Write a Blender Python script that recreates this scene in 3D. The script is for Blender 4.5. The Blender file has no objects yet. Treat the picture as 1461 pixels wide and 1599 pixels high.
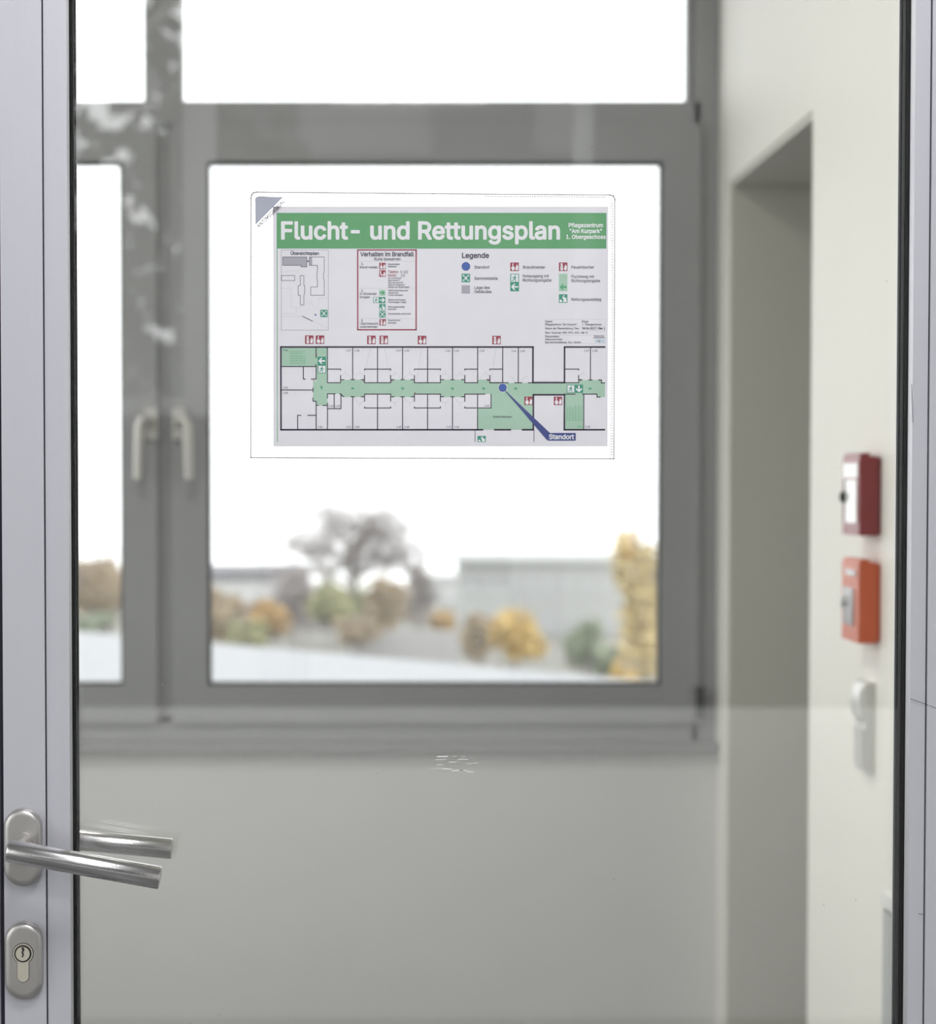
import bpy, bmesh, math, random
from mathutils import Vector, Matrix

random.seed(7)
sc = bpy.context.scene
col = sc.collection

# ------------------------------------------------------------------ camera, sky, fill lamps, exposure
EYE = Vector((0.0, 0.0, 1.40))
PITCH = math.radians(2.0)
FPX, CX, CY = 3508.0, 600.0, 864.5          # focal length and principal point in photo pixels (1461 x 1599)
cam_data = bpy.data.cameras.new('camera')
cam = bpy.data.objects.new('camera', cam_data)
col.objects.link(cam)
cam.location = EYE
cam.rotation_euler = (math.pi / 2 - PITCH, 0, 0)
cam_data.sensor_fit = 'HORIZONTAL'
cam_data.sensor_width = 36.0
cam_data.lens = FPX / 1461 * 36.0
cam_data.shift_x = (730.5 - CX) / 1461
cam_data.shift_y = (CY - 799.5) / 1461
cam_data.clip_start = 0.05
cam_data.clip_end = 1000
cam_data.dof.use_dof = True
cam_data.dof.focus_distance = 1.985
cam_data.dof.aperture_fstop = 6.6
cam_data.dof.aperture_blades = 9
sc.camera = cam

SKY = 3.1
world = bpy.data.worlds.new('overcast_sky')
sc.world = world
world.use_nodes = True
bg = world.node_tree.nodes['Background']
bg.inputs['Color'].default_value = (0.97, 0.985, 1.0, 1)
bg.inputs['Strength'].default_value = SKY

sc.view_settings.view_transform = 'Standard'
sc.view_settings.look = 'None'
sc.view_settings.exposure = 0.0
sc.view_settings.gamma = 1.0
sc.view_settings.use_curve_mapping = False
sc.cycles.transparent_max_bounces = 24
sc.cycles.max_bounces = 12
sc.cycles.diffuse_bounces = 6
sc.cycles.caustics_reflective = False
sc.cycles.caustics_refractive = False
sc.cycles.sample_clamp_indirect = 6.0

LOBBY_FILL = 16.0      # watts of the unseen fill lamp added in the lobby beyond the door
HALL_FILL = 26.0       # watts of the unseen fill lamps added in the hall on the camera's side


def P(px, py, Y):
    """the point at depth Y that the photograph shows at pixel (px, py)"""
    c, s = math.cos(PITCH), math.sin(PITCH)
    a, b = (px - CX) / FPX, -(py - CY) / FPX
    d = Vector((a, c + b * s, -s + b * c))
    return EYE + d * ((Y - EYE.y) / d.y)


def window_portal(name, center, size, rot):
    """a sky portal filling a window opening: guides sampling of the real sky, gives no light of its own"""
    l = bpy.data.lights.new(name, 'AREA')
    l.shape = 'RECTANGLE'
    l.size, l.size_y = size
    l.cycles.is_portal = True
    o = bpy.data.objects.new(name, l)
    o.location = center
    o.rotation_euler = rot
    o['kind'] = 'helper'
    col.objects.link(o)


# main layout, metres: x right, y away from the camera, z up; floor at 0
DOOR_Y = 2.0           # front face of the door's glass
WIN_Y = 5.12           # room face of the window frame
WALL_X = 0.758         # face of the lobby's right wall
LOBBY_L = -1.95        # lobby left wall
CEIL = 3.05
HALL_L, HALL_R, HALL_B, HALL_C = -2.0, 1.95, -1.75, 2.9
JAMB_NEAR, JAMB_FAR = 4.0, 4.97
window_portal('lobby_window_portal', (-0.55, 5.36, 1.80), (2.7, 2.2), (math.pi / 2, 0, math.pi))
window_portal('lobby_side_portal', (-2.28, 3.6, 1.80), (2.7, 2.2), (math.pi / 2, 0, -math.pi / 2))
window_portal('hall_side_portal', (-2.22, -0.15, 1.75), (2.9, 1.9), (math.pi / 2, 0, -math.pi / 2))
window_portal('hall_rear_portal', (-0.6, -1.95, 2.15), (2.6, 1.2), (math.pi / 2, 0, 0))

# ------------------------------------------------------------------ helpers
ROOTLOC = {}


def tag(o, label=None, cat=None, group=None, kind=None):
    if label: o['label'] = label
    if cat: o['category'] = cat
    if group: o['group'] = group
    if kind: o['kind'] = kind
    return o


def thing(name, base, label, cat, group=None, kind=None):
    o = bpy.data.objects.new(name, None)
    o.empty_display_size = 0.1
    o.location = base
    col.objects.link(o)
    ROOTLOC[o.name] = Vector(base)
    return tag(o, label, cat, group, kind)


def mk(name, bm, mats, parent=None, smooth=False, base=None, bevel=0.0, segs=2, angle=35):
    """link a bmesh drawn in world coordinates as one object"""
    off = Vector((0, 0, 0))
    if parent is not None:
        off = ROOTLOC[parent.name]
    elif base is not None:
        off = Vector(base)
    if bevel > 0:
        ed = [e for e in bm.edges if len(e.link_faces) == 2 and e.calc_face_angle(0) > math.radians(angle)]
        bmesh.ops.bevel(bm, geom=ed, offset=bevel, segments=segs, affect='EDGES', profile=0.5, clamp_overlap=True)
    bm.normal_update()
    me = bpy.data.meshes.new(name)
    bmesh.ops.translate(bm, verts=bm.verts, vec=-off)
    bm.to_mesh(me)
    bm.free()
    for m in (mats if isinstance(mats, (list, tuple)) else [mats]):
        me.materials.append(m)
    if smooth or bevel > 0:
        for p in me.polygons: p.use_smooth = True
        try:
            me.set_sharp_from_angle(angle=math.radians(40))
        except Exception:
            pass
    o = bpy.data.objects.new(name, me)
    col.objects.link(o)
    if parent is not None:
        o.parent = parent
    else:
        o.location = off
    ROOTLOC[o.name] = off
    return o


def BM():
    return bmesh.new()


def box(bm, x0, x1, y0, y1, z0, z1, mat=0):
    vs = [bm.verts.new(p) for p in ((x0, y0, z0), (x1, y0, z0), (x1, y1, z0), (x0, y1, z0),
                                    (x0, y0, z1), (x1, y0, z1), (x1, y1, z1), (x0, y1, z1))]
    for f in ((3, 2, 1, 0), (4, 5, 6, 7), (0, 1, 5, 4), (1, 2, 6, 5), (2, 3, 7, 6), (3, 0, 4, 7)):
        fc = bm.faces.new([vs[i] for i in f])
        fc.material_index = mat
    return bm


def bx(x0, x1, y0, y1, z0, z1):
    return box(BM(), x0, x1, y0, y1, z0, z1)


def prism(bm, pts, vec, mat=0):
    """extrude a planar loop of 3d points along vec"""
    vec = Vector(vec)
    a = [bm.verts.new(p) for p in pts]
    b = [bm.verts.new(Vector(p) + vec) for p in pts]
    n = len(pts)
    fs = [bm.faces.new(a[::-1]), bm.faces.new(b)]
    for i in range(n):
        fs.append(bm.faces.new((a[i], a[(i + 1) % n], b[(i + 1) % n], b[i])))
    for f in fs: f.material_index = mat
    bmesh.ops.recalc_face_normals(bm, faces=fs)
    return bm


def tube(bm, path, radii, n=16, cap=True):
    """round tube along a path with a radius for each point"""
    path = [Vector(p) for p in path]
    if not isinstance(radii, (list, tuple)): radii = [radii] * len(path)
    rings = []
    ref = None
    for i, p in enumerate(path):
        if i == 0: t = path[1] - path[0]
        elif i == len(path) - 1: t = path[-1] - path[-2]
        else: t = (path[i + 1] - p).normalized() + (p - path[i - 1]).normalized()
        t.normalize()
        if ref is None:
            ref = t.orthogonal().normalized()
        ref = (ref - t * ref.dot(t)).normalized()
        bi = t.cross(ref)
        rings.append([bm.verts.new(p + (ref * math.cos(2 * math.pi * k / n) + bi * math.sin(2 * math.pi * k / n)) * radii[i])
                      for k in range(n)])
    for i in range(len(rings) - 1):
        for k in range(n):
            bm.faces.new((rings[i][k], rings[i][(k + 1) % n], rings[i + 1][(k + 1) % n], rings[i + 1][k]))
    if cap:
        bm.faces.new(rings[0][::-1])
        bm.faces.new(rings[-1])
    return bm


def stadium(cx, cz, w, h, y, n=14):
    """upright oval loop (straight sides, round ends) in the plane y"""
    r = w / 2
    pts = []
    for k in range(n + 1):
        a = math.pi * k / n
        pts.append((cx + r * math.cos(a), y, cz + h / 2 - r + r * math.sin(a)))
    for k in range(n + 1):
        a = math.pi + math.pi * k / n
        pts.append((cx + r * math.cos(a), y, cz - h / 2 + r + r * math.sin(a)))
    return pts


def loft(bm, loops, cap=True):
    rings = [[bm.verts.new(p) for p in l] for l in loops]
    n = len(rings[0])
    for i in range(len(rings) - 1):
        for k in range(n):
            bm.faces.new((rings[i][k], rings[i][(k + 1) % n], rings[i + 1][(k + 1) % n], rings[i + 1][k]))
    if cap:
        bm.faces.new(rings[0][::-1])
        bm.faces.new(rings[-1])
    bmesh.ops.recalc_face_normals(bm, faces=bm.faces[:])
    return bm


# ------------------------------------------------------------------ materials
MATS = {}


def lin(r, g, b):
    f = lambda v: (v / 255) / 12.92 if v <= 10.3 else (((v / 255) + 0.055) / 1.055) ** 2.4
    return (f(r), f(g), f(b), 1)


def pmat(name, color, rough=0.6, metal=0.0, noise=0.0, nscale=8.0, bump=0.0, bscale=60.0, stretch=None, spec=0.5):
    """principled material with object-space noise in colour and relief"""
    m = bpy.data.materials.new(name)
    m.use_nodes = True
    nt = m.node_tree
    b = nt.nodes['Principled BSDF']
    b.inputs['Base Color'].default_value = color
    b.inputs['Roughness'].default_value = rough
    b.inputs['Metallic'].default_value = metal
    b.inputs['Specular IOR Level'].default_value = spec
    if noise > 0 or bump > 0:
        tc = nt.nodes.new('ShaderNodeTexCoord')
        mp = nt.nodes.new('ShaderNodeMapping')
        nt.links.new(tc.outputs['Object'], mp.inputs['Vector'])
        if stretch: mp.inputs['Scale'].default_value = stretch
        if noise > 0:
            n = nt.nodes.new('ShaderNodeTexNoise')
            n.inputs['Scale'].default_value = nscale
            n.inputs['Detail'].default_value = 5
            nt.links.new(mp.outputs[0], n.inputs['Vector'])
            mix = nt.nodes.new('ShaderNodeMix')
            mix.data_type = 'RGBA'
            mix.inputs['A'].default_value = tuple(c * (1 - noise) for c in color[:3]) + (1,)
            mix.inputs['B'].default_value = tuple(min(1, c * (1 + noise)) for c in color[:3]) + (1,)
            nt.links.new(n.outputs['Fac'], mix.inputs['Factor'])
            nt.links.new(mix.outputs['Result'], b.inputs['Base Color'])
        if bump > 0:
            n2 = nt.nodes.new('ShaderNodeTexNoise')
            n2.inputs['Scale'].default_value = bscale
            n2.inputs['Detail'].default_value = 3
            nt.links.new(mp.outputs[0], n2.inputs['Vector'])
            bp = nt.nodes.new('ShaderNodeBump')
            bp.inputs['Strength'].default_value = bump
            bp.inputs['Distance'].default_value = 0.002
            nt.links.new(n2.outputs['Fac'], bp.inputs['Height'])
            nt.links.new(bp.outputs[0], b.inputs['Normal'])
    MATS[name] = m
    return m


def glass_mat(name, tint, f0=0.046, specks=False):
    """clear sheet glass: straight transmission plus Fresnel (Schlick) mirror reflection, optional dust specks"""
    m = bpy.data.materials.new(name)
    m.use_nodes = True
    nt = m.node_tree
    nt.nodes.clear()
    out = nt.nodes.new('ShaderNodeOutputMaterial')
    tr = nt.nodes.new('ShaderNodeBsdfTransparent')
    tr.inputs['Color'].default_value = tint
    gl = nt.nodes.new('ShaderNodeBsdfGlossy')
    gl.inputs['Roughness'].default_value = 0.0
    gl.inputs['Color'].default_value = (1, 1, 1, 1)
    geo = nt.nodes.new('ShaderNodeNewGeometry')
    dot = nt.nodes.new('ShaderNodeVectorMath')
    dot.operation = 'DOT_PRODUCT'
    nt.links.new(geo.outputs['Normal'], dot.inputs[0])
    nt.links.new(geo.outputs['Incoming'], dot.inputs[1])

    def math_node(op, a, b=None):
        n = nt.nodes.new('ShaderNodeMath')
        n.operation = op
        for i, v in enumerate((a, b)):
            if v is None: continue
            if isinstance(v, (int, float)): n.inputs[i].default_value = v
            else: nt.links.new(v, n.inputs[i])
        return n.outputs[0]
    c = math_node('ABSOLUTE', dot.outputs['Value'])
    q = math_node('POWER', math_node('SUBTRACT', 1.0, c), 5.0)
    F = math_node('ADD', math_node('MULTIPLY', q, 1 - f0), f0)
    mix = nt.nodes.new('ShaderNodeMixShader')
    nt.links.new(F, mix.inputs[0])
    nt.links.new(tr.outputs[0], mix.inputs[1])
    nt.links.new(gl.outputs[0], mix.inputs[2])
    last = mix.outputs[0]
    if specks:
        tc = nt.nodes.new('ShaderNodeTexCoord')
        vo = nt.nodes.new('ShaderNodeTexVoronoi')
        vo.inputs['Scale'].default_value = 42.0
        nt.links.new(tc.outputs['Object'], vo.inputs['Vector'])
        near = math_node('LESS_THAN', vo.outputs['Distance'], 0.030)
        sep = nt.nodes.new('ShaderNodeSeparateColor')
        nt.links.new(vo.outputs['Color'], sep.inputs[0])
        pick = math_node('GREATER_THAN', sep.outputs[0], 0.88)
        fac = math_node('MULTIPLY', math_node('MULTIPLY', near, pick), 0.28)
        df = nt.nodes.new('ShaderNodeBsdfDiffuse')
        df.inputs['Color'].default_value = (0.8, 0.8, 0.8, 1)
        mx = nt.nodes.new('ShaderNodeMixShader')
        nt.links.new(fac, mx.inputs[0])
        nt.links.new(last, mx.inputs[1])
        nt.links.new(df.outputs[0], mx.inputs[2])
        last = mx.outputs[0]
    nt.links.new(last, out.inputs['Surface'])
    MATS[name] = m
    return m


def emit_mat(name, color, strength):
    m = bpy.data.materials.new(name)
    m.use_nodes = True
    b = m.node_tree.nodes['Principled BSDF']
    b.inputs['Base Color'].default_value = (0.9, 0.9, 0.88, 1)
    b.inputs['Emission Color'].default_value = color
    b.inputs['Emission Strength'].default_value = strength
    return m


cream = pmat('cream_wall_paint', (0.91, 0.89, 0.82, 1), 0.55, noise=0.02, nscale=5, bump=0.25, bscale=220)
white_wall = pmat('white_wall_paint', (0.74, 0.74, 0.72, 1), 0.7, noise=0.02, nscale=3, bump=0.15, bscale=180)
parapet_paint = pmat('light_grey_parapet_paint', (0.68, 0.68, 0.67, 1), 0.7, noise=0.02, nscale=3, bump=0.15, bscale=180)
ceiling_paint = pmat('ceiling_paint', (0.82, 0.82, 0.80, 1), 0.85, noise=0.01, nscale=4)
hall_ceiling = pmat('grey_acoustic_ceiling', (0.42, 0.42, 0.42, 1), 0.9, noise=0.03, nscale=8)
floor_lino = pmat('grey_linoleum', (0.15, 0.15, 0.15, 1), 0.35, noise=0.12, nscale=30)
hall_dark = pmat('dark_grey_wall_panel', (0.055, 0.055, 0.058, 1), 0.7, noise=0.1, nscale=6)
hall_white = pmat('white_dado_paint', (0.86, 0.86, 0.84, 1), 0.6, noise=0.02, nscale=4)
win_grey = pmat('grey_window_lacquer', (0.345, 0.35, 0.355, 1), 0.5, noise=0.03, nscale=10)
win_grey_dark = pmat('dark_window_gasket', (0.05, 0.05, 0.052, 1), 0.6, noise=0.05, nscale=20)
sill_stone = pmat('window_sill_stone', (0.30, 0.30, 0.30, 1), 0.5, noise=0.06, nscale=40)
alu = pmat('anodised_aluminium', (0.56, 0.56, 0.60, 1), 0.42, metal=0.45, noise=0.025, nscale=14, bump=0.05, bscale=300,
           stretch=(6, 6, 0.35))
alu_side = pmat('aluminium_return', (0.50, 0.50, 0.50, 1), 0.5, metal=0.3, noise=0.03, nscale=14)
gap_dark = pmat('shadow_gap_rubber', (0.02, 0.018, 0.03, 1), 0.8, noise=0.05, nscale=30)
gasket = pmat('black_rubber_gasket', (0.006, 0.006, 0.006, 1), 0.7, noise=0.1, nscale=60, spec=0.12)
steel = pmat('brushed_stainless_steel', (0.53, 0.52, 0.515, 1), 0.23, metal=1.0, noise=0.04, nscale=20, bump=0.04, bscale=500)
steel_satin = pmat('satin_stainless_steel', (0.49, 0.475, 0.455, 1), 0.36, metal=0.9, noise=0.05, nscale=30, bump=0.04, bscale=400)
brass_nickel = pmat('nickel_lock_cylinder', (0.66, 0.63, 0.52, 1), 0.35, metal=0.7, noise=0.05, nscale=60)
black_hole = pmat('black_keyway', (0.01, 0.01, 0.01, 1), 0.7, noise=0.05, nscale=50)
door_glass = glass_mat('clear_door_glass', (0.985, 0.988, 0.985, 1), specks=True)
win_glass = glass_mat('clear_window_glass', (0.99, 0.99, 0.99, 1))
film = glass_mat('clear_plastic_film', (0.985, 0.985, 0.985, 1), 0.03)
plastic_white = pmat('white_plastic', (0.82, 0.82, 0.79, 1), 0.35, noise=0.02, nscale=20)
handle_white = pmat('brushed_handle_metal', (0.60, 0.59, 0.55, 1), 0.4, metal=0.35, noise=0.02, nscale=20)
red_box = pmat('dark_red_alarm_plastic', (0.26, 0.02, 0.022, 1), 0.35, noise=0.05, nscale=25)
orange_box = pmat('orange_box_plastic', (0.62, 0.11, 0.025, 1), 0.35, noise=0.05, nscale=25)
pane_grey = pmat('grey_call_point_pane', (0.32, 0.32, 0.33, 1), 0.15, noise=0.05, nscale=30)
pane_white = pmat('white_call_point_pane', (0.85, 0.85, 0.82, 1), 0.1, noise=0.02, nscale=30)
switch_plastic = pmat('off_white_switch_plastic', (0.64, 0.64, 0.61, 1), 0.35, noise=0.02, nscale=20)
radiator_white = pmat('white_radiator_lacquer', (0.50, 0.51, 0.50, 1), 0.4, noise=0.02, nscale=20)

# ------------------------------------------------------------------ the setting: shell of lobby and hall
def struct(name, bm, m, label, parent=None):
    o = mk(name, bm, m, parent)
    if parent is None:
        tag(o, label, name.split('_')[0], kind='structure')
    return o


TH = 0.30
LINT = P(1265, 172, JAMB_NEAR).z
bm = BM()
box(bm, HALL_L - TH, HALL_R + TH, HALL_B - TH, WIN_Y + 0.3, -0.25, 0.0)
struct('floor', bm, floor_lino, 'grey linoleum floor of hall and lobby')
struct('ceiling', bx(LOBBY_L - TH, 2.2, DOOR_Y + 0.07, WIN_Y + 0.3, CEIL, CEIL + 0.25), ceiling_paint, 'white ceiling over the lobby beyond the door')
struct('ceiling_hall', bx(HALL_L - TH, HALL_R + TH, HALL_B - TH, DOOR_Y + 0.07, HALL_C, HALL_C + 0.4), hall_ceiling, 'grey ceiling over the hall before the door')

# right wall of the lobby with the doorway cut in it
bm = BM()
box(bm, WALL_X, WALL_X + TH, DOOR_Y + 0.07, JAMB_NEAR, 0, CEIL)
box(bm, WALL_X, WALL_X + TH, JAMB_FAR, WIN_Y + 0.3, 0, CEIL)
box(bm, WALL_X, WALL_X + TH, JAMB_NEAR, JAMB_FAR, LINT, CEIL)
struct('wall_right', bm, cream, 'cream wall right of the lobby with a deep doorway cut in it')
bm = BM()
box(bm, 2.0, 2.2, JAMB_NEAR - 0.3, WIN_Y + 0.3, 0, CEIL)
box(bm, WALL_X + TH, 2.2, JAMB_NEAR - 0.3, JAMB_NEAR - 0.1, 0, CEIL)
box(bm, WALL_X + TH, 2.0, WIN_Y + 0.1, WIN_Y + 0.3, 0, CEIL)
struct('wall_passage', bm, white_wall, 'pale walls of the side passage behind the doorway')
bm = BM()
LWY0, LWY1, LWZ0, LWZ1 = 2.35, 4.85, 0.85, 2.8         # opening of an added, unseen window that lights the cream wall
for (y0, y1, z0, z1) in ((DOOR_Y + 0.07, LWY0, 0, CEIL), (LWY1, WIN_Y + 0.3, 0, CEIL), (LWY0, LWY1, 0, LWZ0), (LWY0, LWY1, LWZ1, CEIL)):
    box(bm, LOBBY_L - TH, LOBBY_L, y0, y1, z0, z1)
struct('wall_left', bm, cream, 'cream wall left of the lobby with an added light window')

# boards added over the doorway reveal, its shade put into their darker colour
reveal_shade = pmat('shaded_reveal_tone', (0.66, 0.65, 0.58, 1), 0.6, noise=0.03, nscale=6)
dl = thing('shade_trim', (WALL_X + TH / 2, JAMB_FAR, 0), 'added boards of the deep doorway, grey tone holding the shade of its reveal', 'shaded reveal', kind='structure')
mk('jamb_shade_board', bx(WALL_X + 0.004, WALL_X + TH, JAMB_FAR - 0.012, JAMB_FAR, 0, LINT - 0.012), reveal_shade, dl)
mk('jamb_shade_board', bx(WALL_X + 0.004, WALL_X + TH, JAMB_NEAR, JAMB_NEAR + 0.012, 0, LINT - 0.012), reveal_shade, dl)
mk('head_shade_board', bx(WALL_X + 0.004, WALL_X + TH, JAMB_NEAR, JAMB_FAR, LINT - 0.012, LINT), reveal_shade, dl)

# door wall: masonry round the aluminium door frame
DFL, DFR, DFT = -0.46, 0.66, 2.22          # outer edges of the fixed door frame
bm = BM()
box(bm, HALL_L - TH, DFL, DOOR_Y - 0.06, DOOR_Y + 0.07, 0, CEIL)
box(bm, DFR, HALL_R + TH, DOOR_Y - 0.06, DOOR_Y + 0.07, 0, CEIL)
box(bm, DFL, DFR, DOOR_Y - 0.06, DOOR_Y + 0.07, DFT, CEIL)
struct('wall_door', bm, white_wall, 'pale wall around the glazed aluminium door')

# hall on the camera's side, seen only as reflections in the glass
DADO = 0.802
bm = BM()
RWX0, RWX1, RWZ0, RWZ1 = -1.9, 0.541, 1.553, 2.75      # rear window opening
for (x0, x1, z0, z1) in ((HALL_L, RWX0, DADO, HALL_C), (RWX1, HALL_R, DADO, HALL_C), (RWX0, RWX1, DADO, RWZ0), (RWX0, RWX1, RWZ1, HALL_C)):
    box(bm, x0, x1, HALL_B - TH, HALL_B, z0, z1)
struct('wall_rear', bm, hall_dark, 'dark grey panelled rear wall of the hall')
struct('wall_rear_dado', bx(HALL_L, HALL_R, HALL_B - TH, HALL_B + 0.02, 0, DADO), hall_white, 'white dado of the hall rear wall')
bm = BM()
SWY0, SWY1, SWZ0, SWZ1 = -1.5, 1.3, 0.85, 2.7         # opening of the added, unseen side window
for (y0, y1, z0, z1) in ((HALL_B - TH, SWY0, 0, HALL_C), (SWY1, DOOR_Y - 0.06, 0, HALL_C), (SWY0, SWY1, 0, SWZ0), (SWY0, SWY1, SWZ1, HALL_C)):
    box(bm, HALL_L - TH, HALL_L, y0, y1, z0, z1)
struct('wall_hall_left', bm, white_wall, 'pale hall wall with the added side window')
struct('wall_hall_right', bx(HALL_R, HALL_R + TH, HALL_B - TH, DOOR_Y - 0.06, 0, HALL_C), white_wall, 'plain pale hall wall')

# window wall of the lobby: parapet below, lintel above
SILL_Z = P(600, 1156, WIN_Y).z
HEAD_Z = 2.86
struct('wall_window', box(bx(LOBBY_L, WALL_X + 0.01, WIN_Y - 0.025, WIN_Y + 0.3, 0, SILL_Z - 0.02), LOBBY_L, WALL_X + 0.01, WIN_Y - 0.02, WIN_Y + 0.3, HEAD_Z, CEIL),
       parapet_paint, 'light grey parapet wall below the grey window')

# ------------------------------------------------------------------ window_1: the grey window with transom lights and two sashes
win = thing('window_1', (-0.5, WIN_Y, SILL_Z), 'grey framed window with two transom lights over two casements', 'window', kind='structure')
X = lambda px: P(px, 640, WIN_Y).x
Z = lambda py: P(600, py, WIN_Y).z
FR = WALL_X                                  # right end of the frame
LSASH_R, RSASH_L, RSASH_R = X(246), X(268), X(1091)
GL_R0, GL_R1 = X(324), X(1033)               # glass edges of the right casement
GL_L1 = X(192)
STILE = GL_R0 - RSASH_L
LS_GL0 = GL_L1 - (GL_R1 - GL_R0)
LSASH_L = LS_GL0 - STILE
WIN_L = LSASH_L - 0.045
T_TOP, T_SASH = Z(158), Z(194)               # transom top edge (upper glass) and top of the casements
S_TOPGL, S_BOTGL, S_BOT = Z(253), Z(1070), Z(1128)
FD = 0.07                                    # frame depth
bm = BM()
box(bm, WIN_L, LSASH_L + 0.012, WIN_Y, WIN_Y + FD, SILL_Z, HEAD_Z)
box(bm, RSASH_R - 0.012, FR, WIN_Y, WIN_Y + FD, SILL_Z, HEAD_Z)
box(bm, LSASH_L, RSASH_R, WIN_Y, WIN_Y + FD, SILL_Z, S_BOT + 0.012)
box(bm, LSASH_L, RSASH_R, WIN_Y, WIN_Y + FD, HEAD_Z - 0.06, HEAD_Z)
mk('outer_frame', bm, win_grey, win, bevel=0.002)
mk('transom', bx(LSASH_L, RSASH_R, WIN_Y, WIN_Y + FD, T_SASH - 0.012, T_TOP), win_grey, win, bevel=0.003)
MUL0, MUL1 = X(227), X(285)
mk('mullion', bx(LSASH_R - 0.01, RSASH_L + 0.01, WIN_Y, WIN_Y + FD, S_BOT, T_SASH), win_grey, win, bevel=0.002)
mk('upper_mullion', bx(MUL0, MUL1, WIN_Y, WIN_Y + FD, T_TOP, HEAD_Z - 0.06), win_grey, win, bevel=0.003)
UR1 = X(1072)
mk('upper_side_bead', bx(UR1, RSASH_R - 0.012, WIN_Y + 0.02, WIN_Y + FD, T_TOP, HEAD_Z - 0.06), win_grey, win)
for (x0, x1) in ((LSASH_L, MUL0), (MUL1, UR1)):
    mk('transom_pane', bx(x0, x1, WIN_Y + 0.040, WIN_Y + 0.046, T_TOP, HEAD_Z - 0.06), win_glass, win)


def casement(x0, x1, g0, g1, hx, side):
    y0, y1 = WIN_Y - 0.016, WIN_Y + 0.055
    bm = BM()
    box(bm, x0, g0, y0, y1, S_BOT, T_SASH)
    box(bm, g1, x1, y0, y1, S_BOT, T_SASH)
    box(bm, g0, g1, y0, y1, S_TOPGL, T_SASH)
    box(bm, g0, g1, y0, y1, S_BOT, S_BOTGL)
    s = mk('casement', bm, win_grey, win)
    bm = BM()
    gw = 0.006
    for (a, b, c, d) in ((g0, g0 + gw, S_BOTGL, S_TOPGL), (g1 - gw, g1, S_BOTGL, S_TOPGL), (g0, g1, S_BOTGL, S_BOTGL + gw), (g0, g1, S_TOPGL - gw, S_TOPGL)):
        box(bm, a, b, y0 + 0.016, y0 + 0.05, c, d)
    mk('glazing_gasket', bm, win_grey_dark, s)
    mk('pane', bx(g0, g1, WIN_Y + 0.020, WIN_Y + 0.026, S_BOTGL, S_TOPGL), win_glass, s)
    mk('pane', bx(g0, g1, WIN_Y + 0.040, WIN_Y + 0.046, S_BOTGL, S_TOPGL), win_glass, s)
    # lever handle hanging down: rose, neck bending outwards, grip
    zt, zb = P(hx, 655, y0).z, P(hx, 748, y0).z
    X0 = P(hx, 700, y0 - 0.045).x
    xr = X0 - side * 0.022
    mk('handle_rose', bx(xr - 0.014, xr + 0.014, y0 - 0.010, y0, zt - 0.045, zt + 0.025), handle_white, s, bevel=0.004)
    bm = BM()
    path = [(xr, y0 - 0.008, zt - 0.01), (xr, y0 - 0.030, zt - 0.006), (xr + side * 0.006, y0 - 0.042, zt), (X0 - side * 0.006, y0 - 0.045, zt + 0.001),
            (X0, y0 - 0.045, zt - 0.014), (X0 + side * 0.002, y0 - 0.045, (zt + zb) / 2), (X0 + side * 0.004, y0 - 0.045, zb)]
    tube(bm, path, [0.008, 0.008, 0.009, 0.0105, 0.0115, 0.0115, 0.0105], 14)
    mk('handle_grip', bm, handle_white, s, smooth=True)
    # corner hinge on the outer stile
    xe = x1 if side > 0 else x0
    bm = BM()
    tube(bm, [(xe + side * 0.002, y0 - 0.008, S_BOT + 0.012), (xe + side * 0.002, y0 - 0.008, S_BOT + 0.085)], 0.009, 12)
    mk('hinge', bm, win_grey_dark, s, smooth=True)
    return s


casement(LSASH_L, LSASH_R, LS_GL0, GL_L1, 218, -1)
casement(RSASH_L, RSASH_R, GL_R0, GL_R1, 292, 1)
mk('window_sill', bx(LOBBY_L, WALL_X, WIN_Y - 0.055, WIN_Y + 0.30, SILL_Z - 0.022, SILL_Z), sill_stone, win, bevel=0.003)

# windows of the hall (rear one reflected in the glass, unseen side one added to light the door)
hw = thing('window_2', (-0.6, HALL_B, RWZ0), 'grey framed window in the hall rear wall', 'window', kind='structure')
bm = BM()
for (x0, x1, z0, z1) in ((RWX0, RWX0 + 0.05, RWZ0, RWZ1), (RWX1 - 0.05, RWX1, RWZ0, RWZ1), (RWX0 + 0.05, RWX1 - 0.05, RWZ0, RWZ0 + 0.05), (RWX0 + 0.05, RWX1 - 0.05, RWZ1 - 0.05, RWZ1),
                         (-0.52, -0.44, RWZ0 + 0.05, RWZ1 - 0.05)):
    box(bm, x0, x1, HALL_B - 0.14, HALL_B - 0.07, z0, z1)
mk('window_frame', bm, win_grey, hw)
mk('pane', bx(RWX0 + 0.05, RWX1 - 0.05, HALL_B - 0.11, HALL_B - 0.104, RWZ0 + 0.05, RWZ1 - 0.05), win_glass, hw)
hw = thing('added_window_3', (HALL_L, -0.15, SWZ0), 'grey framed window added unseen in the hall side wall to light the door', 'window', kind='structure')
bm = BM()
for (y0, y1, z0, z1) in ((SWY0, SWY0 + 0.06, SWZ0, SWZ1), (SWY1 - 0.06, SWY1, SWZ0, SWZ1), (SWY0 + 0.06, SWY1 - 0.06, SWZ0, SWZ0 + 0.06), (SWY0 + 0.06, SWY1 - 0.06, SWZ1 - 0.06, SWZ1),
                         (-0.19, -0.11, SWZ0 + 0.06, SWZ1 - 0.06)):
    box(bm, HALL_L - 0.14, HALL_L - 0.07, y0, y1, z0, z1)
mk('window_frame', bm, win_grey, hw)
mk('pane', bx(HALL_L - 0.11, HALL_L - 0.104, SWY0 + 0.06, SWY1 - 0.06, SWZ0 + 0.06, SWZ1 - 0.06), win_glass, hw)

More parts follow.
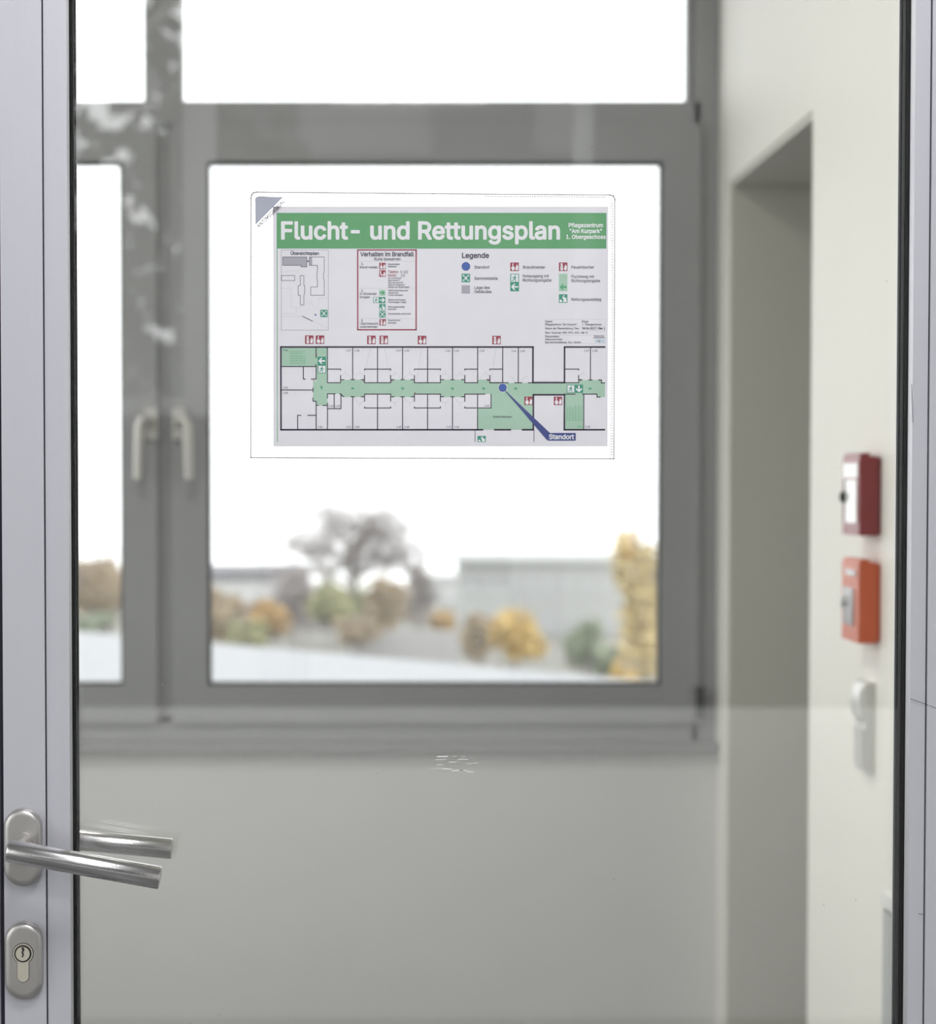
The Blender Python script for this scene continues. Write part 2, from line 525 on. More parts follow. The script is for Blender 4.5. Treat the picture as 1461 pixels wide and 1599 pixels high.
hw = thing('added_window_4', (LOBBY_L, 3.6, LWZ0), 'grey framed window added unseen in the lobby left wall to light the cream wall', 'window', kind='structure')  # put in out of view for its light on the cream wall
bm = BM()
for (y0, y1, z0, z1) in ((LWY0, LWY0 + 0.06, LWZ0, LWZ1), (LWY1 - 0.06, LWY1, LWZ0, LWZ1), (LWY0 + 0.06, LWY1 - 0.06, LWZ0, LWZ0 + 0.06), (LWY0 + 0.06, LWY1 - 0.06, LWZ1 - 0.06, LWZ1),
                         (3.56, 3.64, LWZ0 + 0.06, LWZ1 - 0.06)):
    box(bm, LOBBY_L - 0.20, LOBBY_L - 0.13, y0, y1, z0, z1)
mk('window_frame', bm, win_grey, hw)
mk('pane', bx(LOBBY_L - 0.17, LOBBY_L - 0.164, LWY0 + 0.06, LWY1 - 0.06, LWZ0 + 0.06, LWZ1 - 0.06), win_glass, hw)

# ------------------------------------------------------------------ fill lamps added at the ceilings, unseen above the frame
fill_glow = emit_mat('fill_lamp_panel', (1.0, 0.97, 0.9, 1), 3.0)
fill_body = pmat('fill_lamp_housing', (0.8, 0.8, 0.8, 1), 0.4, noise=0.02, nscale=10)


def fill_lamp(x, y, zc, watts, label, tone=(1.0, 0.97, 0.93)):
    t = thing('fill_lamp', (x, y, zc), label, 'lamp', 'added fill lamps of hall and lobby')
    mk('housing', bx(x - 0.32, x + 0.32, y - 0.32, y + 0.32, zc - 0.05, zc), fill_body, t, bevel=0.004)
    mk('diffuser', bx(x - 0.30, x + 0.30, y - 0.30, y + 0.30, zc - 0.058, zc - 0.05), fill_glow, t)
    l = bpy.data.lights.new('fill_light', 'AREA')
    l.shape = 'SQUARE'
    l.size = 0.58
    l.energy = watts
    l.color = tone
    o = bpy.data.objects.new('fill_light', l)
    o.location = (0, 0, -0.066)
    o.parent = t
    col.objects.link(o)


fill_lamp(-0.7, 3.2, CEIL, LOBBY_FILL, 'square white fill lamp added at the ceiling of the lobby beyond the door')
fill_lamp(0.1, 0.75, HALL_C, HALL_FILL, 'square white fill lamp added at the ceiling of the hall before the door', (0.96, 0.97, 1.0))
fill_lamp(0.2, -0.85, HALL_C, HALL_FILL * 1.8, 'square white fill lamp added at the ceiling of the hall behind the camera', (0.96, 0.97, 1.0))

# ------------------------------------------------------------------ door_1: glazed aluminium door leaf
GY = DOOR_Y                 # front face of the glass
BEAD_Y = GY - 0.024         # front of the glazing beads
LEAF_Y = GY - 0.026         # front of the stiles
BACK_Y = GY + 0.052
XD = lambda px, y=DOOR_Y: P(px, 800, y).x
LEAF_L = XD(3, LEAF_Y)
GRV_L = XD(68.5, LEAF_Y)
BEAD_L1 = XD(107, BEAD_Y)
SIGHT_L = XD(115.5, GY)
SIGHT_R = XD(1410, GY)
BEAD_R0 = XD(1423, BEAD_Y)
GRV_R = XD(1449.5, LEAF_Y)
LEAF_R = GRV_R + (GRV_L - LEAF_L)
LEAF_B, LEAF_T = 0.008, 2.16
GL_B, GL_T = 0.30, 2.06
door = thing('door_1', ((LEAF_L + LEAF_R) / 2, GY, 0), 'silver aluminium door leaf with one tall glass pane', 'door', kind='structure')
mk('stile', bx(LEAF_L, GRV_L, LEAF_Y, BACK_Y, LEAF_B, LEAF_T), alu, door, bevel=0.0012)
mk('stile', bx(GRV_R, LEAF_R, LEAF_Y, BACK_Y, LEAF_B, LEAF_T), alu, door, bevel=0.0012)
mk('rail', bx(GRV_L, GRV_R, LEAF_Y, BACK_Y, GL_T + 0.022, LEAF_T), alu, door, bevel=0.0012)
mk('rail', bx(GRV_L, GRV_R, LEAF_Y, BACK_Y, LEAF_B, GL_B - 0.022), alu, door, bevel=0.0012)
g = 0.0012
mk('glazing_bead', bx(GRV_L + g, BEAD_L1, BEAD_Y, GY + 0.040, GL_B, GL_T), alu, door, bevel=0.0008)
mk('glazing_bead', bx(BEAD_R0, GRV_R - g, BEAD_Y, GY + 0.040, GL_B, GL_T), alu, door, bevel=0.0008)
mk('glazing_bead', bx(GRV_L + g, GRV_R - g, BEAD_Y, BACK_Y - 0.004, GL_T, GL_T + 0.0208), alu, door, bevel=0.0008)
mk('glazing_bead', bx(GRV_L + g, GRV_R - g, BEAD_Y, BACK_Y - 0.004, GL_B - 0.0208, GL_B), alu, door, bevel=0.0008)
bm = BM()
for (x0, x1) in ((GRV_L - 0.0002, GRV_L + g + 0.0002), (GRV_R - g - 0.0002, GRV_R + 0.0002)):
    box(bm, x0, x1, LEAF_Y + 0.004, BACK_Y - 0.01, GL_B - 0.02, GL_T + 0.02)
mk('shadow_groove', bm, gap_dark, door)


def wedge_gasket(x0, x1, z0, z1, vertical, s):
    """rubber strip with a sloping face from the bead down to the glass, front and back of the pane"""
    for (ya, yb) in ((GY - 0.006, GY), (GY + 0.034, GY + 0.022)):
        bm = BM()
        if vertical:
            pts = [(x0, ya, z0), (x0, yb, z0), (x1, yb, z0), (x1, yb + (ya - yb) * 0.25, z0), (x0 + (x1 - x0) * 0.45, ya, z0)]
            prism(bm, pts, (0, 0, z1 - z0))
        else:
            pts = [(x0, ya, z0), (x0, yb, z0), (x0, yb, z1), (x0, yb + (ya - yb) * 0.25, z1), (x0, ya, z0 + (z1 - z0) * 0.45)]
            prism(bm, pts, (x1 - x0, 0, 0))
        mk('gasket', bm, gasket, door)


wedge_gasket(BEAD_L1, SIGHT_L, GL_B, GL_T, True, 1)
wedge_gasket(BEAD_R0, SIGHT_R, GL_B, GL_T, True, -1)
wedge_gasket(BEAD_L1, BEAD_R0, GL_T, GL_T - 0.007, False, 1)
wedge_gasket(BEAD_L1, BEAD_R0, GL_B, GL_B + 0.007, False, 1)
mk('glass_pane', bx(BEAD_L1, BEAD_R0, GY, GY + 0.006, GL_B, GL_T), door_glass, door)
mk('glass_pane', bx(BEAD_L1, BEAD_R0, GY + 0.016, GY + 0.022, GL_B, GL_T), door_glass, door)
bm = BM()
for (x0, x1) in ((BEAD_L1, SIGHT_L), (SIGHT_R, BEAD_R0)):
    box(bm, x0, x1, GY + 0.006, GY + 0.016, GL_B, GL_T)
mk('spacer_bar', bm, gasket, door)

# lever handles on both faces of the door
def rose(cx, cz, y, s, w, h, parent, name='handle_rose'):
    """oval escutcheon with domed rim; s=-1 stands off towards the camera"""
    loops = [stadium(cx, cz, w, h, y), stadium(cx, cz, w, h, y + s * 0.005), stadium(cx, cz, w - 0.0022, h - 0.0022, y + s * 0.0075),
             stadium(cx, cz, w - 0.005, h - 0.005, y + s * 0.0085), stadium(cx, cz, w - 0.012, h - 0.012, y + s * 0.0087)]
    return mk(name, loft(BM(), loops), steel_satin, parent, smooth=True)


def lever(yface, s, ax, az, ex, ez, r):
    """stand-off neck, tight bend and a straight round bar to the open end"""
    yb = yface + s * STANDOFF
    a = Vector((ax, yb, az))
    e = Vector((ex, yb, ez))
    d = (e - a).normalized()
    bm = BM()
    tube(bm, [(ax, yface + s * 0.006, az), (ax, yface + s * 0.0105, az), (ax, yface + s * 0.0112, az)], [0.0115, 0.0115, 0.0108], 28)
    mk('handle_collar', bm, steel_satin, door, smooth=True)
    bm = BM()
    tube(bm, [(ax, yface + s * 0.010, az), (ax, yb - s * 0.002, az)], 0.0082, 20)       # stand-off neck
    b0 = a - d * (r * 0.92)
    path = [b0, b0 + d * 0.0005, b0 + d * 0.0016, b0 + d * 0.0036, a + d * 0.05, e - d * 0.0010, e]
    tube(bm, path, [r - 0.0040, r - 0.0022, r - 0.0009, r, r, r, r - 0.0008], 36)
    return mk('lever_handle', bm, steel, door, smooth=True)


STANDOFF = 0.046
H = P(37, 1322, LEAF_Y)
rose(H.x, H.z, LEAF_Y, -1, 0.0335, 0.0690, door)
hy = LEAF_Y - STANDOFF
ha, he = P(22, 1330, hy), P(250, 1371, hy)
lever(LEAF_Y, -1, P(25, 1330, hy).x, P(25, 1330.5, hy).z, he.x, he.z, 0.0099)
Hb = P(37, 1322, LEAF_Y)
rose(Hb.x, Hb.z, BACK_Y, 1, 0.0335, 0.0690, door)
yb = BACK_Y + STANDOFF
eb = P(268.5, 1325.5, yb)
sb = P(120, 1311.5, yb)
k = (Hb.x - eb.x) / (sb.x - eb.x)
lever(BACK_Y, 1, Hb.x, eb.z + (sb.z - eb.z) * k, eb.x, eb.z, 0.0096)

# lock escutcheon with profile cylinder
C = P(38.5, 1498.5, LEAF_Y)
rose(C.x, C.z, LEAF_Y, -1, 0.0335, 0.0690, door, 'lock_escutcheon')
y = LEAF_Y - 0.0085
plug = P(38.5, 1485.5, LEAF_Y)


def disc(cx, cz, r, y0, y1, n=28):
    bm = BM()
    tube(bm, [(cx, y0, cz), (cx, y1, cz)], r, n)
    return bm


def keyhole_outline(r, w, drop, y):
    a0 = math.asin(w / r)
    pts = []
    for k in range(21):
        a = -math.pi / 2 + a0 + (2 * math.pi - 2 * a0) * k / 20
        pts.append((plug.x + r * math.cos(a), y, plug.z + r * math.sin(a)))
    for k in range(11):
        a = math.pi + math.pi * k / 10
        pts.append((plug.x + w * math.cos(a), y, plug.z - drop + w * math.sin(a)))
    return pts


mk('cylinder_recess', prism(BM(), keyhole_outline(0.0094, 0.0054, 0.0205, y - 0.0004), (0, 0.0008, 0)), black_hole, door)
mk('cylinder_body', prism(BM(), keyhole_outline(0.0088, 0.0050, 0.0203, y - 0.0012), (0, 0.0014, 0)), brass_nickel, door)
mk('plug_ring', disc(plug.x, plug.z, 0.0076, y - 0.0017, y - 0.0008), black_hole, door)
mk('cylinder_plug', disc(plug.x, plug.z, 0.0062, y - 0.0026, y - 0.0009), brass_nickel, door)
bm = BM()
zig = [(-0.0011, 0.0058), (0.0011, 0.0058), (0.0016, 0.0030), (0.0004, 0.0016), (0.0012, -0.0006), (0.0002, -0.0030), (-0.0009, -0.0030), (-0.0002, -0.0006), (-0.0010, 0.0014), (-0.0002, 0.0032)]
prism(bm, [(plug.x + a, y - 0.0029, plug.z + b) for a, b in zig], (0, 0.0008, 0))
mk('keyway', bm, black_hole, door)

# wear: scuffed patch on the pane, fine scratches on the right stile
scuff = pmat('scuff_haze', (0.75, 0.75, 0.74, 1), 0.8, noise=0.1, nscale=80)
bm = BM()
rnd = random.Random(3)
for k in range(20):
    px, py = rnd.uniform(668, 745), rnd.uniform(1180, 1206)
    q = P(px, py, GY - 0.0003)
    L = rnd.uniform(0.004, 0.014) * (1 - abs(px - 705) / 60)
    w = rnd.uniform(0.00015, 0.00035)
    box(bm, q.x - L / 2, q.x + L / 2, GY - 0.0003, GY - 0.0001, q.z - w, q.z + w)
o = mk('scuff_mark', bm, scuff, door)
o['kind'] = 'stuff'
bm = BM()
for (xa, ya, xb, yb_) in ((1421, 1091, 1449, 1101), (1451, 1102, 1461, 1106), (1433, 1427, 1442, 1428), (1423, 600, 1425, 660)):
    u, v = P(xa, ya, LEAF_Y - 0.0002), P(xb, yb_, LEAF_Y - 0.0002)
    n_ = Vector((-(v.z - u.z), 0, v.x - u.x)).normalized() * 0.00022
    prism(bm, [u + n_, v + n_, v - n_, u - n_], (0, 0.0002, 0))
o = mk('scratch', bm, gap_dark, door)
o['kind'] = 'stuff'

# fixed frame round the leaf
fr = thing('trim_1', ((DFL + DFR) / 2, GY, 0), 'silver aluminium door frame around the leaf', 'door frame', kind='structure')
for (x0, x1, z0, z1) in ((DFL, LEAF_L - 0.004, 0, DFT), (LEAF_R + 0.004, DFR, 0, DFT), (LEAF_L - 0.004, LEAF_R + 0.004, LEAF_T + 0.004, DFT)):
    mk('frame_profile', bx(x0, x1, LEAF_Y, BACK_Y + 0.01, z0, z1), alu, fr, bevel=0.001)
bm = BM()
box(bm, LEAF_L - 0.0041, LEAF_L + 0.0001, LEAF_Y + 0.006, BACK_Y, 0, LEAF_T)
box(bm, LEAF_R - 0.0001, LEAF_R + 0.0041, LEAF_Y + 0.006, BACK_Y, 0, LEAF_T)
mk('frame_seal', bm, gap_dark, fr)

# ------------------------------------------------------------------ things on the lobby's right wall
def wall_box(name, px_near, py0, py1, Ynear, width, depth, label, body, pane, kind):
    """call point: housing with chamfered rim, framed pane, push knob, label strip; on the wall x = WALL_X"""
    z1, z0 = P(px_near, py0, Ynear).z, P(px_near, py1, Ynear).z
    y0, y1 = Ynear, Ynear + width
    xf = WALL_X - depth
    t = thing(name, (WALL_X, (y0 + y1) / 2, z0), label, 'call point')
    mk('backplate', bx(WALL_X - 0.006, WALL_X, y0 + 0.004, y1 - 0.004, z0 + 0.003, z1 - 0.003), body, t, bevel=0.001)
    bm = BM()
    box(bm, xf, WALL_X - 0.006, y0, y1, z0, z1)
    mk('housing', bm, body, t, bevel=0.004, segs=3)
    h = z1 - z0
    if kind == 'alarm':
        mk('header_strip', bx(xf - 0.0015, xf, y0 + 0.010, y1 - 0.012, z1 - 0.27 * h, z1 - 0.09 * h), pane_white, t)
        mk('pane', bx(xf - 0.002, xf + 0.001, y0 + 0.014, y1 - 0.030, z0 + 0.16 * h, z1 - 0.30 * h), pane_white, t)
        mk('pane_frame', bx(xf - 0.001, xf, y1 - 0.026, y1 - 0.016, z0 + 0.18 * h, z1 - 0.30 * h), gasket, t)
        kz, ky = z0 + 0.48 * h, y1 - 0.022
    else:
        mk('header_strip', bx(xf - 0.0015, xf, y0 + 0.018, y1 - 0.030, z1 - 0.17 * h, z1 - 0.10 * h), pane_grey, t)
        mk('pane', bx(xf - 0.002, xf + 0.001, y0 + 0.034, y1 - 0.016, z0 + 0.20 * h, z1 - 0.33 * h), pane_grey, t)
        kz, ky = z0 + 0.48 * h, y1 - 0.024
    bm = BM()
    tube(bm, [(xf, ky, kz), (xf - 0.004, ky, kz), (xf - 0.008, ky, kz)], [0.009, 0.009, 0.007], 16)
    mk('push_knob', bm, gasket if kind == 'alarm' else plastic_white, t, smooth=True)
    # cover latch on top, giving the housing its stepped outline
    mk('cover_lip', bx(xf + 0.002, xf + 0.016, y0 + 0.002, y1 - 0.004, z1 - 0.001, z1 + 0.005), body, t, bevel=0.0015)


YB = WALL_X * FPX / (1376 - CX)
wall_box('fire_alarm_box', 1376, 712, 837, YB, 0.125, 0.034, 'dark red fire alarm box on the cream wall, upper of the two call points', red_box, None, 'alarm')
wall_box('smoke_vent_box', 1374, 879, 1005, YB, 0.125, 0.034, 'orange smoke vent call point on the cream wall under the red box', orange_box, None, 'vent')

# two-gang switch plate with a bulged upper insert
YS = WALL_X * FPX / (1369 - CX)
z1, z0 = P(1369, 1063, YS).z, P(1369, 1208, YS).z
sw = thing('switch_plate', (WALL_X, YS + 0.04, z0), 'white two-part switch plate on the cream wall below the orange box', 'switch')
mk('cover_frame', bx(WALL_X - 0.014, WALL_X, YS, YS + 0.081, z0, z1 - 0.004), switch_plastic, sw, bevel=0.003)
zm = (z0 + z1) / 2
bm = BM()
pts = []
hh = z1 - zm - 0.012
for k in range(13):                                    # bulged sensor head, side profile in x-z
    a = math.pi / 2 * k / 12
    pts.append((WALL_X - 0.008 - 0.016 * math.sin(a) if k < 12 else WALL_X - 0.024, YS + 0.008, z1 - 0.004 - 0.03 * (1 - math.cos(a))))
pts += [(WALL_X - 0.022, YS + 0.008, zm + 0.016), (WALL_X - 0.016, YS + 0.008, zm + 0.008), (WALL_X - 0.008, YS + 0.008, zm + 0.008)]
prism(bm, pts, (0, 0.065, 0))
mk('sensor_head', bm, plastic_white, sw, bevel=0.0015)
mk('rocker', bx(WALL_X - 0.018, WALL_X - 0.012, YS + 0.009, YS + 0.072, z0 + 0.009, zm - 0.012), switch_plastic, sw, bevel=0.002)
mk('rocker_lip', bx(WALL_X - 0.019, WALL_X - 0.008, YS + 0.009, YS + 0.072, zm - 0.011, zm - 0.004), switch_plastic, sw, bevel=0.002)
mk('indicator', bx(WALL_X - 0.0225, WALL_X - 0.014, YS + 0.030, YS + 0.050, zm + 0.009, zm + 0.014), brass_nickel, sw)

# low radiator on the right wall beside the door
YR = 3.19
XR = P(1377.5, 1480, YR).x
rz = P(1377, 1391, YR).z
rd = thing('radiator', (WALL_X, 2.7, 0.12), 'white panel radiator with ridged top edge low on the right wall', 'radiator')
mk('front_panel', bx(XR, XR + 0.014, 2.25, YR, 0.14, rz - 0.026), radiator_white, rd, bevel=0.003)
mk('rear_panel', bx(WALL_X - 0.022, WALL_X - 0.012, 2.25, YR, 0.14, rz - 0.026), radiator_white, rd, bevel=0.003)
mk('top_rib', bx(XR - 0.004, XR + 0.020, 2.25, YR, rz - 0.018, rz - 0.008), plastic_white, rd, bevel=0.002)
mk('top_cover', bx(XR, WALL_X - 0.012, 2.25, YR, rz - 0.006, rz), plastic_white, rd, bevel=0.002)
mk('side_cover', bx(XR + 0.002, WALL_X - 0.012, YR - 0.004, YR, 0.14, rz - 0.004), radiator_white, rd)
for yy in (2.4, 3.0):
    mk('wall_bracket', bx(WALL_X - 0.013, WALL_X - 0.001, yy - 0.02, yy + 0.02, 0.3, 0.7), radiator_white, rd)

# ------------------------------------------------------------------ letter shapes (advance, outline points, triangles; 1/1000 em)
SPACE_ADVANCE = 188
GLYPHS = {
'!':(196,"117,94 75,93 45,61 45,20 77,-12 121,-11 151,21 149,65 141,329 142,513 133,520 57,518 57,157 69,149 129,150 138,157","4,1,3 2,3,1 5,6,4 6,7,4 1,4,7 0,1,7 14,15,13 12,13,15 15,8,12 11,12,8 8,9,11 9,10,11"),
'"':(321,"261,495 251,520 175,514 187,308 243,307 254,315 144,439 143,516 61,515 71,309 137,311","10,6,9 8,9,6 6,7,8 3,4,5 0,1,2 10,9,3 2,1,7 5,0,3 0,2,3"),
'-':(453,"307,177 339,177 348,185 348,245 339,255 115,255 104,249 103,189 111,177","8,5,7 6,7,5 0,1,2 2,3,0 3,4,0 5,8,0 0,4,5"),
'.':(188,"115,94 72,93 42,61 43,20 75,-12 119,-11 148,21 147,65","2,3,4 4,1,2 6,7,5 0,5,7 1,4,5 5,0,1"),
'/':(249,"40,61 4,-79 15,-87 71,-87 82,-79 245,529 239,543 179,544 168,537","6,7,5 5,7,8 2,3,4 1,2,4 0,1,4 4,5,0 5,8,0"),
'0':(453,"186,522 113,484 67,418 42,330 39,198 65,94 109,28 172,-10 249,-17 328,14 379,74 411,178 414,310 386,418 342,482 301,511 265,523 137,371 173,429 225,448 277,432 314,378 331,294 327,178 302,106 257,66 217,61 185,71 157,98 138,134 120,254","3,4,30 26,27,7 7,27,6 27,28,6 5,6,28 28,29,5 4,5,29 30,4,29 3,30,17 2,3,17 17,18,2 1,2,18 18,0,1 16,19,20 20,15,16 10,11,23 22,23,11 11,12,22 25,8,9 24,25,9 9,10,24 10,23,24 22,12,21 12,13,21 13,14,21 20,21,14 15,20,14 26,7,8 8,25,26 0,18,19 19,16,0"),
'1':(453,"389,-11 402,-3 397,63 287,69 286,513 277,520 193,519 77,433 75,357 93,349 201,425 201,69 73,65 66,57 66,-3 77,-11","13,14,15 12,13,15 9,7,8 4,5,10 1,2,0 3,0,2 0,3,11 0,11,15 12,15,11 7,9,10 6,7,10 10,5,6 4,10,3 11,3,10"),
'2':(453,"197,205 54,53 55,-7 389,-11 400,-3 400,57 393,67 176,69 342,249 373,295 389,341 390,401 369,453 325,498 269,522 197,525 137,505 85,461 60,405 59,353 129,351 151,413 189,443 253,445 297,415 309,373 300,329","20,18,19 23,15,22 16,21,22 22,15,16 1,2,7 7,0,1 18,20,21 17,18,21 21,16,17 12,13,24 4,5,3 5,6,3 26,8,9 9,10,26 25,26,10 10,11,25 24,25,11 12,24,11 7,2,3 3,6,7 8,26,0 24,13,23 13,14,23 15,23,14 0,7,8"),
'3':(453,"217,236 269,224 304,194 318,146 305,98 261,67 193,63 141,88 113,142 41,142 33,130 42,86 80,30 157,-10 253,-16 329,11 386,70 404,146 381,226 328,278 247,302 381,454 383,510 377,519 60,514 65,442 264,438 146,302 149,240","9,10,11 9,11,8 13,6,7 27,28,0 0,20,27 13,7,12 11,12,7 8,11,7 23,21,22 5,14,15 4,5,15 15,16,4 3,4,16 16,17,3 17,18,3 2,3,18 18,19,2 1,2,19 21,23,26 6,13,14 14,5,6 20,0,1 1,19,20 27,20,26 24,25,26 26,23,24 21,26,20"),
'4':(453,"189,281 321,513 309,520 237,513 31,165 29,105 41,94 269,94 273,-7 349,-9 354,93 417,95 424,105 421,170 354,177 353,322 341,329 273,324 269,174 129,175","4,5,6 6,19,4 19,0,4 19,6,7 7,18,19 4,0,3 11,12,10 14,10,12 12,13,14 9,10,8 7,8,10 18,7,10 10,14,18 17,18,14 14,15,17 15,16,17 1,2,3 3,0,1"),
'5':(453,"148,326 161,440 369,441 377,450 376,514 97,520 85,510 58,246 129,235 189,263 253,260 301,221 316,154 297,98 249,65 205,62 171,74 148,94 133,134 121,141 52,138 60,78 101,24 161,-9 237,-17 301,-1 358,42 391,98 402,174 384,246 345,301 289,335 221,344","20,21,19 15,16,23 23,16,22 16,17,22 21,22,17 19,21,17 17,18,19 9,0,8 7,8,0 6,7,0 0,1,6 5,6,1 14,24,25 25,13,14 32,10,31 27,28,12 3,4,2 13,25,26 26,27,13 27,12,13 12,28,11 28,29,11 29,30,11 10,11,30 31,10,30 15,23,24 24,14,15 10,32,9 0,9,32 2,4,1 5,1,4"),
'6':(453,"221,482 84,274 60,214 53,162 64,94 101,34 161,-6 229,-18 301,-3 353,34 390,94 400,158 386,230 345,288 285,319 209,326 331,514 249,519 261,248 289,230 309,198 316,158 310,118 293,89 265,68 229,60 193,66 162,86 144,114 136,150 141,194 160,226 189,247 225,254","5,28,4 28,29,4 3,4,29 29,30,3 2,3,30 1,2,30 7,26,6 27,6,26 33,15,32 6,27,5 28,5,27 1,30,31 31,32,1 32,15,1 15,0,1 8,23,24 19,14,18 9,10,22 21,22,10 10,11,21 20,21,11 11,12,20 12,13,20 23,8,9 9,22,23 20,13,19 14,19,13 8,24,7 24,25,7 26,7,25 18,14,33 15,33,14 16,17,0 0,15,16"),
'7':(453,"87,5 95,-11 167,-11 175,-4 401,445 395,519 63,520 52,513 51,453 59,441 307,441","9,6,8 7,8,6 5,10,4 4,10,3 1,2,0 2,3,0 6,9,10 10,5,6 3,10,0"),
'8':(453,"362,246 332,266 376,314 393,382 382,434 356,474 313,507 257,524 185,523 129,501 83,458 62,406 70,326 121,266 73,228 47,178 41,122 58,66 105,16 177,-13 261,-16 337,10 389,58 411,122 402,190 325,142 320,110 301,83 273,67 229,60 189,64 153,82 133,106 126,138 132,170 153,199 185,217 225,224 265,218 297,201 318,174 150,406 168,430 193,444 265,442 289,426 304,402 303,346 285,321 257,305 189,307 149,346","16,17,32 32,33,16 15,16,33 33,34,15 14,15,34 37,50,36 29,30,19 19,30,18 30,31,18 17,18,31 32,17,31 14,34,35 13,14,35 35,36,13 36,50,13 50,51,13 12,13,51 11,12,51 51,41,11 10,11,41 41,42,10 9,10,42 42,43,9 43,8,9 45,6,44 7,44,6 22,23,26 25,26,23 23,24,25 40,25,24 24,0,40 28,20,21 27,28,21 21,22,27 22,26,27 40,0,39 0,1,39 38,39,1 49,38,1 48,49,1 47,48,1 1,2,47 2,3,47 46,47,3 3,4,46 4,5,46 45,46,5 6,45,5 29,19,20 20,28,29 38,49,37 50,37,49 44,7,43 8,43,7"),
'9':(453,"384,269 399,333 394,397 369,453 329,495 273,521 209,526 149,510 101,475 69,429 55,381 55,321 73,265 101,228 145,198 189,186 245,185 121,5 122,-7 209,-7 339,185 287,277 257,259 217,255 181,266 155,289 139,325 138,369 150,405 175,433 205,447 241,448 273,437 297,415 313,381 316,341 307,305","10,11,27 9,10,27 15,24,14 29,30,7 14,24,13 24,25,13 12,13,25 25,26,12 11,12,26 27,11,26 9,27,28 8,9,28 28,29,8 29,7,8 16,22,23 32,5,31 6,31,5 0,1,36 35,36,1 1,2,35 34,35,2 2,3,34 33,34,3 4,33,3 16,19,20 22,16,20 21,22,20 20,0,21 0,36,21 33,4,32 5,32,4 17,18,19 16,23,15 24,15,23 31,6,30 7,30,6 19,16,17"),
':':(188,"115,94 72,93 42,61 43,20 75,-12 119,-11 148,21 147,65 72,265 115,263 147,293 148,337 119,368 75,369 44,341 42,297","2,3,4 4,1,2 14,15,8 8,13,14 6,7,5 0,5,7 10,11,9 12,9,11 1,4,5 5,0,1 9,12,8 13,8,12"),
'?':(358,"16,381 24,368 96,368 119,425 164,450 212,444 245,413 250,377 238,341 155,273 132,237 121,157 132,141 202,145 215,213 309,297 329,337 335,381 325,437 292,485 236,518 176,526 112,515 64,487 28,437 132,-6 176,-14 213,13 218,57 192,90 148,95 114,69 109,29","0,1,2 24,0,2 25,30,32 31,32,30 24,2,3 23,24,3 22,23,3 3,4,22 27,28,26 29,26,28 15,16,8 7,8,16 16,17,7 6,7,17 17,18,6 18,19,6 15,8,14 6,19,5 19,20,5 21,5,20 30,25,26 26,29,30 11,12,13 13,14,11 10,11,14 9,10,14 14,8,9 5,21,4 22,4,21"),
'A':(480,"219,353 241,408 305,210 171,213 13,24 5,1 13,-11 93,-7 145,131 333,131 387,-7 461,-11 473,-3 281,518 201,520 191,513","7,4,6 5,6,4 4,7,8 8,3,4 3,15,4 2,13,1 11,12,10 9,10,12 9,12,2 13,2,12 9,2,8 3,8,2 15,3,0 0,1,15 14,15,1 1,13,14"),
'B':(456,"265,300 136,297 137,440 257,440 305,421 323,389 322,349 301,318 372,253 349,269 397,316 409,385 392,445 358,485 321,506 273,518 53,517 53,-8 285,-9 337,3 382,29 421,85 428,149 412,209 177,68 136,69 137,219 269,218 301,208 328,185 344,129 321,87 277,70","16,17,1 25,17,24 17,25,26 1,17,26 16,1,2 24,17,18 18,32,24 27,0,26 1,26,0 2,3,15 16,2,15 31,19,20 20,21,31 30,31,21 21,22,30 22,23,30 29,30,23 23,8,29 6,9,10 10,11,6 5,6,11 11,12,5 32,18,19 19,31,32 29,8,28 8,9,28 27,28,9 0,27,9 7,0,9 9,6,7 5,12,4 12,13,4 13,14,4 3,4,14 15,3,14"),
'C':(510,"480,142 477,171 405,171 377,116 345,86 297,67 241,66 201,79 161,110 135,150 120,194 115,274 129,346 165,403 213,435 265,445 317,437 370,402 404,338 481,341 478,374 458,422 401,485 321,521 225,523 145,493 82,434 37,330 33,202 61,108 95,58 129,26 181,-3 225,-14 281,-17 345,-5 389,15 433,52 463,94","28,29,10 10,11,28 27,28,11 11,12,27 26,27,12 33,6,32 6,7,32 25,13,14 14,24,25 32,7,31 7,8,31 30,31,8 29,30,8 8,9,29 10,29,9 26,12,13 13,25,26 16,23,15 4,35,36 5,34,35 35,4,5 38,0,2 0,1,2 19,20,18 21,18,20 4,36,37 3,4,37 37,38,3 38,2,3 18,21,17 21,22,17 16,17,22 23,16,22 6,33,34 34,5,6 24,14,15 15,23,24"),
'D':(502,"177,68 136,69 136,437 273,435 328,409 369,356 388,273 380,185 355,129 313,91 253,71 49,385 53,-8 221,-11 293,-3 357,22 407,61 441,110 460,157 472,281 452,377 393,463 337,498 273,516 57,519 49,509","11,12,1 25,11,2 2,24,25 0,13,10 10,13,14 14,9,10 1,12,13 13,0,1 3,23,2 24,2,23 19,20,6 16,17,8 7,8,17 17,18,7 18,19,7 19,6,7 6,20,5 20,21,5 4,5,21 22,4,21 9,14,15 15,16,9 16,8,9 4,22,3 23,3,22 11,1,2"),
'E':(419,"373,-11 386,1 386,57 377,68 136,69 136,217 357,218 366,229 366,285 357,297 137,297 136,437 377,442 383,513 373,520 53,517 52,-7","10,5,6 6,9,10 16,4,5 15,16,5 5,10,15 11,15,10 1,2,0 2,3,0 12,13,14 4,16,0 0,3,4 7,8,6 9,6,8 12,14,11 15,11,14"),
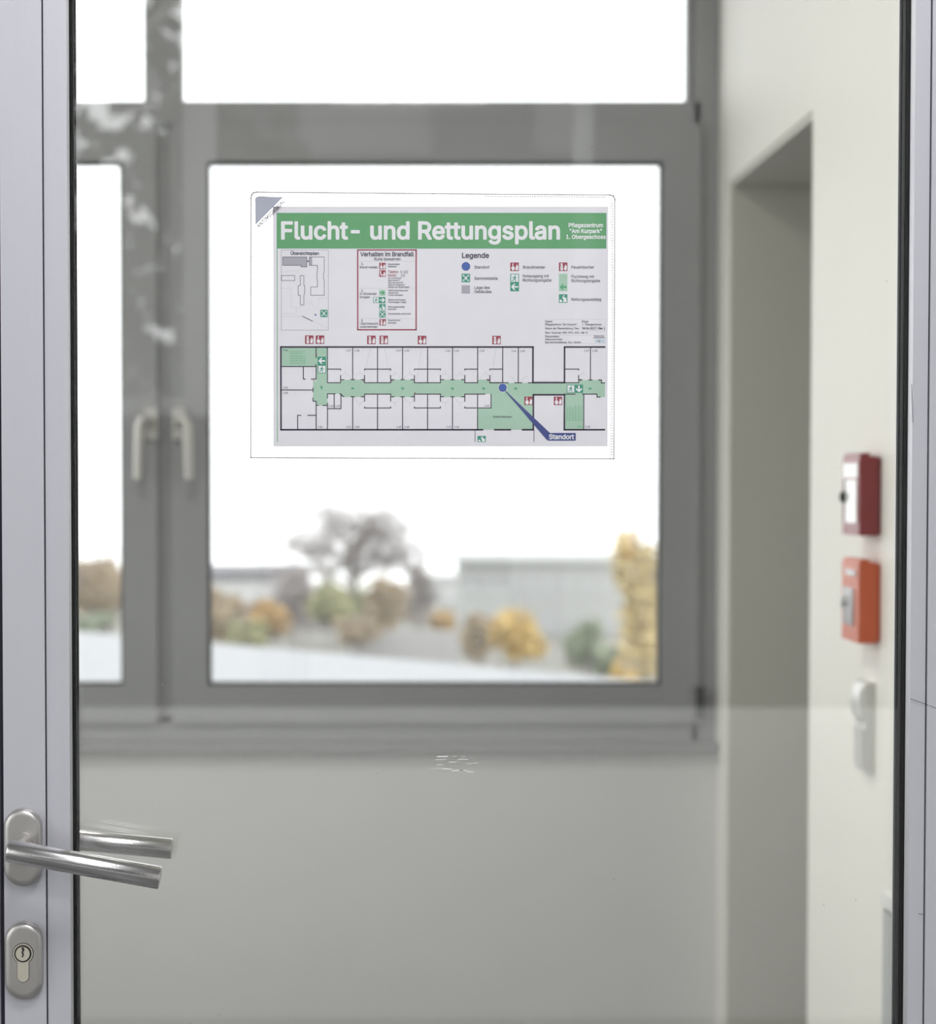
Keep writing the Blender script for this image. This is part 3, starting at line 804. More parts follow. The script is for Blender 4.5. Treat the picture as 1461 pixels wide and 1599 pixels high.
'F':(410,"165,210 345,210 356,217 357,281 349,289 137,290 136,437 373,441 380,453 376,517 61,520 50,513 50,-3 61,-11 133,-7 136,209","12,13,14 14,15,12 11,12,15 15,5,11 5,6,11 10,11,6 0,1,4 8,9,7 1,2,3 4,1,3 5,15,0 0,4,5 7,9,6 10,6,9"),
'G':(520,"477,338 485,346 482,366 453,430 417,472 369,504 305,523 245,526 197,517 145,494 81,434 37,330 33,202 49,134 71,90 125,28 205,-10 309,-15 397,18 441,58 476,118 488,178 487,262 277,265 276,190 401,188 402,174 385,126 349,87 297,66 241,66 178,94 135,150 115,234 123,326 143,374 177,415 213,435 265,445 311,438 349,418 405,338","13,14,32 12,13,32 32,33,12 11,12,33 33,34,11 34,35,11 10,11,35 7,37,38 31,16,30 9,36,37 8,9,37 37,7,8 16,31,15 14,15,31 32,14,31 10,35,36 36,9,10 17,28,29 28,17,18 40,5,39 6,39,5 2,0,1 20,21,26 0,2,41 3,41,2 28,18,19 27,28,19 19,20,27 20,26,27 26,21,25 21,22,25 41,3,40 3,4,40 5,40,4 30,16,17 17,29,30 23,24,25 39,6,38 7,38,6 25,22,23"),
'H':(517,"265,300 136,301 135,513 121,520 50,513 53,-8 125,-11 135,-3 141,221 381,219 382,-3 393,-11 465,-7 465,516 393,520 382,513 381,301","5,6,7 7,8,5 8,1,5 4,5,1 1,2,4 3,4,2 0,9,16 13,14,15 11,12,10 9,10,12 12,13,9 16,9,13 13,15,16 9,0,8 1,8,0"),
'I':(300,"56,441 107,437 107,73 24,65 20,-3 32,-11 272,-11 280,1 277,65 194,73 194,437 276,443 279,513 268,520 28,519 20,509 20,449","3,4,5 5,2,3 15,16,0 0,14,15 1,9,10 10,13,1 6,7,9 7,8,9 13,10,11 11,12,13 6,9,5 2,5,9 9,1,2 14,0,1 1,13,14"),
'K':(467,"457,-7 457,7 258,289 456,501 457,515 357,518 137,276 135,513 125,520 53,517 52,-7 133,-7 136,161 197,227 365,-8","11,12,10 12,6,10 9,10,6 6,7,9 8,9,7 2,13,14 0,1,14 2,14,1 5,2,3 3,4,5 6,12,13 13,2,6 2,5,6"),
'L':(393,"177,68 136,69 135,513 57,519 49,509 52,-7 365,-10 372,1 371,61 361,68","4,5,1 1,2,4 2,3,4 9,0,6 6,7,9 7,8,9 6,0,5 1,5,0"),
'M':(628,"145,520 57,519 49,509 52,-7 121,-11 132,-3 133,362 275,-3 289,-11 341,-11 352,-3 493,361 494,-3 505,-11 573,-10 577,514 477,520 466,513 313,115 162,513","4,5,3 0,6,19 3,5,6 2,3,6 6,0,2 1,2,0 13,14,12 11,12,14 14,15,11 16,17,11 11,15,16 9,10,8 7,8,10 10,18,7 7,18,6 18,10,11 18,11,17 19,6,18"),
'N':(523,"49,385 53,-8 125,-11 136,-3 137,378 378,-7 472,-7 470,517 397,520 389,513 385,134 143,517 61,520 50,513","2,3,1 3,4,1 0,1,4 4,12,0 13,0,12 8,9,7 10,5,6 6,7,10 7,9,10 12,4,11 5,10,4 4,10,11"),
'O':(533,"492,158 504,254 491,354 452,434 389,493 309,523 205,519 129,482 71,418 44,358 33,306 37,178 71,90 109,43 145,15 201,-9 245,-17 353,-2 437,56 473,110 165,106 135,150 117,214 117,294 137,362 169,407 217,436 281,444 333,429 383,386 413,314 417,214 397,146 353,92 293,66 225,70","10,11,22 22,23,10 9,10,23 15,35,14 20,14,35 14,20,13 12,13,20 20,21,12 11,12,21 22,11,21 9,23,24 8,9,24 24,25,8 7,8,25 25,26,7 26,6,7 29,4,28 34,16,17 17,33,34 5,27,28 28,4,5 32,18,19 19,0,32 31,32,0 0,1,31 30,31,1 1,2,30 33,17,18 18,32,33 30,2,29 2,3,29 4,29,3 35,15,16 16,34,35 6,26,27 27,5,6"),
'P':(445,"49,385 50,-3 61,-11 125,-11 136,1 136,173 289,180 361,213 393,249 411,289 420,345 415,393 375,469 309,509 253,519 61,520 49,509 213,441 277,435 315,409 332,365 326,305 305,275 273,258 137,254 137,441","23,24,5 17,14,25 2,3,4 1,2,4 4,5,1 0,1,5 5,24,0 24,25,0 16,0,25 15,16,25 25,14,15 19,13,18 10,11,20 22,6,7 7,8,22 21,22,8 8,9,21 9,10,21 10,20,21 20,11,19 11,12,19 13,19,12 23,5,6 6,22,23 14,17,18 18,13,14"),
'R':(449,"373,-11 429,-11 439,1 331,201 385,244 415,305 418,381 394,449 353,489 293,514 53,517 52,-7 125,-11 135,-3 137,187 237,187 345,-7 213,441 277,436 315,413 333,369 327,313 309,287 277,271 137,267 137,441","11,12,13 13,14,11 24,15,23 18,9,17 15,24,14 11,14,24 10,11,24 25,10,24 17,9,25 10,25,9 1,2,0 3,16,0 0,2,3 4,5,21 20,21,5 5,6,20 6,7,20 19,20,7 8,19,7 16,3,15 23,15,3 22,23,3 3,4,22 4,21,22 19,8,18 9,18,8"),
'S':(447,"47,416 45,340 79,281 139,243 299,191 326,168 334,140 327,108 303,82 267,66 223,60 179,66 143,84 107,147 35,147 27,136 32,104 62,44 123,-1 203,-19 295,-11 366,24 402,68 417,112 417,164 398,212 331,267 159,325 133,348 126,376 133,404 155,428 227,447 296,428 316,408 333,368 403,367 412,376 408,408 379,464 343,495 295,517 191,524 135,509 95,485 65,452","15,16,14 17,13,16 14,16,13 19,10,11 31,42,43 19,11,18 11,12,18 17,18,12 13,17,12 3,27,2 27,28,2 1,2,28 28,29,1 0,1,29 29,30,0 45,0,30 44,45,30 30,31,44 31,43,44 33,41,32 5,26,4 9,20,8 38,36,37 23,24,6 36,38,35 8,20,21 7,8,21 21,22,7 22,23,7 23,6,7 6,24,5 24,25,5 26,5,25 35,38,34 38,39,34 33,34,39 39,40,33 41,33,40 10,19,20 20,9,10 4,26,3 27,3,26 42,31,32 32,41,42"),
'T':(449,"182,281 182,-3 193,-11 265,-7 268,437 421,441 428,453 425,516 25,517 21,453 29,441 181,440","8,9,10 8,10,11 7,5,6 5,7,4 2,3,1 0,1,3 11,0,4 4,7,11 8,11,7 0,3,4"),
'U':(517,"49,377 52,137 74,77 109,33 181,-8 277,-19 353,-2 423,49 457,105 468,157 465,517 393,520 382,513 380,157 354,101 305,69 249,63 201,73 163,101 142,137 133,515 61,520 50,513","4,17,3 17,18,3 3,18,2 18,19,2 1,2,19 0,1,19 22,0,20 21,22,20 16,5,15 15,5,6 6,14,15 9,10,12 11,12,10 14,6,7 7,8,14 13,14,8 8,9,13 9,12,13 5,16,4 17,4,16 0,19,20"),
'V':(480,"460,469 473,505 469,518 393,520 385,513 241,93 94,513 81,520 6,513 197,-9 286,-7","9,5,8 5,6,8 7,8,6 2,0,1 3,4,0 0,2,3 5,9,10 10,0,5 0,4,5"),
'W':(686,"466,221 390,513 381,520 301,519 193,116 92,513 81,520 6,513 149,-9 229,-11 241,-3 341,372 445,-4 457,-11 537,-8 680,513 669,520 593,513 493,121","6,7,5 4,9,10 9,4,8 7,8,4 5,7,4 16,17,15 18,14,15 14,18,13 12,13,18 3,11,1 1,2,3 2,16,6 11,0,1 11,3,4 4,10,11 12,18,0 0,11,12 15,17,18"),
'Y':(472,"80,385 192,205 193,-4 201,-11 273,-10 279,205 465,513 453,520 373,517 237,290 98,517 13,519 6,505","12,0,10 11,12,10 6,7,8 5,6,9 6,8,9 3,4,2 4,5,2 1,2,5 5,9,1 0,1,9 10,0,9"),
'Z':(438,"353,-11 408,-7 410,57 401,68 139,69 405,455 407,513 397,520 33,517 29,453 37,441 299,441 33,53 33,-7","8,10,11 12,13,4 10,8,9 1,2,0 3,0,2 5,6,7 4,13,0 0,3,4 5,7,11 8,11,7 11,4,5 4,11,12"),
'a':(389,"147,59 107,84 103,112 112,132 151,152 263,171 261,116 239,81 199,59 203,234 103,216 44,180 20,120 35,44 71,5 123,-16 203,-14 263,21 271,-10 343,-9 347,264 331,326 291,370 223,393 143,389 79,361 43,320 32,284 103,263 151,311 223,316 256,292 263,248","2,11,12 10,3,4 15,0,14 0,1,14 13,14,1 12,13,1 2,12,1 11,2,3 3,10,11 26,27,28 25,26,28 18,19,17 6,17,19 19,20,6 5,6,20 32,5,20 8,16,17 7,8,17 17,6,7 5,32,9 32,20,31 20,21,31 21,22,31 30,31,22 23,30,22 0,15,16 16,8,0 5,9,4 10,4,9 25,28,29 24,25,29 29,30,24 30,23,24"),
'b':(424,"140,109 124,193 144,277 166,301 194,315 230,318 266,308 298,274 314,225 314,153 296,101 262,67 214,58 170,73 396,129 395,249 380,297 352,341 294,383 230,395 174,386 126,348 124,513 114,520 46,517 44,-7 118,-9 126,29 154,2 194,-15 246,-19 290,-8 356,41","25,26,27 24,25,1 1,21,24 21,22,24 23,24,22 28,13,27 13,0,27 25,27,0 1,25,0 21,1,2 2,3,21 3,4,21 4,20,21 31,11,30 12,30,11 6,18,5 19,5,18 32,14,10 9,10,14 8,9,14 14,15,8 15,16,8 7,8,16 16,17,7 11,31,32 32,10,11 7,17,6 18,6,17 30,12,29 28,29,12 13,28,12 5,19,4 20,4,19"),
'c':(396,"123,111 108,201 115,245 136,285 171,312 219,318 267,299 299,252 367,267 372,281 359,312 319,359 271,385 215,395 155,389 110,369 71,334 39,281 25,225 24,165 35,109 63,53 97,17 139,-7 191,-19 255,-14 307,9 346,45 373,97 366,113 299,127 263,74 207,57 159,70","18,19,1 15,3,4 4,14,15 23,33,22 33,0,22 21,22,0 20,21,0 19,20,0 1,19,0 18,1,2 17,18,2 2,3,17 16,17,3 3,15,16 32,25,31 6,12,5 13,5,12 8,9,10 28,29,27 8,10,7 31,25,26 26,27,31 30,31,27 27,29,30 7,10,6 10,11,6 12,6,11 25,32,24 23,24,32 33,23,32 5,13,4 14,4,13"),
'd':(424,"383,57 383,509 375,519 307,519 300,509 299,349 259,382 207,395 147,389 94,361 61,325 33,265 24,209 28,133 44,81 72,37 116,1 163,-16 239,-13 299,29 307,-9 375,-10 383,1 123,111 108,201 131,281 155,305 183,317 223,317 255,304 285,269 300,213 296,141 275,93 241,65 195,58 154,73","12,13,24 11,12,24 17,35,36 26,27,8 27,7,8 17,36,16 15,16,36 36,23,15 14,15,23 13,14,23 24,13,23 11,24,25 10,11,25 9,10,25 25,26,9 26,8,9 34,18,19 19,33,34 28,29,6 5,31,0 0,1,5 4,5,1 1,2,4 3,4,2 20,21,19 21,22,19 22,0,19 33,19,0 32,33,0 0,31,32 31,5,30 29,30,5 6,29,5 35,17,18 18,34,35 7,27,28 28,6,7"),
'e':(404,"122,109 111,158 379,162 382,213 371,275 347,325 311,362 263,386 207,395 151,388 98,361 63,325 38,277 26,225 26,149 38,97 63,51 99,15 143,-8 195,-19 263,-13 315,9 355,46 376,89 367,102 303,116 267,72 211,57 155,72 121,269 167,312 227,317 273,289 296,233 111,232","18,28,17 16,17,28 28,0,16 15,16,0 0,1,15 14,15,1 13,14,1 1,34,13 12,13,34 34,29,12 11,12,29 10,11,29 29,30,10 30,9,10 27,20,26 8,31,7 23,24,22 26,20,21 21,22,26 25,26,22 22,24,25 2,3,33 3,4,33 32,33,4 4,5,32 5,6,32 31,32,6 7,31,6 20,27,19 18,19,27 28,18,27 34,1,33 31,8,30 9,30,8 2,33,1"),
'f':(254,"223,316 239,325 237,385 155,390 153,425 171,459 236,461 254,521 239,534 175,540 119,523 77,473 67,391 -3,385 -1,319 70,313 75,-10 143,-11 152,-3 153,313","15,12,14 13,14,12 17,18,16 15,16,18 18,19,15 12,15,19 7,8,6 1,2,0 3,0,2 9,5,6 6,8,9 0,3,19 12,19,3 3,4,12 11,12,4 4,5,11 10,11,5 5,9,10"),
'g':(425,"111,-35 95,-32 43,-61 40,-74 84,-126 151,-156 223,-161 279,-151 331,-126 361,-94 377,-58 383,-10 379,388 307,389 299,350 243,389 163,392 103,367 54,314 29,250 24,170 38,102 72,46 123,9 195,-6 251,3 300,38 294,-42 255,-78 207,-86 167,-81 137,-66 267,92 227,72 179,73 143,92 119,126 108,178 112,238 132,282 167,312 203,319 239,313 267,295 287,266 300,218 300,166 288,122","4,1,3 2,3,1 20,21,37 19,20,37 5,30,31 24,34,23 35,23,34 5,31,4 1,4,31 0,1,31 23,35,22 35,36,22 21,22,36 37,21,36 19,37,38 18,19,38 38,39,18 17,18,39 39,40,17 40,16,17 42,15,41 7,28,6 29,6,28 8,9,27 9,10,27 10,11,27 26,27,11 47,26,11 46,47,11 11,12,46 45,46,12 12,13,14 28,7,8 8,27,28 33,25,26 32,33,26 26,47,32 45,12,44 12,14,44 43,44,14 42,43,14 15,42,14 6,29,5 30,5,29 25,33,24 34,24,33 16,40,41 41,15,16 15,13,16"),
'h':(410,"366,-7 368,257 344,337 302,378 242,395 174,386 126,353 124,513 114,520 46,517 44,-7 114,-11 124,-3 128,257 156,301 210,318 258,303 282,261 286,-3 298,-11","7,8,9 13,14,6 14,5,6 10,11,12 12,13,10 9,10,13 13,6,9 7,9,6 4,15,16 19,0,18 0,1,18 17,18,1 1,2,17 16,17,2 2,3,16 4,16,3 5,14,15 15,4,5"),
'i':(167,"94,534 58,529 32,497 38,457 70,433 110,438 135,469 130,509 42,89 44,-7 114,-11 124,-3 125,377 114,390 50,390 42,381","4,1,3 2,3,1 6,7,5 0,5,7 10,11,9 8,9,11 11,12,8 15,8,12 14,15,12 12,13,14 5,0,4 1,4,0"),
'j':(167,"125,178 124,382 111,390 51,390 42,382 41,-38 27,-69 -20,-82 -21,-142 -13,-153 39,-150 71,-138 99,-114 116,-86 124,-42 99,434 132,462 133,502 103,531 63,531 34,502 33,466 59,437","7,8,6 8,9,10 6,8,10 22,20,21 15,18,19 16,17,15 18,15,17 6,10,11 11,12,6 12,13,6 5,6,13 13,14,5 14,0,5 0,1,4 1,2,4 3,4,2 15,19,22 20,22,19 5,0,4"),
'k':(381,"366,-11 381,-7 382,6 217,217 369,373 370,385 278,388 126,233 124,513 114,520 46,517 44,-7 122,-7 125,133 154,161 286,-7","14,7,13 11,12,13 13,7,11 10,11,7 7,8,10 9,10,8 1,2,0 15,0,2 3,15,2 6,3,4 4,5,6 15,3,14 7,14,3 3,6,7"),
'l':(189,"170,65 134,65 126,83 125,511 114,520 50,519 42,507 47,47 61,19 86,-2 122,-12 166,-11 192,3 180,59","5,6,4 12,13,11 0,11,13 11,0,1 11,1,10 9,10,1 8,9,1 7,8,1 1,2,7 6,7,2 2,3,6 4,6,3"),
'm':(610,"386,389 350,369 318,338 286,377 246,394 178,390 126,355 117,389 43,385 46,-8 114,-11 124,-3 128,265 154,304 198,319 238,309 261,277 266,-7 334,-11 346,-4 348,265 372,305 418,319 462,307 482,277 486,-4 498,-11 565,-7 567,269 555,325 530,361 490,387 438,397","12,13,6 9,10,11 11,12,9 8,9,12 12,6,8 7,8,6 15,4,14 5,14,4 16,2,15 2,3,15 4,15,3 6,13,14 14,5,6 22,32,0 21,22,1 22,0,1 26,27,25 27,28,25 24,25,28 28,29,24 23,24,29 29,30,23 31,23,30 32,22,23 23,31,32 18,19,17 19,20,17 16,17,20 2,16,20 20,21,2 21,1,2"),
'n':(410,"366,-7 368,257 356,313 335,349 302,377 254,394 182,389 126,353 117,389 46,388 44,-7 114,-11 124,-3 128,257 156,301 210,318 258,303 282,261 286,-3 298,-11","11,12,10 6,14,15 7,13,14 14,6,7 10,12,13 9,10,13 13,7,9 8,9,7 18,19,0 0,1,18 17,18,1 1,2,17 16,17,2 2,3,16 3,4,16 5,16,4 16,5,15 6,15,5"),
'o':(415,"123,111 108,201 133,281 159,307 187,317 231,316 263,302 292,265 307,209 304,145 283,95 247,65 195,58 154,73 43,87 87,25 155,-12 243,-16 318,17 367,77 390,149 386,245 351,326 303,370 239,393 159,390 99,361 55,312 29,245 24,165","28,29,1 25,3,4 13,16,12 16,13,15 13,0,15 14,15,0 29,14,0 1,29,0 28,1,2 27,28,2 26,27,2 2,3,26 3,25,26 19,20,9 8,9,20 20,21,8 11,17,18 10,11,18 18,19,10 19,9,10 8,21,7 21,22,7 6,7,22 22,23,6 5,6,23 24,5,23 12,16,17 17,11,12 5,24,4 25,4,24"),
'p':(424,"106,390 50,390 42,378 42,-142 54,-154 114,-154 124,-146 126,28 160,-2 198,-16 246,-19 294,-7 334,18 363,50 386,94 399,150 391,266 371,314 334,359 278,389 218,395 166,382 126,349 122,384 186,64 154,88 132,130 124,178 129,238 145,278 170,304 202,317 242,317 278,298 305,258 317,202 312,142 294,98 266,69 230,58","0,1,2 3,4,5 5,6,3 7,27,3 2,3,27 9,24,8 22,29,30 30,21,22 8,24,7 24,25,7 25,26,7 27,7,26 2,27,28 28,29,2 29,22,2 0,2,22 23,0,22 20,31,32 11,38,10 39,10,38 33,19,32 20,32,19 14,15,36 35,36,15 15,16,35 34,35,16 16,17,34 38,11,12 37,38,12 12,13,37 13,14,37 14,36,37 34,17,33 17,18,33 19,33,18 10,39,9 24,9,39 21,30,31 31,20,21 3,6,7"),
'r':(259,"254,353 254,385 246,395 178,391 126,358 114,390 43,385 46,-8 122,-7 129,265 144,289 170,307 250,313","8,9,7 6,7,9 9,4,6 5,6,4 0,1,2 12,0,11 3,11,0 0,2,3 4,9,10 10,11,4 11,3,4"),
's':(365,"153,60 121,78 97,117 33,105 27,81 49,37 78,9 117,-10 213,-17 297,15 324,45 339,81 336,145 305,188 253,214 149,242 122,265 129,301 177,321 229,312 265,267 333,283 328,313 302,353 237,390 173,395 109,379 65,348 39,301 42,237 73,193 117,168 229,138 254,117 254,89 233,68 193,57","3,4,2 1,7,0 7,1,6 5,6,1 4,5,1 2,4,1 31,15,30 15,16,30 29,30,16 28,29,16 16,17,28 27,28,17 17,26,27 36,8,35 19,24,18 11,12,33 13,33,12 21,22,20 23,20,22 35,8,9 34,35,9 9,10,34 10,11,34 11,33,34 33,13,32 14,32,13 20,23,19 24,19,23 0,7,8 8,36,0 15,31,32 32,14,15 26,17,18 25,26,18 18,24,25"),
't':(227,"54,177 57,65 83,14 109,-3 151,-14 203,-12 224,1 210,61 151,64 138,85 137,313 211,319 215,377 207,390 137,393 137,473 127,482 59,481 54,393 3,390 -4,381 -3,321 54,313","20,21,22 20,22,18 19,20,18 7,5,6 8,4,5 5,7,8 11,12,10 14,10,12 12,13,14 4,8,3 2,3,8 8,9,2 1,2,9 0,1,9 9,10,0 22,0,10 18,22,10 10,14,18 14,15,18 17,18,15 16,17,15"),
'u':(410,"130,110 125,380 118,390 50,390 42,380 42,124 65,44 102,6 154,-14 226,-10 286,28 294,-10 366,-7 364,388 286,384 285,144 264,88 230,66 186,62 152,76","8,19,7 6,7,19 19,0,6 5,6,0 0,1,5 4,5,1 3,4,1 1,2,3 18,9,17 11,12,10 17,9,10 16,17,10 15,16,10 10,12,15 12,13,15 13,14,15 9,18,8 19,8,18"),
'v':(389,"175,161 94,385 10,388 8,373 152,-3 162,-11 226,-11 237,-3 381,373 378,388 296,385 194,101","2,3,1 4,0,3 1,3,0 11,6,7 9,10,8 11,7,8 6,11,5 4,5,11 0,4,11 8,10,11"),
'w':(567,"111,333 92,389 20,390 12,377 129,-7 208,-6 284,262 360,-6 438,-7 555,377 552,388 471,385 396,124 324,388 243,385 172,123","0,1,3 2,3,1 15,4,5 4,15,3 0,3,15 9,10,11 12,7,8 8,9,12 9,11,12 6,13,14 13,10,1 15,5,6 7,12,6 13,6,12 15,6,14"),
'y':(389,"70,390 14,390 7,376 150,0 118,-70 52,-80 37,-140 54,-152 102,-156 161,-136 204,-84 382,380 370,390 295,384 194,100 94,384","5,6,7 7,8,5 15,0,2 1,2,0 11,12,13 4,9,10 3,4,10 14,3,10 10,11,14 11,13,14 9,4,8 5,8,4 3,14,2 15,2,14"),
'z':(380,"159,67 147,69 342,325 339,388 38,385 43,313 232,309 33,53 33,-7 343,-10 350,1 349,61","0,1,8 7,8,1 3,6,2 11,9,10 0,8,9 9,11,0 4,5,6 6,3,4 2,6,1 7,1,6"),
'Ü':(517,"49,377 52,137 74,77 109,33 181,-8 277,-19 353,-2 423,49 457,105 468,157 465,517 393,520 382,513 380,157 354,101 305,69 249,63 201,73 163,101 142,137 133,515 61,520 50,513 233,590 236,629 209,659 169,661 140,633 139,593 165,566 205,564 325,663 289,643 280,605 301,571 337,562 371,581 381,621 361,654","22,0,20 21,22,20 30,23,29 23,24,29 24,25,29 26,29,25 4,17,3 17,18,3 2,3,18 18,19,2 1,2,19 0,1,19 27,28,29 29,26,27 32,33,34 6,14,15 6,15,5 16,5,15 35,31,34 32,34,31 8,9,13 12,13,9 9,10,12 10,11,12 14,6,7 7,8,14 8,13,14 31,35,36 36,37,31 37,38,31 5,16,4 17,4,16 20,0,19"),
'ß':(441,"212,274 227,218 319,134 329,94 313,72 277,61 233,64 181,83 155,14 217,-12 297,-16 361,4 402,46 414,98 404,150 381,184 312,242 297,266 300,290 341,366 342,410 332,450 306,486 273,509 221,525 173,525 125,510 93,486 69,454 53,410 49,2 55,-10 121,-11 133,-2 133,362 145,422 167,442 197,448 233,439 255,418 258,366 218,306","30,31,32 32,33,30 29,30,34 34,35,29 28,29,35 27,28,35 37,25,36 9,6,8 7,8,6 25,37,24 27,35,36 26,27,36 36,25,26 38,39,22 23,38,22 11,12,4 3,4,12 12,13,3 13,14,3 2,3,14 14,15,2 11,4,10 5,10,4 2,15,16 40,18,19 19,20,40 39,40,20 20,21,39 22,39,21 10,5,9 6,9,5 2,16,1 16,17,1 0,1,17 41,0,17 17,18,41 18,40,41 24,37,38 38,23,24 30,33,34"),
'ä':(389,"147,59 107,84 103,112 112,132 151,152 263,171 261,116 239,81 199,59 203,234 103,216 44,180 20,120 35,44 71,5 123,-16 203,-14 263,21 271,-10 343,-9 347,264 331,326 291,370 223,393 143,389 79,361 43,320 32,284 103,263 151,311 223,316 256,292 263,248 295,444 312,480 299,517 263,534 226,520 210,484 223,448 259,432 78,516 66,476 87,441 123,432 159,452 168,492 148,524 111,534","11,12,2 43,41,42 15,0,14 0,1,14 13,14,1 12,13,1 2,12,1 11,2,3 10,11,3 3,4,10 26,27,28 25,26,28 28,29,25 29,24,25 44,48,43 41,43,48 40,37,39 38,39,37 17,18,19 6,17,19 19,20,6 5,6,20 32,5,20 34,35,36 8,16,17 7,8,17 17,6,7 5,32,9 32,20,31 20,21,31 21,22,31 30,31,22 23,30,22 33,34,40 34,36,40 37,40,36 0,15,16 16,8,0 5,9,4 10,4,9 24,29,30 30,23,24 44,45,46 48,44,46 47,48,46"),
'ö':(415,"187,489 167,524 127,534 93,513 84,477 103,443 143,432 177,453 123,111 108,201 133,281 159,307 187,317 231,316 263,302 292,265 307,209 304,145 283,95 247,65 195,58 154,73 43,87 87,25 155,-12 243,-16 318,17 367,77 390,149 386,245 351,326 303,370 239,393 159,390 99,361 55,312 29,245 24,165 228,477 247,443 287,432 321,453 330,489 311,523 271,534 237,513","23,8,22 37,22,8 8,9,37 36,37,9 5,3,4 21,24,20 12,33,11 7,0,6 2,6,0 0,1,2 24,21,23 8,23,21 36,9,10 35,36,10 34,35,10 10,11,34 11,33,34 6,2,5 3,5,2 40,44,39 45,38,39 39,44,45 27,28,17 16,17,28 28,29,16 15,16,29 29,30,15 19,25,26 18,19,26 26,27,18 27,17,18 15,30,14 30,31,14 13,14,31 32,13,31 41,42,40 44,40,42 42,43,44 20,24,25 25,19,20 13,32,12 33,12,32"),
'ü':(410,"130,110 125,380 118,390 50,390 42,380 42,124 65,44 102,6 154,-14 226,-10 286,28 294,-10 366,-7 364,388 286,384 285,144 264,88 230,66 186,62 152,76 90,512 83,472 106,440 146,433 177,456 183,496 162,526 122,533 241,520 225,484 239,448 278,432 314,447 328,484 314,519 278,534","20,21,22 26,24,25 24,26,23 8,19,7 6,7,19 19,0,6 5,6,0 0,1,5 4,5,1 3,4,1 2,3,1 23,26,22 26,27,22 20,22,27 9,17,18 28,30,31 31,35,28 30,28,29 10,11,12 15,10,12 12,13,15 14,15,13 17,9,10 16,17,10 10,15,16 32,33,31 35,31,33 33,34,35 9,18,8 19,8,18"),
}
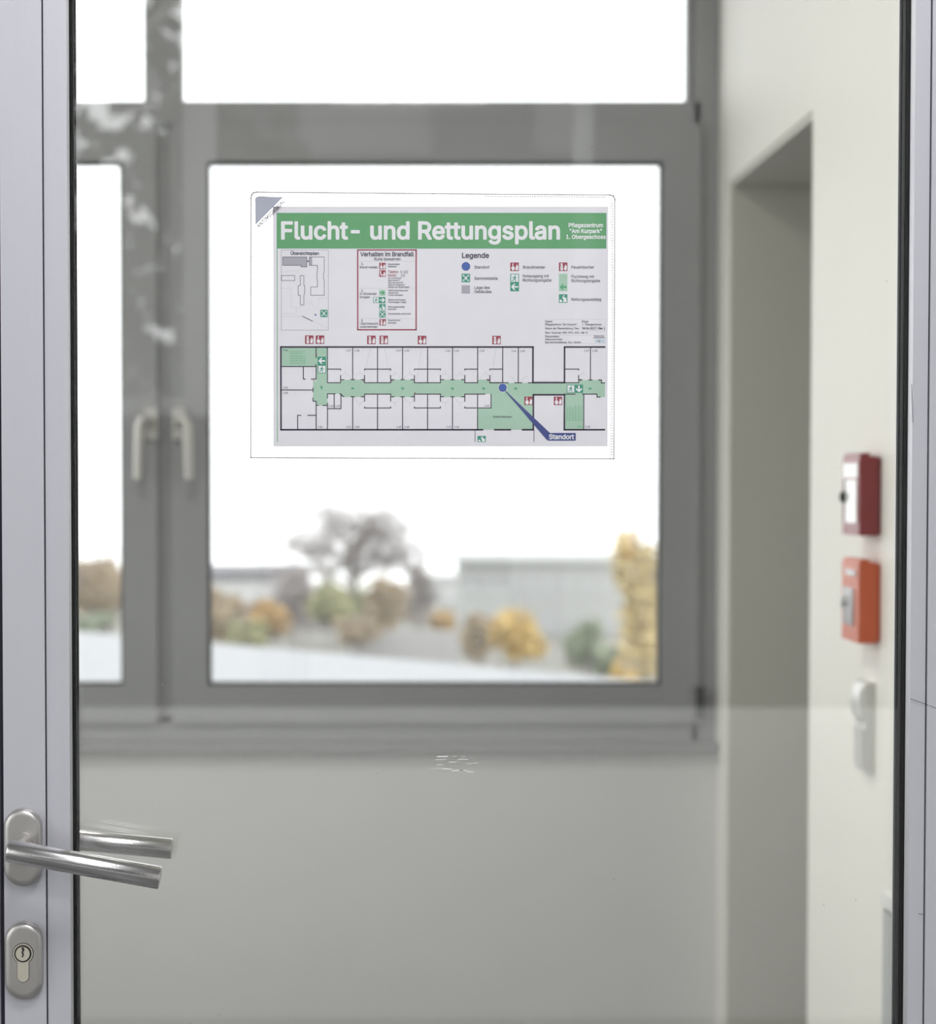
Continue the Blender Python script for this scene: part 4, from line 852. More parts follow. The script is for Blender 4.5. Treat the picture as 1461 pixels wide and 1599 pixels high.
GLYPHS_BOLD = {
'"':(321,"162,516 158,516 147,530 134,533 66,532 54,527 48,518 54,314 60,302 70,295 130,294 142,298 149,306 152,318 158,476 162,476 169,318 172,306 179,298 190,294 242,294 256,298 266,310 273,518 266,526 254,532 186,533 170,528","8,9,7 9,10,7 5,6,4 12,13,11 14,1,3 2,3,1 11,13,10 7,10,13 13,14,7 6,7,14 4,6,14 14,3,4 17,18,16 0,15,26 26,27,0 21,22,20 23,24,25 16,18,19 19,20,16 20,22,16 15,16,22 22,23,15 23,25,15 26,15,25 15,0,14 1,14,0"),
'-':(453,"294,164 342,164 358,176 361,188 361,248 355,260 346,267 114,268 102,265 93,256 90,184 96,172 106,165","10,11,12 12,7,10 9,10,7 7,8,9 2,3,1 0,1,3 3,4,0 6,0,4 4,5,6 7,12,0 0,6,7"),
'.':(188,"158,10 164,32 163,60 151,84 130,102 106,110 78,109 54,97 35,76 26,52 28,24 39,0 62,-20 86,-28 114,-26 138,-14","9,10,11 12,13,11 13,7,11 9,11,7 8,9,7 1,2,3 0,1,15 5,15,1 1,3,5 4,5,3 14,15,13 15,5,13 7,13,5 6,7,5"),
'/':(249,"244,476 259,532 256,544 250,552 238,556 174,556 164,552 157,544 -9,-72 -6,-88 6,-99 74,-100 86,-95 94,-84","8,9,10 11,12,13 8,10,11 11,13,8 1,2,3 4,5,0 0,1,4 1,3,4 8,13,0 7,8,0 0,5,7 5,6,7"),
'0':(453,"421,161 429,253 427,309 420,357 398,425 377,461 354,489 335,505 304,524 268,535 228,540 188,536 152,525 130,513 100,489 64,441 41,385 29,333 24,253 29,173 45,109 64,65 100,18 148,-15 188,-27 248,-30 304,-15 340,7 379,49 407,105 188,424 208,433 236,435 256,429 272,419 288,401 299,381 316,313 318,217 314,181 304,141 292,114 276,93 259,81 236,74 200,78 172,99 151,137 137,197 134,273 142,341 161,393","18,19,48 48,49,18 17,18,49 49,50,17 16,17,50 10,31,32 31,10,11 44,45,24 23,24,45 30,31,12 31,11,12 23,45,22 45,46,22 21,22,46 46,47,21 20,21,47 19,20,47 48,19,47 16,50,51 15,16,51 14,15,51 51,30,14 13,14,30 30,12,13 43,25,26 9,33,8 0,1,38 37,38,1 1,2,37 2,3,37 43,26,27 42,43,27 27,28,42 41,42,28 28,29,41 40,41,29 29,0,40 39,40,0 0,38,39 37,3,36 3,4,36 4,5,36 35,36,5 5,6,35 34,35,6 6,7,34 33,34,7 8,33,7 44,24,25 25,43,44 33,9,32 10,32,9"),
'1':(453,"376,-24 400,-22 414,-8 415,56 411,68 392,79 300,80 299,516 292,526 280,532 192,532 72,447 62,428 63,352 68,342 80,334 100,339 187,400 188,80 76,79 64,75 57,68 53,56 54,-8 63,-20 76,-24","15,16,14 23,24,25 22,23,25 25,19,22 19,20,22 21,22,20 14,16,13 12,13,16 8,9,7 10,17,7 7,9,10 6,0,5 1,2,0 2,3,0 5,0,3 3,4,5 0,6,18 17,18,6 0,18,25 19,25,18 12,16,17 11,12,17 17,10,11 7,17,6"),
'2':(453,"364,-24 396,-23 407,-16 412,-8 413,60 403,76 392,81 216,81 209,84 325,208 364,256 384,288 397,320 405,360 403,400 394,432 380,460 356,490 332,509 300,526 260,537 224,540 188,536 148,525 120,510 96,492 64,452 52,425 44,396 42,360 48,346 64,338 137,340 149,352 156,392 168,413 192,430 224,436 256,430 283,412 295,384 294,352 280,320 252,284 44,61 40,48 41,-8 51,-20 64,-24","47,48,46 45,46,48 44,45,48 29,30,31 28,29,31 33,34,32 22,36,37 37,21,22 24,35,36 23,24,36 36,22,23 7,8,48 44,48,8 28,31,32 32,34,28 27,28,34 26,27,34 34,35,26 25,26,35 35,24,25 9,10,43 42,43,10 17,18,39 38,39,18 18,19,38 20,38,19 2,3,1 0,1,3 3,4,0 6,0,4 4,5,6 42,10,11 41,42,11 11,12,41 12,13,41 40,41,13 13,14,40 14,15,40 39,40,15 15,16,39 17,39,16 7,48,0 0,6,7 9,43,8 38,20,37 21,37,20 44,8,43"),
'6':(453,"202,477 104,333 65,265 44,205 40,145 46,109 56,77 80,38 104,13 132,-7 164,-21 208,-30 244,-30 276,-25 308,-14 339,5 369,33 389,61 403,93 412,137 412,173 408,205 398,237 382,265 362,289 340,308 312,323 284,333 235,341 343,497 346,509 342,521 334,529 324,533 244,531 232,521 176,91 157,117 149,149 151,181 163,209 184,229 212,240 244,240 268,230 291,205 302,173 301,133 288,105 264,82 236,73 204,76","6,7,37 5,6,37 37,38,5 4,5,38 38,39,4 3,4,39 39,40,3 2,3,40 11,51,10 28,42,43 12,50,11 51,11,50 10,51,9 51,36,9 8,9,36 7,8,36 37,7,36 2,40,41 1,2,41 41,42,1 42,28,1 28,0,1 49,13,14 14,15,49 48,49,15 27,44,26 31,29,30 48,15,16 16,17,48 47,48,17 17,18,47 18,19,47 46,47,19 19,20,46 20,21,46 21,22,46 45,46,22 22,23,45 23,24,45 44,45,24 24,25,44 26,44,25 32,33,29 29,31,32 50,12,13 13,49,50 44,27,43 28,43,27 35,0,29 34,35,29 29,33,34 0,28,29"),
'7':(453,"74,-8 84,-20 98,-24 170,-23 186,-12 413,440 414,512 410,523 402,530 390,533 62,533 50,529 41,520 38,448 44,436 54,429 286,428 76,12","17,0,1 13,14,15 15,10,13 12,13,10 11,12,10 5,6,9 6,7,9 8,9,7 16,4,5 5,9,16 17,1,2 2,3,17 3,4,17 4,16,17 10,15,16 16,9,10"),
'8':(453,"309,117 292,93 268,79 236,73 196,76 168,87 149,105 141,125 141,153 154,181 180,201 216,211 252,208 284,194 304,173 312,145 47,397 48,361 58,321 74,293 96,269 68,242 50,217 38,193 30,161 29,121 34,89 46,61 64,36 96,7 127,-11 172,-26 208,-30 260,-29 296,-22 340,-4 368,15 396,45 412,73 422,105 425,133 420,173 409,205 389,237 356,269 388,309 398,333 405,365 405,397 399,425 390,449 372,476 332,511 288,531 228,539 176,534 124,513 88,485 62,449 53,425 260,320 236,314 208,315 184,324 169,337 159,357 157,381 162,401 176,420 200,432 232,436 260,430 283,413 294,389 293,357 280,334","32,4,31 11,62,10 63,10,62 31,4,30 4,5,30 29,30,5 5,6,29 28,29,6 27,28,6 6,7,27 26,27,7 25,26,7 24,25,7 7,8,24 23,24,8 22,23,8 8,9,22 21,22,9 20,21,9 9,10,20 10,63,20 63,64,20 19,20,64 64,65,19 18,19,65 17,18,65 65,66,17 16,17,66 59,16,66 66,67,59 58,59,67 57,58,67 67,68,57 56,57,68 68,69,56 69,55,56 33,2,3 12,60,61 2,33,34 70,71,53 54,70,53 40,41,15 41,42,15 2,34,35 1,2,35 35,36,1 36,37,1 0,1,37 37,38,0 38,39,0 39,40,0 40,15,0 15,42,14 42,43,14 43,44,14 13,14,44 12,13,44 60,12,44 75,60,44 74,75,44 44,45,74 45,46,74 46,47,74 73,74,47 47,48,73 48,49,73 49,50,73 72,73,50 50,51,72 51,52,72 71,72,52 53,71,52 33,3,32 4,32,3 12,61,11 62,11,61 70,54,69 55,69,54"),
'A':(480,"311,484 297,520 284,531 200,533 188,529 180,520 -6,8 -6,-8 4,-21 16,-24 84,-24 100,-18 108,-8 151,116 156,118 324,118 328,115 372,-8 380,-19 392,-24 464,-24 476,-20 484,-12 486,8 235,360 240,368 288,223 189,224","6,7,8 11,12,10 6,8,9 9,10,6 10,12,6 13,14,27 27,24,5 3,4,5 6,12,13 13,27,6 27,5,6 15,16,26 25,26,0 0,1,2 17,18,19 20,21,22 22,23,20 20,23,19 17,19,23 17,23,16 26,16,23 0,26,23 15,26,14 27,14,26 5,24,25 25,0,5 3,5,0 0,2,3"),
'B':(456,"36,372 36,0 44,-18 60,-24 288,-22 324,-15 354,-4 382,12 404,32 422,56 434,84 441,120 441,152 435,188 423,216 402,244 372,268 392,286 409,312 419,340 422,372 419,404 409,440 395,464 376,486 352,505 328,517 276,531 52,531 42,524 36,512 256,311 152,309 149,312 149,424 152,428 264,426 284,420 299,408 311,380 307,348 288,324 280,84 244,81 152,81 149,84 149,204 152,207 264,206 288,200 312,184 329,156 331,136 329,120 312,96","28,29,30 33,46,47 45,3,44 1,2,3 3,45,1 45,46,1 0,1,46 46,33,0 33,34,0 30,0,34 36,27,35 4,42,43 31,48,49 49,41,31 44,3,4 4,43,44 48,31,47 31,32,47 33,47,32 30,34,35 28,30,35 35,27,28 54,5,6 6,7,54 54,7,8 53,54,8 8,9,53 9,10,53 10,11,53 52,53,11 11,12,52 51,52,12 12,13,51 13,14,51 14,15,51 50,51,15 16,50,15 19,20,39 20,21,39 21,22,39 42,4,5 5,54,42 50,16,49 41,49,16 40,41,16 16,17,40 17,18,40 18,19,40 19,39,40 39,22,38 22,23,38 23,24,38 24,25,38 37,38,25 25,26,37 36,37,26 27,36,26"),
'C':(510,"147,353 168,387 199,413 240,429 280,431 320,422 352,401 372,377 387,337 396,328 408,324 480,325 488,330 496,341 493,369 476,417 447,461 424,484 395,505 360,523 324,533 284,539 244,539 176,523 140,506 116,489 87,461 60,426 30,357 17,281 20,201 39,125 59,85 84,50 136,5 200,-22 244,-30 280,-31 320,-26 360,-14 392,2 420,21 452,54 477,93 496,153 492,174 476,184 408,184 396,181 388,173 376,140 360,116 336,95 308,83 256,77 208,90 180,109 160,132 142,165 133,197 128,233 128,277 136,325","30,31,59 59,60,30 29,30,60 60,61,29 28,29,61 61,62,28 37,54,36 22,3,4 4,21,22 36,54,35 54,55,35 23,2,3 3,22,23 35,55,34 55,56,34 33,34,56 56,57,33 32,33,57 57,58,32 31,32,58 59,31,58 28,62,0 27,28,0 0,1,27 26,27,1 25,26,1 1,2,25 24,25,2 2,23,24 53,38,39 39,52,53 52,39,40 5,6,18 18,19,5 20,5,19 44,45,46 11,12,13 13,14,11 43,44,47 44,46,47 11,14,10 15,10,14 52,40,41 51,52,41 41,42,51 50,51,42 42,43,50 43,47,50 49,50,47 48,49,47 9,10,8 7,8,10 10,15,7 15,16,7 6,7,16 16,17,6 18,6,17 38,53,37 54,37,53 5,20,4 21,4,20"),
'F':(410,"152,197 348,197 366,208 370,220 370,280 366,292 356,300 149,304 149,424 152,428 368,428 380,430 390,440 393,452 393,512 383,528 368,533 60,533 48,529 40,522 36,508 37,-8 47,-20 60,-24 128,-24 145,-12 149,0 149,192","22,23,21 19,20,17 17,18,19 24,25,26 0,7,27 24,26,23 21,23,26 26,27,21 27,7,21 20,21,7 7,8,20 17,20,8 10,16,9 12,13,11 1,2,3 3,4,1 6,1,4 5,6,4 11,13,10 16,10,13 13,14,16 14,15,16 7,0,1 1,6,7 17,8,9 9,16,17"),
'I':(300,"43,428 91,428 94,424 94,84 91,81 27,81 12,72 7,56 7,0 10,-12 19,-21 31,-24 279,-22 287,-16 293,-4 293,60 288,72 271,81 211,81 207,84 207,424 211,428 271,428 288,436 293,452 291,520 283,528 271,533 23,531 13,524 7,512 7,448 19,431","9,10,8 0,1,28 8,10,11 7,8,11 11,4,7 4,5,7 6,7,5 32,0,31 30,31,0 0,28,30 29,30,28 2,19,20 12,13,14 12,14,18 17,18,14 14,15,17 15,16,17 23,24,22 21,22,24 27,21,24 24,25,27 25,26,27 12,18,11 4,11,18 18,19,4 3,4,19 19,2,3 2,20,1 20,21,1 21,27,1 28,1,27"),
'K':(467,"360,-21 372,-24 456,-23 469,-12 471,8 275,288 465,492 472,504 469,520 452,532 364,533 352,530 152,314 149,320 149,508 146,520 139,528 128,532 60,533 48,529 39,520 36,508 36,0 39,-12 48,-21 60,-24 128,-24 144,-14 149,0 149,156 196,206","23,24,25 23,25,22 20,21,19 27,28,26 26,28,25 22,25,28 21,22,13 19,21,18 30,12,29 0,5,30 12,30,5 3,4,2 1,2,4 7,8,6 9,6,8 1,4,0 5,0,4 11,5,6 10,11,6 6,9,10 22,28,29 13,22,29 29,12,13 21,13,14 18,21,14 17,18,14 16,17,14 15,16,14 5,11,12"),
'L':(393,"360,-24 376,-19 385,-4 385,60 380,72 372,78 152,81 149,84 148,513 140,527 128,532 60,533 48,529 39,520 36,508 36,0 39,-12 48,-21 60,-24","17,18,16 15,16,18 11,12,14 13,14,12 3,4,5 1,2,0 2,3,0 3,5,0 6,0,5 0,6,18 6,7,18 15,18,7 14,15,7 7,8,14 11,14,8 10,11,8 8,9,10"),
'M':(628,"350,248 316,156 170,524 160,531 148,533 60,533 42,524 36,508 36,0 44,-18 60,-24 124,-24 136,-19 145,-8 148,282 265,-12 273,-20 284,-24 340,-24 355,-20 364,-9 480,286 482,-8 488,-18 500,-24 568,-24 584,-18 592,0 592,508 586,524 576,531 564,533 476,533 458,524","8,9,10 10,11,8 6,7,5 16,17,15 3,4,2 11,12,13 8,11,13 13,14,8 7,8,14 14,2,7 2,4,7 5,7,4 19,20,18 21,33,0 28,29,30 26,27,25 24,25,27 28,30,31 23,24,22 24,27,22 21,22,27 27,28,21 33,21,28 32,33,28 28,31,32 15,17,18 18,20,15 1,15,20 21,0,1 14,1,2 15,1,14 1,20,21"),
'N':(523,"487,136 487,508 480,526 464,533 396,533 384,528 376,516 375,188 372,182 155,524 136,533 56,532 42,524 36,508 36,0 44,-18 60,-24 128,-24 140,-19 148,-8 149,320 152,326 366,-12 376,-21 464,-24 476,-20 484,-12 487,0","15,16,14 16,17,14 12,13,11 18,19,17 14,17,19 19,20,14 13,14,20 20,21,13 21,9,13 9,10,13 11,13,10 4,5,6 26,27,25 2,3,1 25,27,24 7,8,0 0,1,7 6,7,1 4,6,1 1,3,4 23,24,22 24,27,22 27,0,22 0,8,22 9,21,8 22,8,21"),
'O':(533,"147,353 164,381 187,405 216,422 244,430 280,431 312,424 340,410 364,389 385,357 397,325 405,277 405,233 401,197 388,157 372,129 348,105 304,82 252,78 208,90 188,103 168,122 141,169 130,217 130,293 136,325 444,464 400,501 356,524 312,536 244,539 200,531 154,513 104,479 72,443 40,385 24,333 17,281 20,201 31,149 50,101 85,49 120,17 156,-6 200,-22 244,-30 312,-27 356,-15 396,5 432,32 461,65 486,105 504,153 516,225 516,281 509,333 495,381 473,425","39,40,22 22,23,39 38,39,23 37,38,23 23,24,37 36,37,24 24,25,36 35,36,25 45,18,44 19,44,18 31,3,4 4,30,31 44,19,43 20,43,19 32,2,3 3,31,32 43,20,42 20,21,42 41,42,21 40,41,21 22,40,21 35,25,0 34,35,0 0,1,34 33,34,1 1,2,33 2,32,33 6,29,5 17,46,47 16,17,47 47,48,16 6,7,28 29,6,28 52,53,13 12,13,53 53,54,12 11,12,54 54,55,11 10,11,55 55,56,10 16,48,49 15,16,49 49,50,15 50,51,15 14,15,51 51,52,14 52,13,14 10,56,9 56,57,9 8,9,57 57,26,8 7,8,26 26,27,7 28,7,27 18,45,46 46,17,18 30,4,5 5,29,30"),
'P':(445,"36,372 36,-4 42,-16 56,-24 132,-23 142,-16 148,-4 149,160 256,162 292,167 331,180 372,206 403,240 423,284 432,332 427,396 411,440 393,468 360,498 324,518 292,527 256,532 60,533 44,527 36,512 200,428 244,428 272,423 294,412 309,396 319,364 319,328 308,298 288,279 272,272 244,267 149,268 149,424 152,428","1,2,3 22,23,24 26,21,25 8,35,7 36,7,35 25,21,38 4,5,6 3,4,6 1,3,6 6,7,1 0,1,7 7,36,0 36,37,0 24,0,37 22,24,37 37,38,22 38,21,22 34,9,10 33,34,10 10,11,33 32,33,11 11,12,32 12,13,32 31,32,13 13,14,31 30,31,14 14,15,30 29,30,15 15,16,29 16,17,29 28,29,17 17,18,28 18,19,28 27,28,19 20,27,19 9,34,8 35,8,34 21,26,27 27,20,21"),
'R':(449,"360,-24 432,-24 444,-18 451,-4 449,12 348,196 384,224 401,244 417,272 428,304 433,336 431,384 424,416 412,444 393,472 368,495 331,516 296,527 236,533 60,533 48,529 39,520 36,508 36,0 39,-12 48,-21 60,-24 128,-24 142,-16 149,0 149,172 228,174 234,172 332,-12 344,-22 200,428 272,424 292,415 309,400 319,372 320,336 312,311 296,294 280,286 256,280 150,280 149,424 152,428","21,22,20 28,29,27 26,27,29 24,25,26 23,24,26 26,29,23 20,22,19 45,30,31 43,44,32 31,32,44 45,31,44 36,18,35 47,35,18 23,29,30 30,45,23 22,23,45 46,22,45 22,46,47 19,22,47 47,18,19 33,34,0 4,2,3 2,4,1 1,4,0 33,0,4 5,33,4 41,6,7 7,8,41 8,9,41 40,41,9 9,10,40 39,40,10 10,11,39 11,12,39 38,39,12 12,13,38 13,14,38 15,38,14 33,5,32 43,32,5 42,43,5 5,6,42 6,41,42 38,15,37 15,16,37 36,37,16 16,17,36 18,36,17"),
'S':(447,"166,336 144,355 140,383 151,407 178,426 218,434 262,430 282,421 300,407 310,391 316,367 326,357 402,354 418,361 425,375 421,407 410,439 378,484 354,504 326,519 294,531 262,537 194,538 142,526 114,513 86,494 66,475 49,451 31,403 28,371 32,335 46,301 70,271 98,250 134,231 290,181 314,163 321,143 316,115 293,91 258,77 214,73 178,80 150,95 134,115 126,147 114,158 30,159 22,154 15,143 16,119 28,75 46,44 74,14 102,-5 134,-19 166,-28 206,-32 262,-31 302,-23 334,-11 362,5 388,27 407,51 421,79 429,107 432,139 428,175 421,199 390,242 346,274 302,293 206,320","49,50,47 48,49,47 47,50,46 57,41,56 42,56,41 56,42,55 72,0,34 3,4,24 23,24,4 4,22,23 55,42,54 42,43,54 53,54,43 52,53,43 43,44,52 51,52,44 50,51,44 46,50,44 44,45,46 34,0,33 0,1,33 32,33,1 31,32,1 30,31,1 1,2,30 29,30,2 28,29,2 27,28,2 2,3,27 26,27,3 25,26,3 3,24,25 20,21,6 5,6,21 10,11,9 40,58,59 39,40,59 13,14,12 14,15,12 39,59,60 60,61,39 61,62,39 38,39,62 62,63,38 63,64,38 64,65,38 37,38,65 65,66,37 66,67,37 67,68,37 36,37,68 68,69,36 69,70,36 35,36,70 71,35,70 9,11,12 12,15,9 15,16,9 8,9,16 16,17,8 17,18,8 7,8,18 18,19,7 6,7,19 20,6,19 41,57,58 58,40,41 72,34,35 35,71,72 22,4,5 5,21,22"),
'T':(449,"281,140 281,424 284,428 420,428 430,432 438,440 441,452 441,512 436,523 428,530 416,533 32,533 18,528 8,512 8,452 11,440 18,432 32,428 168,427 169,0 172,-12 180,-20 192,-24 260,-24 276,-15 281,0","14,15,16 16,17,14 20,21,19 21,22,19 18,11,17 14,17,11 13,14,11 12,13,11 5,6,4 3,4,6 7,8,9 10,2,3 3,6,10 6,7,10 7,9,10 24,25,23 22,23,25 19,22,25 25,0,19 0,1,18 1,2,18 2,10,18 11,18,10 19,0,18"),
'V':(480,"126,464 105,520 92,531 8,531 -5,520 -6,500 183,-12 200,-24 284,-23 296,-16 301,-8 485,500 486,516 477,528 464,533 392,533 380,528 374,520 240,138","2,3,5 4,5,3 6,7,18 6,18,5 18,0,5 0,1,5 2,5,1 8,9,10 13,11,12 14,15,11 11,13,14 11,15,17 16,17,15 8,10,7 18,7,10 10,11,18 11,17,18"),
'a':(389,"182,70 150,71 126,81 116,99 117,115 122,123 134,133 158,141 250,154 250,123 236,95 210,77 361,115 361,251 356,295 349,319 336,343 318,365 300,379 270,395 234,405 194,408 158,406 122,397 90,383 62,363 37,335 17,291 22,276 34,268 94,250 106,251 118,258 131,279 149,295 170,304 198,307 221,303 237,295 246,283 251,263 251,255 246,253 146,239 90,225 50,204 27,179 14,155 8,131 9,79 15,55 28,31 62,-4 98,-22 146,-32 202,-28 250,-7 262,-19 274,-24 346,-22 357,-13 361,-1","27,28,29 29,26,27 30,31,32 7,43,6 54,1,53 1,2,53 30,32,33 53,2,52 51,52,2 2,3,51 50,51,3 49,50,3 48,49,3 3,4,48 47,48,4 46,47,4 4,5,46 45,46,5 44,45,5 5,6,44 6,43,44 26,29,30 30,33,26 25,26,33 33,34,25 24,25,34 34,23,24 22,35,36 36,21,22 0,55,56 11,0,56 56,10,11 37,20,36 21,36,20 60,61,59 59,61,58 12,13,8 41,8,13 40,41,13 13,14,40 57,58,56 58,61,56 10,56,61 61,12,10 9,10,12 12,8,9 8,41,42 40,14,39 14,15,39 15,16,39 16,17,39 38,39,17 17,18,38 18,19,38 37,38,19 20,37,19 55,0,54 1,54,0 43,7,8 8,42,43 23,34,35 35,22,23"),
'b':(424,"29,364 29,0 35,-16 49,-24 117,-24 130,-16 137,-2 185,-27 217,-32 249,-31 297,-20 342,8 373,41 392,76 408,124 414,168 412,228 404,268 385,316 363,348 341,370 313,389 261,406 229,408 193,405 169,398 141,381 138,388 137,512 132,524 117,533 49,532 31,520 29,508 137,176 138,216 145,248 159,276 177,293 205,305 237,304 261,295 281,276 300,232 303,168 289,116 264,84 245,74 221,71 197,74 177,84 161,100 149,121","2,3,1 5,6,4 1,3,4 4,6,1 0,1,34 30,31,33 32,33,31 37,38,26 50,51,6 1,6,51 51,52,1 34,1,52 0,34,35 35,36,0 36,37,0 37,26,0 26,27,0 33,0,27 27,28,33 30,33,28 29,30,28 40,23,39 48,8,9 9,47,48 41,22,40 23,40,22 14,15,44 15,16,44 43,44,16 16,17,43 17,18,43 47,9,10 46,47,10 10,11,46 11,12,46 45,46,12 12,13,45 13,14,45 14,44,45 43,18,42 18,19,42 19,20,42 41,42,20 20,21,41 22,41,21 8,48,7 48,49,7 6,7,49 50,6,49 26,38,39 25,26,39 24,25,39 39,23,24"),
'c':(396,"362,332 334,364 302,386 258,402 218,408 170,405 134,395 102,379 66,348 42,316 21,268 13,228 11,168 17,124 34,76 53,44 78,16 105,-4 138,-21 170,-29 218,-32 258,-26 294,-13 322,3 349,28 370,57 384,88 386,108 378,121 310,140 298,140 285,132 270,100 250,81 218,71 182,74 156,88 135,116 123,156 121,200 128,240 140,268 161,292 186,303 222,305 250,295 270,276 283,248 298,238 374,256 384,268 385,280","12,13,38 38,39,12 11,12,39 20,34,19 34,35,19 19,35,18 42,43,6 43,5,6 18,35,17 35,36,17 16,17,36 15,16,36 36,37,15 14,15,37 13,14,37 38,13,37 11,39,40 10,11,40 9,10,40 40,41,9 8,9,41 41,42,8 7,8,42 42,6,7 45,3,44 4,44,3 46,47,48 33,21,22 26,27,28 50,51,49 25,26,29 26,28,29 49,51,0 33,22,23 32,33,23 23,24,32 24,25,32 25,29,32 31,32,29 30,31,29 49,0,48 46,48,0 0,1,46 45,46,1 1,2,45 3,45,2 34,20,21 21,33,34 44,4,43 5,43,4"),
'd':(424,"330,533 302,531 288,516 286,380 254,399 218,407 178,408 130,397 98,380 70,357 42,320 25,284 13,232 10,188 15,132 26,92 43,56 70,19 98,-4 130,-20 162,-29 206,-32 250,-23 286,-3 298,-19 310,-24 378,-23 389,-16 394,-8 396,512 390,524 378,532 121,176 122,216 131,252 143,276 162,294 186,304 222,304 246,295 266,275 277,256 284,228 286,164 274,116 261,96 246,82 226,73 202,71 178,75 161,84 145,100 134,118 125,144","13,14,32 32,33,13 12,13,33 11,12,33 48,49,20 20,49,19 49,50,19 36,37,7 37,6,7 19,50,18 17,18,50 50,51,17 16,17,51 51,52,16 15,16,52 52,53,15 14,15,53 32,14,53 11,33,34 10,11,34 34,35,10 9,10,35 35,36,9 8,9,36 36,7,8 5,38,4 24,25,23 27,28,26 31,0,29 29,30,31 26,28,25 23,25,28 2,3,29 29,0,2 1,2,0 47,22,23 46,47,23 45,46,23 44,45,23 23,28,44 28,43,44 43,28,42 28,29,42 29,3,42 41,42,3 40,41,3 39,40,3 38,39,3 4,38,3 48,20,21 21,22,48 22,47,48 38,5,37 6,37,5"),
'e':(404,"364,116 310,129 298,128 286,120 274,96 258,82 234,72 202,71 174,77 150,92 133,116 124,140 126,145 374,146 390,155 395,168 394,216 389,260 380,288 352,340 314,376 286,392 250,403 206,408 170,406 134,396 102,380 74,357 52,332 32,296 16,248 11,204 13,148 21,108 42,60 66,28 93,4 138,-20 190,-31 242,-30 290,-18 341,12 374,52 388,84 388,96 382,108 271,268 280,248 274,245 130,245 126,248 138,272 152,288 170,299 190,305 214,306 238,300 258,286","32,33,11 11,12,32 31,32,12 12,50,31 30,31,50 29,30,50 55,23,54 8,38,7 24,53,54 54,23,24 38,8,37 53,24,25 37,8,36 8,9,36 35,36,9 9,10,35 34,35,10 33,34,10 11,33,10 50,12,49 29,50,51 28,29,51 27,28,51 51,52,27 26,27,52 52,53,26 53,25,26 6,39,40 5,6,40 22,56,21 42,0,1 43,44,45 0,42,43 43,45,0 14,15,13 15,16,13 5,40,41 4,5,41 41,42,4 42,1,4 3,4,1 2,3,1 13,16,47 16,17,47 17,18,47 46,47,18 18,19,46 57,46,19 19,20,57 56,57,20 21,56,20 7,38,39 39,6,7 49,12,48 56,22,55 23,55,22 47,48,13 48,12,13"),
'f':(254,"210,303 234,304 249,316 252,328 250,388 242,398 230,403 166,403 167,432 173,444 180,448 202,450 230,445 246,454 267,520 262,535 250,544 214,552 178,554 146,548 114,535 82,508 65,480 58,452 56,404 2,403 -10,397 -16,388 -18,328 -12,312 2,303 50,303 57,300 57,0 60,-12 70,-22 146,-24 158,-17 164,-8 166,300 170,303","29,30,28 32,24,31 28,30,31 31,24,28 24,25,28 27,28,25 26,27,25 37,38,36 34,35,33 35,36,33 36,38,33 7,39,40 18,10,11 11,17,18 7,40,0 14,15,16 2,3,1 3,4,6 5,6,4 1,3,0 3,6,0 7,0,6 12,13,11 13,14,11 17,11,14 14,16,17 33,38,39 32,33,39 39,7,32 24,32,7 7,8,24 23,24,8 22,23,8 8,9,22 21,22,9 20,21,9 9,10,20 19,20,10 10,18,19"),
'g':(425,"186,-72 150,-59 117,-23 102,-17 90,-19 36,-51 28,-63 27,-75 53,-115 94,-148 150,-169 206,-175 270,-167 316,-151 358,-118 385,-75 394,-43 396,-11 396,377 392,393 382,401 306,402 294,394 286,381 254,399 222,407 178,408 142,401 102,382 74,361 50,333 27,289 12,229 13,149 27,93 42,64 62,37 102,5 130,-8 162,-17 194,-19 230,-16 254,-10 286,8 287,5 283,-35 266,-57 230,-71 126,146 121,181 123,225 133,257 148,281 170,299 198,305 230,302 254,289 268,273 278,254 288,205 283,145 274,121 262,105 247,93 230,86 206,83 178,87 162,94 146,107 134,125","5,6,7 5,7,8 8,4,5 1,10,0 39,66,38 66,67,38 53,26,27 10,1,9 8,9,1 4,8,1 1,2,4 3,4,2 38,67,37 67,68,37 36,37,68 35,36,68 68,69,35 34,35,69 69,48,34 33,34,48 48,49,33 32,33,49 49,50,32 31,32,50 50,51,31 30,31,51 51,52,30 29,30,52 28,29,52 52,53,28 53,27,28 65,40,41 41,64,65 47,11,12 12,46,47 64,41,42 25,54,55 55,24,25 20,21,18 18,19,20 14,15,45 15,16,45 16,17,45 44,45,17 43,44,17 61,43,17 60,61,17 59,60,17 17,18,59 58,59,18 18,21,23 22,23,21 46,12,13 13,14,46 14,45,46 64,42,43 63,64,43 62,63,43 43,61,62 58,18,57 18,23,57 56,57,23 55,56,23 24,55,23 0,10,11 11,47,0 66,39,40 40,65,66 26,53,54 54,25,26"),
'h':(410,"353,-24 373,-18 381,0 381,256 373,304 361,334 341,363 321,381 297,395 269,404 229,408 197,406 139,384 138,508 133,523 117,533 53,533 41,529 31,520 29,508 29,0 32,-12 41,-21 53,-24 117,-24 134,-12 138,0 140,252 149,273 165,291 185,301 213,305 237,301 251,292 264,276 270,256 273,-8 281,-18 293,-24","20,21,22 22,23,20 16,17,19 18,19,17 14,15,13 12,27,28 28,29,12 29,30,12 25,26,24 23,24,26 20,23,26 26,27,20 19,20,27 27,12,19 12,13,19 16,19,13 13,15,16 32,10,31 11,31,10 10,32,9 1,2,0 36,37,38 38,0,36 0,2,36 35,36,2 2,3,35 3,4,35 34,35,4 4,5,34 5,6,34 33,34,6 6,7,33 7,8,33 32,33,8 9,32,8 31,11,30 12,30,11"),
